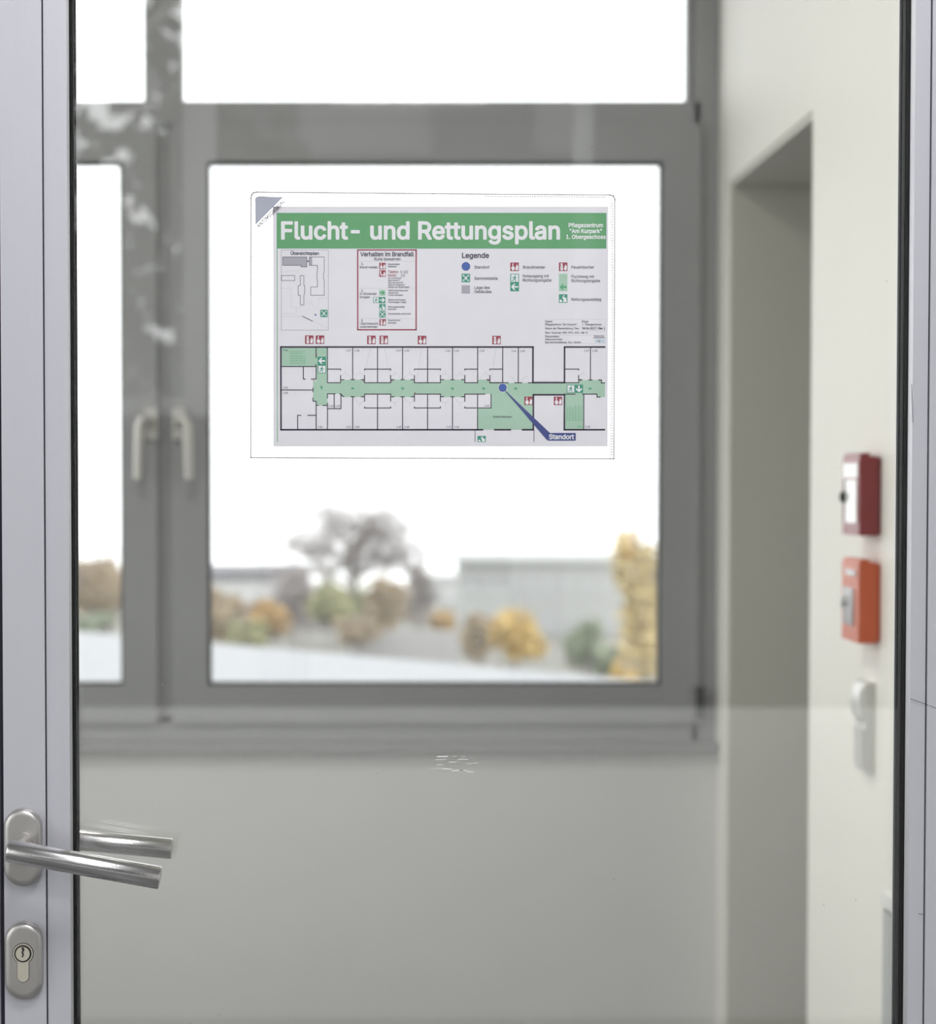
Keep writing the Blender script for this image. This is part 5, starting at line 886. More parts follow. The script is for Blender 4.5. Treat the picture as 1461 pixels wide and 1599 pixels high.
'i':(167,"53,426 77,419 101,421 124,432 142,452 150,476 148,500 137,522 117,539 93,547 65,545 45,536 26,516 18,492 20,464 33,441 89,403 45,402 33,394 29,380 29,0 35,-16 49,-24 117,-24 132,-16 137,-4 137,384 131,396 121,402","13,14,15 12,13,15 1,10,0 0,10,11 21,22,20 18,19,17 0,11,15 12,15,11 3,8,2 9,2,8 5,6,7 24,25,23 28,16,26 26,27,28 4,5,3 5,7,3 8,3,7 20,22,23 23,25,20 25,26,20 19,20,26 26,16,19 17,19,16 2,9,1 10,1,9"),
'k':(381,"353,-24 377,-24 389,-17 396,-4 393,12 234,216 379,364 384,376 381,392 373,400 361,403 285,403 273,400 141,267 138,272 137,516 129,528 117,533 53,533 41,529 31,520 29,508 29,0 32,-12 41,-21 53,-24 117,-24 133,-15 138,0 138,128 153,141 281,-20 293,-24","22,23,24 24,25,22 18,19,21 20,21,19 26,27,28 16,17,15 26,28,25 22,25,28 28,29,22 29,14,22 21,22,14 14,15,21 15,17,21 18,21,17 13,30,5 5,12,13 5,30,31 9,10,6 4,2,3 2,4,1 7,8,6 9,6,8 1,4,0 32,0,4 31,32,4 5,31,4 12,5,6 11,12,6 6,10,11 30,13,29 14,29,13"),
'l':(189,"29,370 29,82 31,54 39,30 59,2 93,-19 141,-26 189,-20 201,-11 205,2 191,66 177,77 141,77 138,86 136,518 125,530 113,533 49,532 33,522 29,510","16,17,19 18,19,17 8,9,7 7,9,6 9,10,6 12,6,10 10,11,12 6,12,5 4,5,12 3,4,12 2,3,12 12,13,2 1,2,13 0,1,13 19,0,14 16,19,14 14,15,16 0,13,14"),
'm':(610,"360,256 363,272 373,288 397,303 433,305 453,297 463,288 470,272 472,252 473,-8 481,-19 493,-24 557,-24 573,-18 581,0 581,252 579,288 572,316 553,354 521,386 485,403 437,410 405,407 373,397 345,382 321,361 281,395 237,409 209,410 181,405 137,383 129,396 117,403 49,403 35,396 29,376 29,0 35,-16 49,-24 113,-24 125,-21 134,-12 138,0 140,260 148,280 161,293 181,304 201,306 221,303 233,296 244,284 250,268 253,-10 261,-20 273,-24 337,-24 349,-20 356,-12 359,0","36,37,38 38,39,36 33,34,35 41,42,40 31,32,30 40,42,39 36,39,42 42,43,36 35,36,43 30,32,35 33,35,32 48,28,47 29,47,28 47,29,46 52,53,54 49,26,48 26,27,48 28,48,27 35,43,44 30,35,44 44,45,30 45,46,30 46,29,30 56,57,55 57,58,55 22,4,21 4,22,3 23,3,22 1,2,25 2,3,25 24,25,3 3,23,24 9,10,11 13,14,12 12,14,11 9,11,14 8,9,14 14,15,8 15,16,8 7,8,16 16,17,7 6,7,17 17,18,6 18,19,6 6,19,5 19,20,5 4,5,20 21,4,20 55,58,54 52,54,58 58,0,52 51,52,0 0,1,51 50,51,1 1,25,50 49,50,25 26,49,25"),
'n':(410,"353,-24 370,-20 381,-4 381,240 373,304 349,353 329,374 309,388 257,406 225,408 193,405 165,396 137,381 129,396 117,403 53,403 37,397 29,380 29,0 33,-13 49,-24 113,-24 125,-21 134,-12 138,0 140,252 149,273 165,291 185,301 213,305 237,301 251,292 264,276 270,256 273,-8 281,-18 293,-24","18,19,20 20,21,18 16,17,15 26,27,12 27,28,12 28,11,12 23,24,22 21,22,24 18,21,24 24,25,18 17,18,25 25,26,17 26,12,17 15,17,12 14,15,12 12,13,14 30,9,29 10,29,9 9,30,8 0,1,2 35,36,34 36,0,34 0,2,34 2,3,34 33,34,3 3,4,33 32,33,4 4,5,32 31,32,5 5,6,31 6,7,31 30,31,7 8,30,7 11,28,29 29,10,11"),
'o':(415,"363,332 338,360 298,388 262,402 226,408 174,406 135,396 102,379 66,348 42,316 21,268 13,228 11,168 17,124 34,76 53,44 78,16 118,-12 150,-24 186,-31 226,-31 262,-25 294,-13 326,6 350,29 373,60 388,92 399,128 404,168 404,212 395,264 382,300 121,176 122,212 130,248 145,276 166,296 198,305 234,302 258,289 276,268 293,220 294,164 288,136 278,112 266,95 250,81 230,73 206,71 182,74 161,84 145,100 133,120 125,144","12,13,32 32,33,12 11,12,33 10,11,33 49,19,48 19,49,18 36,37,6 37,5,6 18,49,17 49,50,17 16,17,50 50,51,16 15,16,51 51,52,15 14,15,52 52,53,14 13,14,53 32,13,53 10,33,34 9,10,34 34,35,9 8,9,35 7,8,35 35,36,7 36,6,7 47,20,21 46,47,21 4,38,3 27,28,42 28,29,42 46,21,22 22,23,46 45,46,23 23,24,45 44,45,24 24,25,44 25,26,44 43,44,26 26,27,43 27,42,43 42,29,41 29,30,41 40,41,30 30,31,40 31,0,40 0,1,40 39,40,1 1,2,39 38,39,2 3,38,2 48,19,20 20,47,48 38,4,37 5,37,4"),
'p':(424,"278,97 265,84 245,74 205,72 175,85 150,117 138,165 137,201 141,233 149,257 160,277 189,300 221,306 253,300 277,282 292,257 303,213 303,169 293,125 161,-17 193,-29 233,-32 281,-25 313,-12 341,7 367,33 391,73 404,109 412,149 414,209 408,253 392,301 374,333 350,361 313,389 281,401 245,408 201,406 169,398 137,380 131,393 117,403 53,403 37,397 29,385 30,-151 39,-163 53,-167 117,-167 132,-159 138,-143 138,-7 141,-4","46,47,45 43,44,42 49,50,48 40,41,39 48,50,47 45,47,50 42,44,39 39,41,42 51,52,5 6,51,5 5,52,4 45,50,51 51,6,45 44,45,6 7,44,6 44,7,8 8,9,44 9,10,44 39,44,10 10,11,39 11,38,39 3,21,2 13,36,12 2,21,22 36,13,35 27,28,17 28,29,17 16,17,29 29,30,16 2,22,23 1,2,23 23,24,1 0,1,24 24,25,0 25,26,0 18,0,26 26,27,18 27,17,18 16,30,15 30,31,15 31,32,15 14,15,32 32,33,14 33,34,14 13,14,34 35,13,34 21,3,20 19,20,3 52,19,3 4,52,3 38,11,12 37,38,12 12,36,37"),
'r':(259,"138,40 140,256 153,280 177,296 201,301 249,299 263,308 267,320 267,388 261,401 249,407 185,406 161,399 137,385 129,396 117,403 49,403 37,397 30,388 30,-8 37,-18 49,-24 125,-21 133,-15 137,-4","19,20,21 16,17,18 23,24,22 14,15,13 16,18,13 13,15,16 6,7,5 4,5,7 7,8,4 8,9,10 12,3,4 11,12,4 4,8,11 8,10,11 22,24,0 21,22,0 19,21,0 0,1,19 18,19,1 1,2,18 13,18,2 2,3,13 3,12,13"),
's':(365,"188,70 160,72 138,80 126,92 112,123 96,130 28,117 16,108 12,96 24,52 52,14 92,-14 140,-29 200,-32 256,-21 304,4 324,23 339,44 353,80 354,120 347,152 324,188 300,207 272,221 152,255 137,264 133,276 139,292 156,303 180,308 204,307 229,296 252,260 272,253 340,272 348,288 340,316 316,356 284,384 240,402 188,408 156,406 120,398 72,372 52,353 35,328 25,300 23,276 26,244 33,224 48,200 68,180 112,156 216,129 240,116 244,100 236,86 216,74","9,6,8 7,8,6 4,5,3 12,1,11 1,2,11 24,25,52 28,41,42 11,2,10 2,3,10 9,10,3 3,5,9 6,9,5 52,25,51 50,51,25 49,50,25 25,26,49 48,49,26 47,48,26 46,47,26 45,46,26 26,27,45 44,45,27 43,44,27 27,28,43 28,42,43 13,57,0 40,29,30 57,13,14 14,56,57 31,39,30 40,30,39 36,34,35 34,36,33 37,33,36 56,14,15 15,16,56 55,56,16 16,17,55 17,18,55 18,19,55 54,55,19 19,20,54 20,21,54 21,22,54 22,23,54 53,54,23 31,32,33 33,37,31 37,38,31 39,31,38 13,0,12 1,12,0 24,52,53 53,23,24 41,28,29 29,40,41"),
't':(227,"41,164 44,60 57,28 76,4 114,-20 154,-28 214,-23 229,-16 236,-4 221,68 206,77 157,76 153,80 150,96 150,300 154,303 206,303 222,312 228,324 227,384 221,396 210,402 150,404 150,476 143,488 130,495 62,495 50,490 41,476 40,404 -2,402 -11,396 -17,384 -18,328 -14,314 1,304 38,303 41,300","33,34,35 35,36,33 36,29,33 32,33,29 29,30,32 31,32,30 27,28,26 26,28,29 22,14,15 7,8,6 9,6,8 17,18,16 20,21,19 11,5,6 10,11,6 6,9,10 16,18,15 18,19,15 22,15,19 19,21,22 5,11,4 3,4,11 11,12,3 2,3,12 1,2,12 12,13,1 0,1,13 13,14,0 37,0,14 36,37,14 14,22,36 29,36,22 26,29,22 22,23,26 25,26,23 24,25,23"),
'u':(410,"381,335 381,383 369,400 357,403 293,403 277,393 272,379 272,155 268,123 257,100 241,85 217,76 189,75 173,79 155,91 146,103 140,123 138,379 135,391 125,401 113,403 49,403 34,395 29,379 30,107 37,75 48,47 81,6 117,-17 169,-29 201,-28 229,-23 273,-2 281,-16 293,-23 361,-24 374,-17 381,-1","20,21,23 22,23,21 18,19,17 30,12,29 12,13,29 29,13,28 13,14,28 27,28,14 26,27,14 14,15,26 25,26,15 15,16,25 24,25,16 23,24,16 16,17,23 20,23,17 17,19,20 11,31,32 10,11,32 9,10,32 36,37,35 34,35,37 0,1,3 1,2,3 33,34,32 34,37,32 9,32,37 8,9,37 7,8,37 37,0,7 6,7,0 0,3,6 3,4,6 5,6,4 31,11,30 12,30,11"),
'v':(389,"113,61 140,-8 149,-20 161,-24 229,-24 245,-15 394,372 394,388 385,399 373,403 305,403 293,400 285,393 193,147 102,396 85,403 17,403 5,400 -3,393 -5,372","15,16,19 18,19,16 16,17,18 1,2,3 15,19,14 7,8,6 9,10,6 6,8,9 13,5,6 12,13,6 6,10,12 11,12,10 1,3,4 4,5,1 0,1,5 5,13,0 19,0,13 14,19,13"),
'z':(380,"342,-24 357,-16 362,-4 362,60 352,76 338,80 182,80 174,84 354,319 357,380 353,392 346,399 334,403 50,403 34,399 25,388 24,376 24,320 34,304 46,299 202,299 205,296 22,59 18,44 18,0 22,-13 30,-21 42,-24","26,27,25 24,25,27 23,24,27 22,23,27 27,7,22 18,19,17 16,17,19 19,13,16 15,16,13 13,14,15 0,5,6 20,21,12 1,2,0 5,0,2 2,3,5 3,4,5 12,21,8 8,9,12 9,10,12 11,12,10 0,6,27 7,27,6 13,19,20 20,12,13 8,21,7 22,7,21"),
'Ü':(517,"481,456 481,512 476,523 468,530 392,533 380,529 372,521 369,508 369,180 364,144 347,112 320,90 284,78 236,77 204,86 178,104 160,128 150,156 148,508 146,520 136,530 124,533 56,532 41,524 36,508 37,152 44,116 55,84 75,52 100,24 140,-4 180,-21 236,-31 280,-31 320,-26 360,-13 404,13 432,39 464,88 474,116 480,152 127,588 141,568 164,552 188,548 212,553 232,567 247,588 251,612 247,636 232,658 212,672 188,677 164,673 140,657 127,636 122,612 292,664 274,644 267,624 268,596 278,576 296,558 320,549 348,550 368,560 386,580 395,604 393,628 382,652 364,668 340,676 316,675","23,24,22 18,19,21 20,21,19 18,21,24 22,24,21 41,42,56 42,54,56 54,55,56 47,48,46 48,49,50 32,13,31 14,31,13 45,46,44 46,48,44 48,50,44 52,44,50 50,51,52 31,14,30 14,15,30 29,30,15 28,29,15 15,16,28 27,28,16 26,27,16 16,17,26 25,26,17 24,25,17 18,24,17 43,44,42 54,42,44 44,52,54 52,53,54 59,60,61 57,62,72 62,57,61 59,61,57 58,59,57 11,34,35 12,33,34 34,11,12 72,62,63 63,71,72 6,7,4 4,5,6 1,2,3 40,0,8 7,8,0 4,7,0 0,1,4 1,3,4 65,66,67 69,65,67 68,69,67 11,35,36 10,11,36 36,37,10 37,38,10 9,10,38 38,39,9 39,40,9 40,8,9 63,64,65 65,69,63 71,63,69 70,71,69 13,32,33 33,12,13"),
}

# ------------------------------------------------------------------ the escape plan in its clear sleeve on the glass
PW = 0.297
SX0, SY0, SX1, SY1 = 427.0, 324.0, 948.5, 696.5
PSC = PW / (SX1 - SX0)                 # metres of paper per drawing unit
SHEET_Y = GY - 0.0016                  # front face of the paper
sc0 = P((SX0 + SX1) / 2, (SY0 + SY1) / 2, SHEET_Y)
SCX, SCZ = sc0.x, sc0.z
UX, UY = (SX0 + SX1) / 2, (SY0 + SY1) / 2
LAYER = 0.00004


def pm(name, rgb, rough=0.5):
    return pmat(name, rgb, rough, noise=0.03, nscale=60)


INK = {
    'paper': pm('white_paper', (0.80, 0.79, 0.83, 1), 0.45),
    'green': pm('print_green', (0.125, 0.37, 0.16, 1)),
    'white': pm('print_white', (0.84, 0.84, 0.86, 1)),
    'dark': pm('print_dark_violet', (0.035, 0.022, 0.05, 1)),
    'text': pm('print_text_grey', (0.06, 0.05, 0.085, 1)),
    'grey': pm('print_mid_grey', (0.42, 0.41, 0.46, 1)),
    'lightgrey': pm('print_light_grey', (0.55, 0.56, 0.58, 1)),
    'red': pm('print_red', (0.33, 0.035, 0.065, 1)),
    'teal': pm('print_sign_green', (0.045, 0.30, 0.20, 1)),
    'pale': pm('print_pale_green', (0.40, 0.60, 0.46, 1)),
    'arrow': pm('print_arrow_green', (0.09, 0.38, 0.18, 1)),
    'blue': pm('print_blue', (0.06, 0.13, 0.42, 1)),
    'navy': pm('print_navy', (0.055, 0.075, 0.25, 1)),
    'sky': pm('print_light_blue', (0.55, 0.66, 0.74, 1)),
}


class Art:
    """flat print drawn in drawing units (x right, y down), one mesh with one slot for each ink"""

    def __init__(self):
        self.bm = BM()
        self.mats = []

    def pt(self, x, y, layer):
        return (SCX + (x - UX) * PSC, SHEET_Y - layer * LAYER, SCZ - (y - UY) * PSC)

    def slot(self, ink):
        m = INK[ink]
        if m not in self.mats: self.mats.append(m)
        return self.mats.index(m)

    def poly(self, pts, ink, layer=1):
        vs = [self.bm.verts.new(self.pt(x, y, layer)) for x, y in pts]
        f = self.bm.faces.new(vs)
        f.material_index = self.slot(ink)
        f.normal_update()
        if f.normal.y > 0: f.normal_flip()

    def rect(self, x0, y0, x1, y1, ink, layer=1):
        self.poly([(x0, y0), (x1, y0), (x1, y1), (x0, y1)], ink, layer)

    def line(self, x0, y0, x1, y1, w, ink, layer=2):
        d = math.hypot(x1 - x0, y1 - y0)
        if d == 0: return
        nx, ny = -(y1 - y0) / d * w / 2, (x1 - x0) / d * w / 2
        ex, ey = (x1 - x0) / d * w / 2, (y1 - y0) / d * w / 2
        self.poly([(x0 - ex + nx, y0 - ey + ny), (x1 + ex + nx, y1 + ey + ny), (x1 + ex - nx, y1 + ey - ny), (x0 - ex - nx, y0 - ey - ny)], ink, layer)

    def path(self, pts, w, ink, layer=2, closed=False):
        for a, b in zip(pts, pts[1:] + (pts[:1] if closed else [])):
            self.line(a[0], a[1], b[0], b[1], w, ink, layer)

    def frame(self, x0, y0, x1, y1, w, ink, layer=2):
        self.path([(x0, y0), (x1, y0), (x1, y1), (x0, y1)], w, ink, layer, True)

    def disc(self, x, y, r, ink, layer=2, n=28):
        self.poly([(x + r * math.cos(2 * math.pi * k / n), y + r * math.sin(2 * math.pi * k / n)) for k in range(n)], ink, layer)

    def arc(self, x, y, r, a0, a1, w, ink, layer=2, n=5):
        p = [(x + r * math.cos(math.radians(a0 + (a1 - a0) * k / n)), y + r * math.sin(math.radians(a0 + (a1 - a0) * k / n))) for k in range(n + 1)]
        self.path(p, w, ink, layer)

    def text(self, s, x0, x1, base, cap, ink='text', bold=False, layer=4):
        """letters between x0 and x1 on a baseline with a cap height"""
        G = GLYPHS_BOLD if bold else GLYPHS
        if any(c != ' ' and c not in G for c in s): G = GLYPHS
        tot = sum(SPACE_ADVANCE if c == ' ' else G[c][0] for c in s) - 70
        kx, ky = (x1 - x0) / tot, cap / 512.0
        pen = -35
        mi = self.slot(ink)
        for ci, c in enumerate(s):
            if c == ' ':
                pen += SPACE_ADVANCE
                continue
            adv, vtx, tri = G[c]
            vs = []
            for p in vtx.split():
                a, b = p.split(',')
                vs.append(self.bm.verts.new(self.pt(x0 + (pen + int(a)) * kx, base - int(b) * ky, layer + 0.3 * (ci % 2))))
            for t in tri.split():
                i, j, k = (int(q) for q in t.split(','))
                try:
                    f = self.bm.faces.new((vs[i], vs[j], vs[k]))
                except ValueError:
                    continue
                f.material_index = mi
                f.normal_update()
                if f.normal.y > 0: f.normal_flip()
            pen += adv

    def build(self, name, parent):
        o = mk(name, self.bm, self.mats, parent)
        if 'lettering' in name or name in ('room_numbers', 'title_block', 'weld_seam', 'plan_walls', 'overview_map', 'escape_routes'): o['kind'] = 'stuff'
        return o


def flame(a, x, y, s, layer=3):
    """small flame in the right half of a red sign"""
    pts = [(0.62, 0.90), (0.60, 0.55), (0.68, 0.62), (0.66, 0.25), (0.76, 0.45), (0.80, 0.12), (0.88, 0.45), (0.93, 0.30), (0.93, 0.75), (0.88, 0.92)]
    a.poly([(x + u * s, y + v * s) for u, v in pts], 'white', layer)


def pic_alarm(x, y, s):
    a = Art()
    a.rect(x, y, x + s, y + s, 'red', 2)
    flame(a, x, y, s)
    a.poly([(x + u * s, y + v * s) for u, v in ((0.14, 0.52), (0.24, 0.48), (0.26, 0.22), (0.36, 0.22), (0.36, 0.46), (0.50, 0.50), (0.52, 0.74), (0.46, 0.92), (0.22, 0.92), (0.12, 0.72))], 'white', 3)
    a.disc(x + 0.31 * s, y + 0.17 * s, 0.08 * s, 'white', 4, 10)
    return a


def pic_ext(x, y, s):
    a = Art()
    a.rect(x, y, x + s, y + s, 'red', 2)
    flame(a, x, y, s)
    a.poly([(x + u * s, y + v * s) for u, v in ((0.18, 0.92), (0.18, 0.40), (0.26, 0.30), (0.40, 0.30), (0.48, 0.40), (0.48, 0.92))], 'white', 3)
    a.poly([(x + u * s, y + v * s) for u, v in ((0.28, 0.28), (0.14, 0.20), (0.16, 0.12), (0.46, 0.10), (0.46, 0.20), (0.38, 0.28))], 'white', 3)
    a.rect(x + 0.28 * s, y + 0.48 * s, x + 0.38 * s, y + 0.62 * s, 'red', 4)
    return a


def pic_phone(x, y, s):
    a = Art()
    a.rect(x, y, x + s, y + s, 'red', 2)
    flame(a, x, y, s)
    a.poly([(x + u * s, y + v * s) for u, v in ((0.12, 0.14), (0.30, 0.10), (0.34, 0.30), (0.26, 0.38), (0.34, 0.60), (0.46, 0.60), (0.56, 0.78), (0.40, 0.92), (0.20, 0.72), (0.12, 0.45))], 'white', 3)
    return a


def add_arrow(a, x, y, s, direction, ink='white', layer=3, fat=0.16):
    """arrow with barbed head, pointing 'l', 'r', 'u' or 'd' inside the square x, y, s"""
    base = [(0.92, 0.5), (0.58, 0.14), (0.40, 0.14), (0.60, 0.5 - fat * 0.55), (0.10, 0.5 - fat * 0.55), (0.10, 0.5 + fat * 0.55), (0.60, 0.5 + fat * 0.55), (0.40, 0.86), (0.58, 0.86)]
    f = {'r': lambda u, v: (u, v), 'l': lambda u, v: (1 - u, v), 'd': lambda u, v: (v, u), 'u': lambda u, v: (v, 1 - u)}[direction]
    hd = [base[0], base[1], base[2], base[3], base[6], base[7], base[8]]
    a.poly([(x + f(u, v)[0] * s, y + f(u, v)[1] * s) for u, v in hd], ink, layer)
    a.poly([(x + f(u, v)[0] * s, y + f(u, v)[1] * s) for u, v in (base[3], base[4], base[5], base[6])], ink, layer)


def add_runner(a, x, y, s, layer=3):
    """figure running through a doorway"""
    a.rect(x + 0.10 * s, y + 0.08 * s, x + 0.92 * s, y + 0.92 * s, 'white', layer)
    q = lambda pts: a.poly([(x + u * s, y + v * s) for u, v in pts], 'teal', layer + 1)
    a.disc(x + 0.58 * s, y + 0.20 * s, 0.075 * s, 'teal', layer + 1, 10)
    q([(0.44, 0.30), (0.58, 0.30), (0.56, 0.58), (0.42, 0.56)])
    q([(0.46, 0.30), (0.28, 0.38), (0.24, 0.52), (0.31, 0.54), (0.34, 0.44), (0.48, 0.38)])
    q([(0.56, 0.32), (0.66, 0.44), (0.78, 0.44), (0.78, 0.51), (0.62, 0.52), (0.52, 0.40)])
    q([(0.44, 0.54), (0.56, 0.56), (0.66, 0.68), (0.64, 0.90), (0.56, 0.90), (0.57, 0.72)])
    q([(0.43, 0.54), (0.50, 0.60), (0.40, 0.78), (0.16, 0.80), (0.16, 0.73), (0.34, 0.70)])


def pic_exit(x, y, s, d):
    a = Art()
    a.rect(x, y, x + s, y + s, 'teal', 2)
    add_arrow(a, x, y, s, d)
    return a


def pic_runner(x, y, s):
    a = Art()
    a.rect(x, y, x + s, y + s, 'teal', 2)
    add_runner(a, x, y, s)
    return a


def pic_meet(x, y, s):
    a = Art()
    a.rect(x, y, x + s, y + s, 'teal', 2)
    for (cx, cy, ux, uy) in ((0.1, 0.1, 1, 1), (0.9, 0.1, -1, 1), (0.1, 0.9, 1, -1), (0.9, 0.9, -1, -1)):
        a.poly([(x + s * (cx + ux * u), y + s * (cy + uy * v)) for u, v in ((0.22, 0.22), (0.22, 0.02), (0.14, 0.08), (0.04, 0.0), (0.0, 0.04), (0.08, 0.14), (0.02, 0.22))], 'white', 3)
    for cx, h in ((0.40, 0.0), (0.50, -0.03), (0.60, 0.0)):
        a.disc(x + cx * s, y + (0.38 + h) * s, 0.055 * s, 'white', 3, 8)
        a.rect(x + (cx - 0.045) * s, y + (0.45 + h) * s, x + (cx + 0.045) * s, y + 0.68 * s, 'white', 3)
    return a


def pic_rescue(x, y, sx, sy=None):
    sy = sy or sx
    a = Art()
    a.rect(x, y, x + sx, y + sy, 'teal', 2)
    q = lambda pts, ink='white', l=3: a.poly([(x + u * sx, y + v * sy) for u, v in pts], ink, l)
    q([(0.10, 0.92), (0.10, 0.62), (0.30, 0.62), (0.42, 0.92)])
    q([(0.50, 0.92), (0.56, 0.60), (0.44, 0.48), (0.40, 0.30), (0.56, 0.28), (0.68, 0.40), (0.86, 0.40), (0.92, 0.92)])
    a.disc(x + 0.58 * sx, y + 0.18 * sy, 0.08 * sx, 'white', 3, 8)
    return a


def pic_route(x, y, w, h, d, arrow_y):
    a = Art()
    a.rect(x, y, x + w, y + h, 'pale', 2)
    add_arrow(a, x, arrow_y, w, d, 'arrow', 3, 0.22)
    return a


plan = thing('escape_plan', (SCX, SHEET_Y, SCZ - (SY1 - UY) * PSC), 'printed green-headed escape plan sheet inside the clear sleeve', 'poster')
x0, z0 = SCX - PW / 2, SCZ - (SY1 - UY) * PSC
mk('paper_sheet', bx(x0, x0 + PW, SHEET_Y, SHEET_Y + 0.0004, z0, SCZ + (UY - SY0) * PSC), INK['paper'], plan)

a = Art()
a.rect(433, 334, 945, 388.7, 'green', 1)
a.line(433.4, 388, 433.4, 689, 1.1, 'green', 1)
a.frame(433, 334, 945, 388.7, 0.5, 'teal', 2)
hb = a.build('header_band', plan)
a = Art()
a.text('Flucht- und Rettungsplan', 439.5, 873, 374, 26.3, 'white', True)
a.build('title_lettering', hb)
a = Art()
a.text('Pflegezentrum', 886.5, 940, 355.8, 6.1, 'white', True)
a.text('"Am Kurpark"', 888, 938.5, 364.8, 6.1, 'white', True)
a.text('1. Obergeschoss', 882.5, 944, 373.8, 6.1, 'white', True)
a.build('address_lettering', hb)

# overview map
a = Art()
k = 6.352
q = lambda pts: [(430 + u / k, 385 + v / k) for u, v in pts]
a.frame(439.8, 391.3, 513, 515.4, 0.8, 'grey', 1)
a.poly(q([(75, 108), (315, 108), (315, 190), (75, 190)]), 'grey', 1)
a.poly(q([(258, 190), (315, 190), (315, 205), (258, 205)]), 'grey', 1)
a.poly(q([(342, 108), (368, 108), (368, 190), (342, 190)]), 'grey', 1)
a.poly(q([(315, 142), (342, 142), (342, 156), (315, 156)]), 'grey', 1)
for pts in ([(75, 108), (315, 108), (315, 145), (340, 145), (340, 108), (487, 108), (487, 258), (480, 270), (480, 320), (487, 335), (487, 485), (353, 485), (353, 403), (420, 403), (420, 335), (414, 320), (414, 265), (420, 250), (420, 190), (340, 190), (340, 156), (315, 156), (315, 205), (258, 205), (258, 190), (75, 190)],
            [(65, 290), (195, 290), (195, 340), (65, 340)],
            [(250, 292), (285, 292), (285, 390), (293, 390), (293, 470), (285, 485), (285, 580), (250, 580), (250, 485), (230, 485), (230, 390), (250, 390)]):
    a.path(q(pts), 0.75, 'text', 2, True)
a.path(q([(272, 692), (370, 740)]), 1.1, 'text', 2)
for pts in ([(65, 415), (160, 415), (160, 605), (275, 605)], [(65, 665), (210, 665), (210, 612)], [(65, 692), (270, 692)], [(65, 265), (130, 245), (250, 245)],
            [(430, 600), (430, 515), (520, 515)], [(500, 290), (520, 297)], [(370, 740), (520, 805)], [(320, 545), (345, 530), (372, 550), (350, 575), (325, 560)], [(365, 575), (388, 600)]):
    a.path(q(pts), 0.4, 'lightgrey', 2)
a.disc(430 + 400 / k, 385 + 678 / k, 1.4, 'blue', 2, 12)
a.text('Übersichtsplan', 454.3, 498.3, 398.7, 4.9, 'text', True)
om = a.build('overview_map', plan)
pic_meet(500.4, 483.9, 11.4).build('pictogram', om)

# conduct rules panel
a = Art()
a.frame(558.7, 391.2, 649.6, 514.9, 2.0, 'red', 1)
for yy in (408.7, 450.6, 497.3):
    a.line(561.5, yy, 647, yy, 0.4, 'lightgrey', 1)
rules = a.build('conduct_panel', plan)
a = Art()
a.text('Verhalten im Brandfall', 563.3, 645.3, 400.9, 6.6, 'text', True)
a.text('Ruhe bewahren', 584.3, 625.4, 407.4, 4.6)
for s, x1_, b_ in (('1.', 568, 414.4), ('2.', 567.5, 456.2), ('3.', 567.5, 502.3)):
    a.text(s, 564, x1_, b_, 3.9)
for s, x1_, b_ in (('Brand melden', 590, 419.6), ('In Sicherheit', 588, 460.8), ('bringen', 577.6, 465.9), ('Löschversuch', 590.8, 506.9), ('unternehmen', 589.5, 512.0)):
    a.text(s, 562, x1_, b_, 3.6)
for s, x1_, b_ in (('Brandmelder', 624.3, 414.3), ('betätigen', 619.5, 418.0), ('Wo brennt es?', 626.5, 436.0), ('Was brennt?', 623.7, 439.5), ('Wie viel brennt?', 629, 443.0),
                   ('Welche Gefahren?', 632, 446.4), ('Warten auf Rückfragen!', 639.3, 449.8), ('Gefährdete Personen', 637, 455.2), ('mitnehmen', 622, 458.8), ('Türen schließen', 629, 462.3),
                   ('Gekennzeichneten', 633, 469.6), ('Fluchtwegen folgen', 634.6, 473.2), ('Rettungsausstieg', 631.6, 480.5), ('benutzen', 619, 484.0), ('Sammelstelle aufsuchen', 641.5, 491.3),
                   ('Feuerlöscher', 625, 501.3), ('benutzen', 619, 505.2)):
    a.text(s, 606, x1_, b_, 2.5)
a.text('0-112', 625.2, 636.7, 426.9, 3.9)
a.text('112', 625.8, 632.4, 432.3, 3.9)
a.text('Telefon:', 606, 622.5, 426.9, 3.9, 'red')
a.text('Mobil:', 606, 619, 432.3, 3.9, 'red')
a.build('rules_lettering', rules)
pic_alarm(592.2, 411.0, 10).build('pictogram', rules)
pic_phone(592.2, 422.6, 10).build('pictogram', rules)
pic_route(592.2, 453.0, 9.6, 9.0, 'r', 452.6).build('pictogram', rules)
pic_runner(582.6, 464.0, 9.4).build('pictogram', rules)
pic_exit(592.0, 464.0, 9.8, 'r').build('pictogram', rules)
pic_rescue(592.2, 475.0, 9.8).build('pictogram', rules)
pic_meet(592.2, 486.0, 9.8).build('pictogram', rules)
pic_ext(592.5, 498.4, 10).build('pictogram', rules)

# legend
a = Art()
a.text('Legende', 720.8, 762.5, 403.4, 7.8, 'text', True)
for s, x_, x1_, b_ in (('Standort', 740.3, 763.3, 420), ('Sammelstelle', 740.3, 776.5, 437.3), ('Lage des', 740.3, 764.2, 451.6), ('Gebäudes', 740.3, 766.8, 457.9), ('Brandmelder', 815.7, 850.2, 420),
                       ('Notausgang mit', 815.3, 856, 433.6), ('Richtungsangabe', 815.3, 860, 440.1), ('Feuerlöscher', 891, 926.2, 420), ('Fluchtweg mit', 891, 926.2, 434.5),
                       ('Richtungsangabe', 891, 935.6, 441), ('Rettungsausstieg', 891, 937.6, 469.9)):
    a.text(s, x_, x1_, b_, 4.5)
legend = a.build('legend_lettering', plan)
a = Art()
a.disc(727, 416.6, 6.7, 'navy', 2)
a.disc(727, 416.6, 5.9, 'blue', 3)
a.build('location_dot', legend)
pic_meet(720.3, 428, 13.2).build('pictogram', legend)
a = Art()
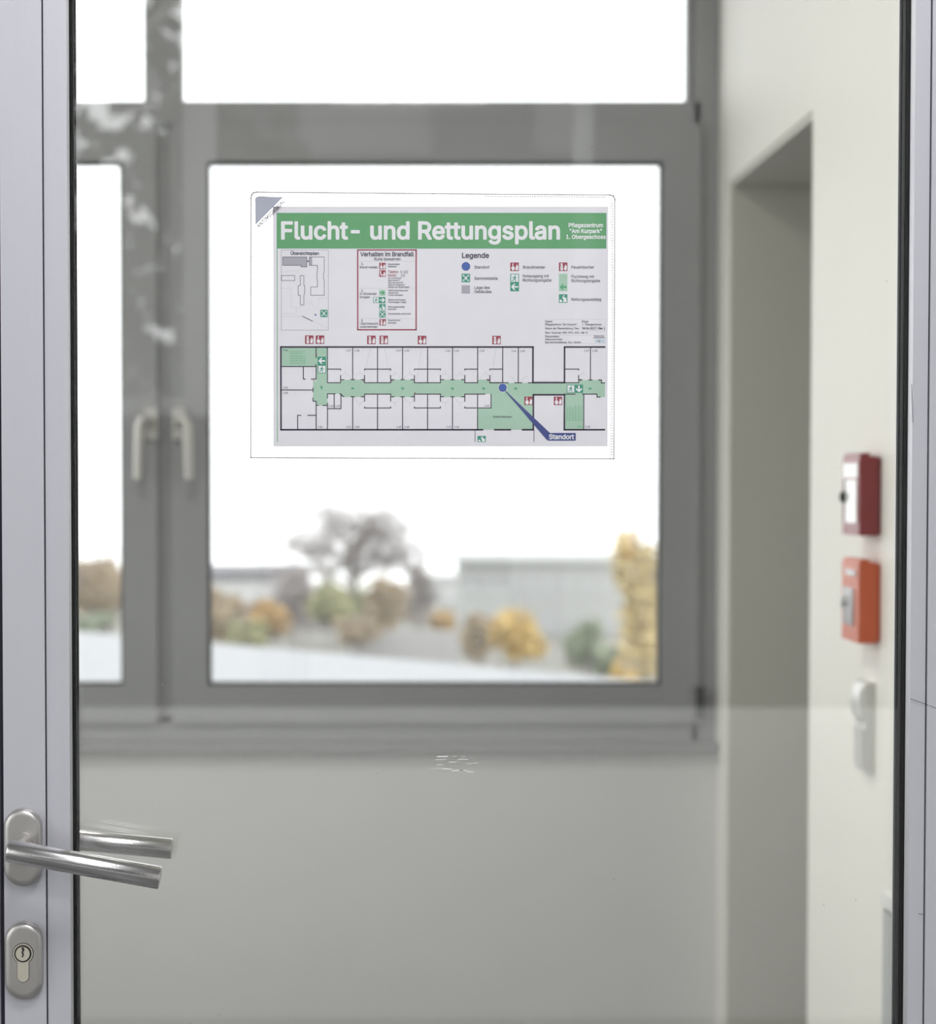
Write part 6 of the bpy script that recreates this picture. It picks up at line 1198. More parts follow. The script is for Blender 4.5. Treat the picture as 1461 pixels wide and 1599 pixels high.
a.rect(720.3, 445.7, 733.4, 458.8, 'grey', 2)
a.build('grey_swatch', legend)
pic_alarm(796, 410.6, 13.2).build('pictogram', legend)
pic_runner(796, 428, 13.6).build('pictogram', legend)
pic_exit(796, 441.5, 13.6, 'l').build('pictogram', legend)
pic_ext(871.7, 410.6, 13.2).build('pictogram', legend)
pic_route(871.7, 428, 13.2, 27.3, 'l', 442.0).build('pictogram', legend)
pic_rescue(871.7, 459.8, 13.3).build('pictogram', legend)

# title block
a = Art()
for yy in (498.8, 509.6, 516.4, 523.2, 536.2):
    a.line(849, yy, 944, yy, 0.35, 'lightgrey', 1)
for s, x_, x1_, b_ in (('Objekt:', 850.3, 862.2, 503.5), ('Etage:', 907.5, 918.5, 503.5), ('Pflegezentrum "Am Kurpark"', 850.3, 900, 508.1), ('1. Obergeschoss', 907.7, 938, 508.1),
                       ('Datum der Planerstellung / Rev.', 850.6, 904, 514.2), ('Plan-Nummer: FRP-PFZ-OG1-RB-G', 850.6, 916.5, 521.0), ('Planersteller:', 850.6, 873.2, 526.8),
                       ('Eisenmoorbad', 850.6, 877, 531.2), ('Bad Schmiedeberg-Kur-GmbH', 850.6, 906, 535.8)):
    a.text(s, x_, x1_, b_, 3.0)
a.text('08.06.2017 / Rev 1', 908, 943.8, 514.2, 3.1, 'dark', True)
a.text('Eisenmoorbad', 926.5, 942, 525.7, 2.2)
a.line(926, 527.4, 943.6, 527.4, 1.0, 'text', 1)
a.rect(928, 529.8, 943.8, 535, 'sky', 1)
a.poly([(932.6, 530.2), (936.2, 530.8), (936.0, 534.4), (934.4, 535.0), (933.0, 533.6)], 'grey', 2)
a.build('title_block', plan)

# floor plan: escape routes, walls, door swings, numbers
a = Art()
for r in ((440, 542.5, 494, 572), (494, 542.5, 511.5, 632.5), (489, 595, 494, 626), (511.5, 597.5, 944, 614.5), (531.9, 592.5, 569.3, 597.5), (531.9, 614.5, 569.3, 619.5), (610, 592.5, 647, 597.5),
          (610, 614.5, 647, 619.5), (687.6, 592.5, 725.6, 597.5), (687.6, 614.5, 725.6, 619.5), (746, 592.5, 764.6, 597.5), (766.5, 614.5, 831.5, 670.4), (746, 636.5, 766.5, 670.4),
          (882, 614.5, 911, 670.4), (902.8, 593, 938.5, 597.5), (931.5, 614.5, 944, 619.5)):
    a.rect(*r, 'pale', 1)
fp = a.build('escape_routes', plan)
a = Art()
W = lambda x0_, y0_, x1_, y1_, w=1.45: a.line(x0_, y0_, x1_, y1_, w, 'dark', 3)
for l in ((439, 541.7, 831.7, 541.7), (439, 541.7, 439, 670.4), (831.6, 541.7, 831.6, 597), (831.6, 597, 880.8, 597), (880.8, 541.7, 880.8, 597), (880.8, 541.7, 943, 541.7), (832.5, 616, 880.8, 616),
          (832.4, 616, 832.4, 670.4), (880.8, 616, 880.8, 670.4), (880.8, 670.4, 943, 670.4), (439, 670.4, 753, 670.4), (772.5, 670.4, 796.5, 670.4), (815.8, 670.4, 832, 670.4)):
    W(*l, 2.6)
W(741.5, 672, 741.5, 689, 0.9); W(833.4, 672, 833.4, 689, 0.9)
for x_, y1_ in ((511.5, 597), (550.8, 592.5), (589.5, 597), (628.5, 592.5), (667.5, 597), (706.3, 592.5), (745.5, 597.3), (784.5, 597.3), (808.8, 597.3), (921.2, 593)):
    W(x_, 542, x_, y1_)
for x_, y0_ in ((550.8, 619), (589.5, 615), (628.5, 619), (667.5, 615), (706.3, 619), (745.5, 615)):
    W(x_, y0_, x_, 670)
for (xa, xb, le, re) in ((511.5, 532, 0, 1), (569.3, 610, 1, 1), (647, 687.6, 1, 1), (725.6, 745.5, 1, 0), (764.6, 784.5, 1, 0), (881, 902.8, 0, 1)):
    W(xa, 576, xb, 576); W(xa, 597.2, xb, 597.2)
    for e, x_, s_ in ((le, xa, -1), (re, xb, 1)):
        if not e: continue
        W(x_, 576, x_, 577.5); W(x_, 586, x_, 597.2); W(x_, 592.5, x_ + s_ * 5, 592.5)
        a.arc(x_, 578, 8, 0 if s_ > 0 else 180, 90, 0.4, 'lightgrey', 2)
        a.arc(x_ + s_ * 5.5, 592.5, 9.5, -90, 0 if s_ > 0 else -180, 0.4, 'lightgrey', 2)
for (xa, xb, le, re) in ((569.3, 610, 1, 1), (647, 687.6, 1, 1), (725.6, 745.5, 1, 0)):
    W(xa, 636.5, xb, 636.5); W(xa, 614.9, xb, 614.9)
    for e, x_, s_ in ((le, xa, -1), (re, xb, 1)):
        if not e: continue
        W(x_, 634.8, x_, 636.5); W(x_, 614.9, x_, 626); W(x_, 619, x_ + s_ * 5, 619)
        a.arc(x_, 634, 8, 0 if s_ > 0 else 180, -90 if s_ > 0 else 270, 0.4, 'lightgrey', 2)
        a.arc(x_ + s_ * 5.5, 619, 9.5, 90, 0 if s_ > 0 else 180, 0.4, 'lightgrey', 2)
for x_ in (550.8, 628.5, 706.3):
    W(x_ - 2.5, 592.5, x_ + 2.5, 592.5); W(x_ - 2.5, 619, x_ + 2.5, 619)
for l in ((493.8, 542, 493.8, 558), (493.8, 569, 493.8, 591.5), (493.8, 626, 493.8, 670), (511.5, 614.5, 511.5, 621), (511.5, 629, 511.5, 670), (522, 614.5, 522, 637.5), (532.5, 614.5, 532.5, 637.5),
          (511.5, 637.5, 532.5, 637.5), (511.5, 614.5, 523.5, 614.5), (531, 614.5, 537, 619), (494, 632.5, 497, 632.5), (504.5, 632.5, 511.5, 632.5), (439, 572, 493.5, 572), (474, 572, 474, 591.5),
          (474, 591.5, 477, 591.5), (486.5, 591.5, 493.8, 591.5), (439, 608.5, 489, 608.5), (489, 605.5, 489, 611), (489, 621, 489, 626), (489, 626, 493.8, 626), (465, 648, 465, 670), (465, 648, 470, 648),
          (481, 648, 493.8, 648), (766.5, 615, 766.5, 636.5), (745.5, 636.5, 766.5, 636.5), (745.5, 614.9, 757, 614.9), (764.5, 597.3, 793, 597.3), (803.5, 597.3, 814, 597.3), (824.5, 597.3, 831, 597.3),
          (881, 614.9, 897, 614.9), (909, 614.9, 931.5, 614.9), (931.5, 614.9, 931.5, 619.5), (931.5, 619.5, 936.5, 619.5), (911, 614.9, 911, 670), (902.8, 593, 907.5, 593), (918.5, 593, 924, 593),
          (934, 593, 938.5, 593), (938.5, 593, 938.5, 597.5), (938.5, 597.5, 943.5, 597.5)):
    W(*l)
for l in ((578.5, 543, 567, 594), (600.5, 543, 610, 594), (658, 543, 648, 614), (774, 543, 766, 593), (485.8, 543, 490.5, 592)):
    a.line(*l, 0.45, 'lightgrey', 2)
for (x_, y_, r_, a0, a1) in ((793, 597, 10, -90, 0), (824, 597, 10, 180, 270), (753, 661, 9, 90, 0), (772, 661, 9, 90, 180), (797, 661, 9, 90, 0), (815, 661, 9, 90, 180), (832, 603, 11, 0, 70), (494, 559, 9, 180, 90), (586, 604, 8, 0, 90)):
    a.arc(x_, y_, r_, a0, a1, 0.4, 'lightgrey', 2)
for yy in (548.5, 551.5, 556, 559.5, 563, 567.5):
    a.line(452, yy, 477, yy, 0.4, 'arrow', 2)
for xx in range(0, 9):
    a.line(455 + xx * 2.6, 548.5 if xx < 7 else 556, 455 + xx * 2.6, 567.5, 0.35, 'arrow', 2)
for xx in (885, 889, 893.5, 898, 903.5, 908):
    a.line(xx, 637 if xx < 894 else 632, xx, 656, 0.4, 'arrow', 2)
for yy in range(0, 9):
    a.line(884, 656 - yy * 2.6, 908, 656 - yy * 2.6, 0.35, 'arrow', 2)
for (x_, y_) in ((494.5, 554), (490.5, 594), (567.5, 594.5), (612, 594.5), (648, 613), (762, 594), (897, 615)):
    a.rect(x_ - 0.8, y_ - 0.9, x_ + 0.8, y_ + 0.9, 'red', 4)
a.build('plan_walls', fp)
a = Art()
for s, x_, b_ in (('1.57', 540.5, 548.6), ('1.58', 553.6, 548.6), ('1.59', 618.3, 548.6), ('1.60', 631.2, 548.6), ('1.61', 695.7, 548.9), ('1.62', 709, 548.9), ('1.63', 748.2, 548.9), ('1.64', 798, 549.2),
                  ('1.65', 811.5, 549.2), ('1.29', 911, 549), ('1.30', 924.2, 549), ('TH4', 442.2, 548.2), ('1.56', 442.2, 606.2), ('1.55', 442.2, 614.6), ('1.54', 496.3, 667.5), ('1.51', 540.5, 667.5),
                  ('1.50', 553.6, 667.5), ('1.49', 619, 667.5), ('1.48', 631.2, 667.5), ('1.47', 696.7, 667.3), ('1.46', 709, 667.3), ('1.45', 756, 634.4), ('1.53', 513.3, 635), ('1.52', 523.7, 635), ('1.28', 913, 667.3)):
    a.text(s, x_, x_ + 7.6, b_, 2.9)
a.text('TH2', 901, 908, 667.3, 2.9, 'arrow')
a.text('Aufenthaltsraum', 769.6, 799.3, 651.6, 3.1)
a.build('room_numbers', fp)
for (x_, y_, d_) in ((551, 606, 'l'), (628.7, 606, 'l'), (502.2, 604.7, 'u'), (706.2, 606.4, 'r'), (754.6, 606.4, 'r'), (804.5, 606.4, 'r'), (921, 606.4, 'l')):
    a = Art()
    add_arrow(a, x_ - 3.4, y_ - 3.4, 6.8, d_, 'arrow', 3, 0.26)
    a.build('route_arrow', fp)
for (x_, y_, f_) in ((476.6, 523.7, pic_ext), (493.3, 523.7, pic_alarm), (573.4, 524, pic_ext), (592.6, 524, pic_ext), (652.3, 524.2, pic_alarm), (768.2, 524.3, pic_ext), (818.3, 618.8, pic_alarm), (864.2, 618.8, pic_alarm)):
    f_(x_, y_, 13.2).build('pictogram', fp)
pic_exit(496.2, 556.8, 13, 'l').build('pictogram', fp)
pic_runner(496.2, 569.8, 13).build('pictogram', fp)
pic_runner(884.2, 600.3, 12.8).build('pictogram', fp)
pic_exit(897, 600.3, 12.8, 'd').build('pictogram', fp)
pic_rescue(745.4, 680, 13, 9.6).build('pictogram', fp)
a = Art()
a.disc(784.5, 605, 7.2, 'white', 5)
a.disc(784.5, 605, 6.4, 'navy', 6)
a.disc(784.5, 605, 5.5, 'blue', 7)
a.poly([(787.4, 609.6), (788.6, 609.2), (858.5, 675.6), (854.3, 687.2)], 'navy', 5)
a.rect(855.2, 675.4, 898.6, 687.3, 'navy', 6)
a.text('Standort', 857.2, 895.3, 685.0, 7.4, 'white', True, 8)
a.build('location_marker', fp)

# the clear sleeve
seam = pmat('sleeve_weld_seam', (0.40, 0.37, 0.39, 1), 0.3, noise=0.25, nscale=220)
corner_grey = pmat('sleeve_corner_grey', (0.36, 0.37, 0.44, 1), 0.35, noise=0.06, nscale=60)
emboss = pmat('sleeve_emboss', (0.52, 0.52, 0.54, 1), 0.3, noise=0.1, nscale=100)
INK['emboss'] = emboss
INK['seam'] = seam
INK['corner'] = corner_grey
SLV_Y = SHEET_Y - 0.0016


def round_corner_pts(x0, y0, x1, y1, r):
    pts = []
    for (cx, cy, a0) in ((x0 + r, y0 + r, 180), (x1 - r, y0 + r, 270)):
        for k in range(7):
            a_ = math.radians(a0 + 90 * k / 6)
            pts.append((cx + r * math.cos(a_), cy + r * math.sin(a_)))
    pts += [(x1, y1), (x0, y1)]
    return pts


up = lambda x, y, yy: (SCX + (x - UX) * PSC, yy, SCZ - (y - UY) * PSC)
slv = thing('plan_sleeve', up(UX, 716, SLV_Y), 'clear plastic document sleeve stuck on the door glass around the plan', 'sleeve')
outline = [(393.2, 312), (394, 306.5), (397, 303), (402, 302)] + [(676, 304.5), (950, 306.5), (955.5, 308), (958, 313), (957.8, 716), (392, 714)]
mk('front_film', prism(BM(), [up(x, y, SLV_Y) for x, y in outline], (0, 0.0003, 0)), film, slv)


class SleeveArt(Art):
    def pt(self, x, y, layer):
        return (SCX + (x - UX) * PSC, SLV_Y - 0.00012 - layer * LAYER, SCZ - (y - UY) * PSC)


a = SleeveArt()
pts = outline
a.path(pts, 2.0, 'seam', 1, True)
a.path([(951.8, 312), (952.2, 716)], 1.0, 'emboss', 1)
for i in range(95):                                    # dotted weld along the edges
    yy = 318 + i * 4.15
    a.rect(953.4, yy, 955.8, yy + 2.4, 'emboss', 1)
    if i % 2 == 0: a.rect(394.4, yy, 395.2, yy + 2.2, 'emboss', 1)
for i in range(52):
    a.rect(757 + i * 3.6, 307.2 + i * 0.028, 759.4 + i * 3.6, 309.8 + i * 0.028, 'emboss', 1)
a.line(393, 671, 420, 671, 0.8, 'emboss', 1)
a.build('weld_seam', slv)
a = SleeveArt()
a.poly([(399.5, 312), (401.2, 309.7), (404, 309.2), (443, 309.6), (399.8, 353)], 'corner', 3)
a.line(404, 309.2, 435, 308.2, 0.7, 'text', 4)
a.build('corner_tab', slv)
# diagonal lettering beside the corner tab
b2 = SleeveArt()
s = 'ANTIMICROBIAL'
tot = sum(GLYPHS_BOLD[c][0] for c in s)
pen = 0
L0, L1 = Vector((405.5, 357.5)), Vector((446.5, 316.5))
dv = (L1 - L0).normalized()
nv = Vector((dv.y, -dv.x))
kx = (L1 - L0).length / tot
mi = b2.slot('text')
for c in s:
    adv, vtx, tri = GLYPHS_BOLD[c]
    vs = []
    for p in vtx.split():
        u, v = (int(q_) for q_ in p.split(','))
        w = L0 + dv * ((pen + u * 0.95) * kx) + nv * (v * 0.0105)
        vs.append(b2.bm.verts.new(b2.pt(w.x, w.y, 3)))
    for t in tri.split():
        i, j, k = (int(q_) for q_ in t.split(','))
        try:
            f = b2.bm.faces.new((vs[i], vs[j], vs[k]))
        except ValueError:
            continue
        f.material_index = mi
        f.normal_update()
        if f.normal.y > 0: f.normal_flip()
    pen += adv
b2.build('corner_lettering', slv)

# ------------------------------------------------------------------ outdoors
GZ = -10.0
grass = pmat('autumn_grass', (0.22, 0.215, 0.19, 1), 0.95, noise=0.25, nscale=0.3)
roof_white = pmat('pale_roof_membrane', (0.34, 0.346, 0.357, 1), 0.8, noise=0.04, nscale=1.5)
facade_pale = pmat('pale_concrete_facade', (0.451, 0.458, 0.451, 1), 0.9, noise=0.05, nscale=0.6)
facade_white = pmat('white_render_facade', (0.626, 0.626, 0.626, 1), 0.9, noise=0.03, nscale=0.6)
facade_grey = pmat('grey_boundary_wall', (0.402, 0.394, 0.394, 1), 0.9, noise=0.06, nscale=0.8)
roof_dark = pmat('dark_slate_roof', (0.208, 0.208, 0.224, 1), 0.8, noise=0.1, nscale=1)
far_glass = pmat('far_window_glass', (0.464, 0.473, 0.482, 1), 0.5, noise=0.1, nscale=2)
bark = pmat('grey_brown_bark', (0.38, 0.35, 0.34, 1), 0.95, noise=0.2, nscale=3)  # paled, so the colour carries the outdoor haze

gbm = BM()
box(gbm, -120, 120, -120, 212, GZ - 1, GZ)
g_ = mk('ground', gbm, grass, None)
tag(g_, 'grass ground outside far below the window', 'ground', kind='structure')

# white flat roof just outside the window, its far edge running obliquely
RZ = -0.03
e0, e1 = P(120, 985, 20.6), P(960, 1061, 15.8)
ex = Vector((e1.x - e0.x, e1.y - e0.y, 0)).normalized()
pL = Vector((e0.x, e0.y, 0)) - ex * 12
pR = Vector((e1.x, e1.y, 0)) + ex * 9
rf = thing('flat_roof', (0, 12, GZ), 'pale flat roof of the low wing outside the window', 'roof')
bm = BM()
prism(bm, [(pL.x, pL.y, RZ), (pR.x, pR.y, RZ), (pR.x, 5.75, RZ), (pL.x, 5.75, RZ)], (0, 0, -0.35))
mk('roof_deck', bm, roof_white, rf)
bm = BM()
prism(bm, [(pL.x, pL.y - 0.4, RZ - 0.35), (pR.x, pR.y - 0.4, RZ - 0.35), (pR.x, 5.9, RZ - 0.35), (pL.x, 5.9, RZ - 0.35)], (0, 0, GZ - RZ + 0.35))
mk('wing_wall', bm, facade_white, rf)

# facade of the camera's own building below and beside the window
mk('outer_wall', bx(-6, 6, 5.43, 5.7, GZ, 0.0), facade_white, None)
bpy.data.objects['outer_wall']['kind'] = 'structure'
bpy.data.objects['outer_wall']['label'] = 'outside wall under the lobby window'
bpy.data.objects['outer_wall']['category'] = 'wall'


def building(name, label, px0, px1, py_top, Y, depth, wall, roofm, rows, cols, roof_h, win_frac=0.55):
    t0, t1 = P(px0, py_top, Y), P(px1, py_top, Y)
    x0, x1, zt = t0.x, t1.x, t0.z
    b = thing(name, ((x0 + x1) / 2, Y + depth / 2, GZ), label, 'building')
    w = mk('walls', bx(x0, x1, Y, Y + depth, GZ, zt), wall, b)
    r = mk('roof', bx(x0 - 0.3, x1 + 0.3, Y - 0.3, Y + depth + 0.3, zt, zt + roof_h), roofm, b)
    me = None
    cw, rh = (x1 - x0) / cols, 2.7
    for j in range(rows):
        for i in range(cols):
            cx_ = x0 + cw * (i + 0.5)
            cz_ = zt - 1.5 - j * rh
            o = mk('window', bx(cx_ - cw * win_frac / 2, cx_ + cw * win_frac / 2, Y - 0.05, Y + 0.05, cz_ - 0.6, cz_ + 0.6), far_glass, b)


building('office_block', 'long pale grey block with faint window rows behind the round orange bush', 722, 990, 881, 160, 14, facade_pale, facade_pale, 2, 9, 0.4, 0.5)
building('low_hall', 'long low white hall with dark roof edge at left of the bare tree', 250, 470, 906, 190, 12, facade_white, roof_dark, 1, 8, 0.9, 0.4)
building('white_house', 'small white house between the bare tree and the pale block', 655, 722, 905, 200, 10, facade_white, facade_white, 1, 3, 0.3, 0.4)
q0, q1 = P(545, 985, 118), P(716, 985, 118)
gw = mk('boundary_wall', bx(q0.x, q1.x, 118, 118.4, GZ, q0.z), facade_grey, None, base=((q0.x + q1.x) / 2, 118, GZ))
tag(gw, 'plain grey boundary wall below the bare tree', 'wall', kind='thing')


def leaf_mat(name, c):
    m = pmat(name, c + (1,), 0.8, noise=0.3, nscale=0.8)
    return m


LEAF = {'yellow': leaf_mat('yellow_leaves', (0.60, 0.44, 0.17)), 'orange': leaf_mat('orange_leaves', (0.50, 0.34, 0.15)), 'green': leaf_mat('olive_leaves', (0.32, 0.32, 0.17)),  # leaf colours paled and dulled to carry the haze outdoors
        'darkgreen': leaf_mat('grey_green_leaves', (0.27, 0.31, 0.22)), 'brown': leaf_mat('brown_leaves', (0.38, 0.30, 0.20)), 'twig': leaf_mat('bare_twigs', (0.36, 0.33, 0.32)),
        'pale': leaf_mat('pale_yellow_leaves', (0.60, 0.49, 0.25))}


def tree(label, px, py_top, py_bot, wpx, Y, leaf, n, name='deciduous_tree', bare=0.0, leaf_size=0.26, py_leaf=None, cat='tree', group='trees outside the window'):
    """crown between py_top and py_bot, wpx wide; limbs always, leaves as loose quads; bare > 0 adds fine twigs above the leaves"""
    rnd = random.Random(int(px * 7 + Y))
    c, top, bot = P(px, (py_top + py_bot) / 2, Y), P(px, py_top, Y).z, P(px, py_bot, Y).z
    rx = wpx / FPX * Y / 2
    x = c.x
    t = thing(name, (x, Y, GZ), label, cat, group)
    bm = BM()
    H_ = top - GZ
    fork = max(GZ + H_ * 0.25, bot - 0.3 * (top - bot)) if not bare else GZ + H_ * 0.3
    r0 = 0.02 * H_ + 0.06
    tube(bm, [(x, Y, GZ), (x + rnd.uniform(-.1, .1), Y, (GZ + fork) / 2), (x, Y, fork), (x + rnd.uniform(-.3, .3), Y, fork + (top - fork) * 0.5), (x + rnd.uniform(-.2, .2), Y, top - 0.06 * (top - fork))],
         [r0, r0 * 0.8, r0 * 0.65, r0 * 0.35, 0.02], 7)
    tips = []
    for k in range((13 if bare >= 1 else 18) if bare else 9):
        zb_ = fork + (top - fork) * rnd.uniform(0.0, 0.5 if bare else 0.65)
        a_ = rnd.uniform(0, 2 * math.pi)
        R_ = rx * rnd.uniform(0.65, 1.0)
        zt_ = min(top, zb_ + (top - fork) * rnd.uniform(0.2, 0.55))
        if bare:                                     # limbs fill a rounded, open crown
            g_ = rnd.uniform(0.05, 1.0)
            zt_ = bot + (top - bot) * (0.35 + 0.62 * g_)
            R_ = rx * math.sqrt(max(0.05, 1 - (g_ * 0.95) ** 2)) * rnd.uniform(0.75, 1.0)
            a_ = k * 2.4 + rnd.uniform(-.3, .3)
            zb_ = min(zb_, zt_ - 0.15 * (top - fork))
        e_ = Vector((x + R_ * math.cos(a_), Y + R_ * math.sin(a_), zt_))
        s_ = Vector((x, Y, zb_))
        m_ = s_.lerp(e_, 0.55) + Vector((0, 0, 0.12 * (zt_ - zb_)))
        tube(bm, [s_, m_, e_], [r0 * (0.5 if bare >= 1 else 0.32), r0 * (0.34 if bare >= 1 else 0.2), 0.05 if bare else 0.02], 5)
        tips.append((s_, m_, e_))
        for j in range((6 if bare >= 1 else 9) if bare else 3):
            p_ = m_.lerp(e_, rnd.random()) if j % 2 else s_.lerp(m_, rnd.uniform(.4, 1))
            q_ = p_ + Vector((rnd.uniform(-.45, .45) * rx, rnd.uniform(-.45, .45) * rx, rnd.uniform(0.05, .35) * rx))
            q_.z = min(q_.z, top)
            tube(bm, [p_, q_], [0.06 if bare else 0.04, 0.03 if bare else 0.015], 4)
            if bare:
                for _ in range(3 if bare >= 1 else 7):
                    o_ = p_.lerp(q_, rnd.uniform(.3, 1))
                    w_ = o_ + Vector((rnd.uniform(-.22, .22) * rx, rnd.uniform(-.22, .22) * rx, rnd.uniform(-0.05, .2) * rx))
                    tube(bm, [o_, w_], [0.036, 0.022], 3)
    mk('trunk', bm, bark, t, smooth=True)
    if bare >= 1.0:                                  # sprays of fine twigs in an open, rounded crown
        bm = BM()
        zc_, rzc = (top + bot) / 2 + 0.14 * (top - bot), (top - bot) * 0.36
        for k in range(20):
            th = math.pi * (-0.12 + 1.24 * (k % 10) / 9) + rnd.uniform(-.12, .12)
            rr = 0.92 if k < 10 else 0.5
            c_ = Vector((x + rx * rr * math.cos(th), Y + rnd.uniform(-.5, .5) * rx, zc_ + rzc * rr * math.sin(th)))
            cr = rx * rnd.uniform(0.16, 0.30)
            c_ += Vector((rnd.uniform(-.12, .12) * rx, 0, rnd.uniform(-.15, .1) * rzc))
            for _ in range(130):
                p_ = c_ + Vector((rnd.gauss(0, 1) * 1.5, rnd.gauss(0, 1), rnd.gauss(0, 0.8))) * cr * 0.5
                u_ = Vector((rnd.uniform(-1, 1), rnd.uniform(-1, 1), rnd.uniform(0.1, 1))).normalized() * rnd.uniform(0.3, 0.7)
                tube(bm, [p_, p_ + u_], [0.034, 0.02], 3)
        f = mk('twigs', bm, LEAF['twig'], t)
        f['kind'] = 'stuff'
    if n:
        bm = BM()
        ltop = top if py_leaf is None else P(px, py_leaf, Y).z
        cz, rz_ = (ltop + bot) / 2, (ltop - bot) / 2
        blobs = []
        for k in range(14):
            a_, b_ = rnd.uniform(0, 2 * math.pi), rnd.uniform(-1, 1)
            rr = rnd.uniform(0.25, 0.72)
            cc = math.sqrt(1 - b_ * b_)
            blobs.append(Vector((x + rx * rr * cc * math.cos(a_), Y + rx * rr * cc * math.sin(a_), cz + rz_ * rr * b_)))
        for i in range(n):
            b_ = blobs[i % len(blobs)]
            d_ = Vector((rnd.gauss(0, 1), rnd.gauss(0, 1), rnd.gauss(0, 1))).normalized() * (rnd.random() ** 0.45)
            p_ = b_ + Vector((d_.x * rx * 0.42, d_.y * rx * 0.42, d_.z * rz_ * 0.42))
            u_ = Vector((rnd.gauss(0, 1), rnd.gauss(0, 1), rnd.gauss(0, 1))).normalized()
            v_ = u_.orthogonal().normalized()
            s_ = leaf_size * rnd.uniform(0.6, 1.3)
            vs = [bm.verts.new(p_ + u_ * s_ * 0.5), bm.verts.new(p_ + v_ * s_ * 0.3), bm.verts.new(p_ - u_ * s_ * 0.5), bm.verts.new(p_ - v_ * s_ * 0.3)]
            bm.faces.new(vs)
        f = mk('foliage', bm, LEAF[leaf], t)
        f['kind'] = 'stuff'
    return t


tree('tall bare tree with a spreading thin crown, green leaves low in it', 552, 796, 985, 205, 150, 'green', 900, bare=1.0, py_leaf=900, leaf_size=0.42)
tree('dark bare shrubby tree left of the tall bare tree', 462, 880, 1000, 96, 134, 'twig', 1100, bare=0.6, leaf_size=0.34)
tree('brown-orange tree right of the tall bare tree', 604, 886, 1000, 84, 140, 'brown', 1700, leaf_size=0.42)
tree('thin bare tree beside the small white house', 655, 872, 995, 64, 145, 'twig', 500, bare=0.6, leaf_size=0.3)
tree('small bright orange bush in front of the white house', 692, 944, 992, 44, 128, 'orange', 900, leaf_size=0.4, cat='bush')
tree('low orange tree left of the tall bare tree', 426, 930, 1000, 74, 130, 'orange', 1500, leaf_size=0.42)
tree('brown tree at the left edge of the casement view', 345, 915, 1005, 96, 120, 'brown', 1700, leaf_size=0.42)
tree('olive tree under the tall bare crown', 520, 892, 1000, 96, 126, 'green', 1900, leaf_size=0.42)
tree('low olive bush between the brown and the orange tree', 385, 965, 1015, 80, 112, 'green', 1100, leaf_size=0.4, cat='bush')
tree('faded brown bush in front of the olive tree', 560, 960, 1010, 90, 116, 'brown', 1100, leaf_size=0.4, cat='bush')
tree('wide faded hedge behind the low orange tree', 400, 938, 1012, 170, 160, 'brown', 1700, name='hedge', leaf_size=0.45, cat='hedge')
tree('wide grey hedge behind the faded brown bush', 520, 944, 1012, 150, 168, 'twig', 1500, name='hedge', leaf_size=0.45, cat='hedge')
tree('wide tawny hedge behind the thin bare tree', 636, 930, 1010, 150, 178, 'brown', 1500, name='hedge', leaf_size=0.45, cat='hedge')
tree('round golden bush in front of the pale block', 806, 942, 1036, 112, 100, 'yellow', 2600, leaf_size=0.36, cat='bush')
tree('rust brown bush left of the round golden bush', 748, 955, 1034, 72, 106, 'brown', 1400, leaf_size=0.36, cat='bush')
tree('grey-green shrub right of the round golden bush', 915, 955, 1056, 84, 90, 'darkgreen', 1900, leaf_size=0.32, cat='shrub')
tree('small dark shrub beside the yellow tree', 950, 1000, 1060, 56, 84, 'darkgreen', 1000, leaf_size=0.3, cat='shrub')
tree('tall yellow tree at the right edge of the window', 1008, 800, 1085, 120, 70, 'pale', 3200, leaf_size=0.30)
tree('low yellow bush at the foot of the yellow tree', 975, 1030, 1080, 44, 66, 'yellow', 700, leaf_size=0.26, cat='bush')
tree('tawny tree seen through the left casement', 150, 846, 990, 150, 110, 'brown', 2600, leaf_size=0.42)
tree('yellow-brown tree beside the left mullion', 40, 872, 985, 100, 118, 'orange', 1500, leaf_size=0.42)
tree('grey bush low in the left casement view', 150, 955, 995, 90, 100, 'darkgreen', 1000, leaf_size=0.36, cat='bush')

# outdoors behind the camera, reflected in the glass: tree crowns and a house front
LEAF['dim'] = leaf_mat('dark_evergreen_leaves', (0.07, 0.08, 0.065))


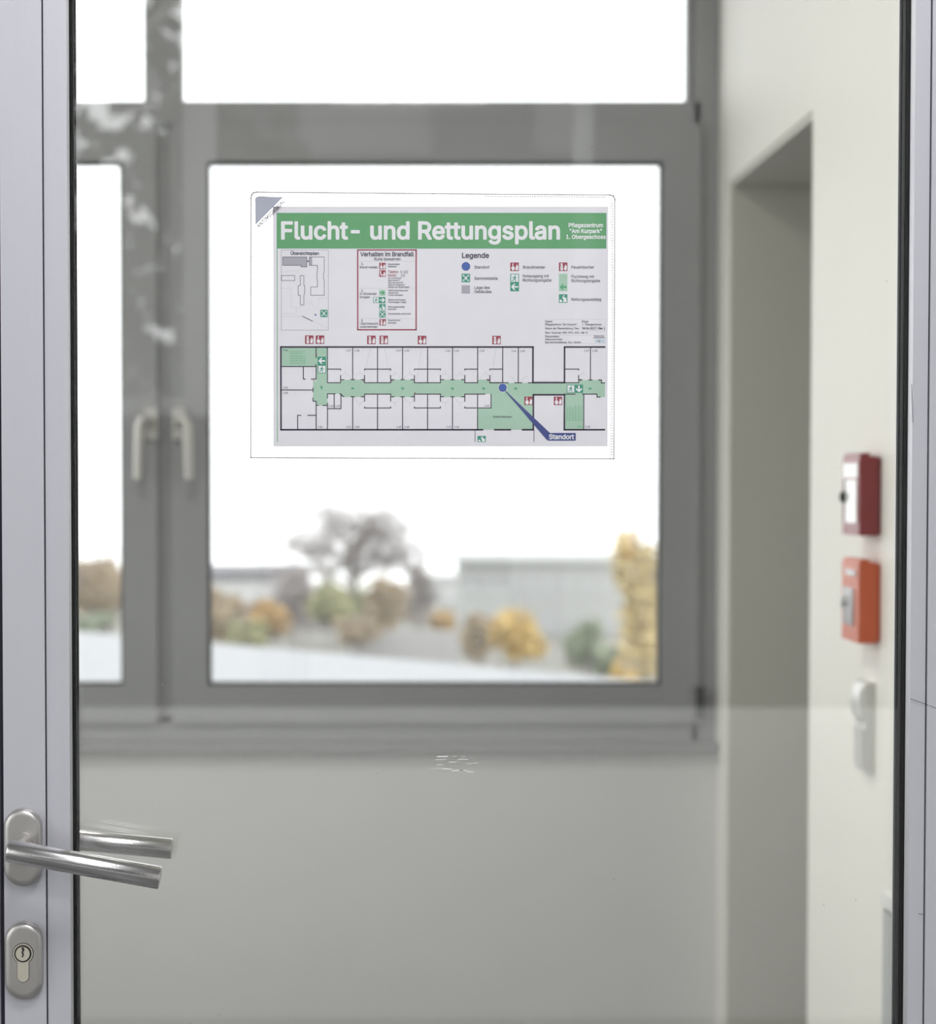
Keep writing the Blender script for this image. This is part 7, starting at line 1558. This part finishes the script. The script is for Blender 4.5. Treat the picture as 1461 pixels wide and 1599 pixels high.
def rear_tree(x, y, zc, rx, rz_, n, leaf, label):
    rnd = random.Random(int(x * 13 + y))
    t = thing('deciduous_tree', (x, y, GZ), label, 'tree', 'trees behind the hall')
    bm = BM()
    tube(bm, [(x, y, GZ), (x, y, zc - rz_ * 0.6), (x + 0.2, y, zc + rz_ * 0.5)], [0.35, 0.22, 0.04], 8)
    for k in range(10):
        a_ = rnd.uniform(0, 6.28)
        z_ = zc + rz_ * rnd.uniform(-0.7, 0.2)
        tube(bm, [(x, y, z_), (x + rx * 0.8 * math.cos(a_), y + rx * 0.8 * math.sin(a_), z_ + rz_ * rnd.uniform(0.1, 0.6))], [0.09, 0.02], 5)
    mk('trunk', bm, bark, t, smooth=True)
    bm = BM()
    blobs = [(rnd.uniform(-.8, .8), rnd.uniform(-.7, .7), rnd.uniform(-.9, .9)) for _ in range(60)]
    for i in range(n):
        b_ = blobs[i % len(blobs)]
        d_ = Vector((rnd.gauss(0, 1), rnd.gauss(0, 1), rnd.gauss(0, 1))).normalized() * rnd.random() ** 0.4
        p_ = Vector((x + rx * (b_[0] + .2 * d_.x), y + rx * (b_[1] + .2 * d_.y), zc + rz_ * (b_[2] + .2 * d_.z)))
        u_ = Vector((rnd.gauss(0, 1), rnd.gauss(0, 1), rnd.gauss(0, 1))).normalized()
        v_ = u_.orthogonal().normalized()
        s_ = rnd.uniform(0.10, 0.24)
        bm.faces.new([bm.verts.new(p_ + u_ * s_ * 0.5), bm.verts.new(p_ + v_ * s_ * 0.35), bm.verts.new(p_ - u_ * s_ * 0.5), bm.verts.new(p_ - v_ * s_ * 0.35)])
    f = mk('foliage', bm, LEAF[leaf], t)
    f['kind'] = 'stuff'


rear_tree(-2.6, -8.5, 2.6, 2.4, 2.6, 8200, 'dim', 'dense tree outside the hall rear window, on the left')
rear_tree(1.6, -15.5, 1.5, 2.6, 2.2, 1500, 'dim', 'dense tree outside the hall rear window, on the right')
house_grey = pmat('dull_grey_render', (0.10, 0.10, 0.105, 1), 0.9, noise=0.08, nscale=1)
rb = thing('house_front', (6, -20, GZ), 'grey house front behind the trees at the rear', 'building')
mk('walls', bx(-1.8, 14, -24, -20, GZ, 7.5), house_grey, rb)
for j in range(3):
    for i in range(6):
        mk('window', bx(-0.9 + i * 2.5, 0.5 + i * 2.5, -20.02, -19.95, -1.0 + j * 2.9, 0.6 + j * 2.9), roof_dark, rb)
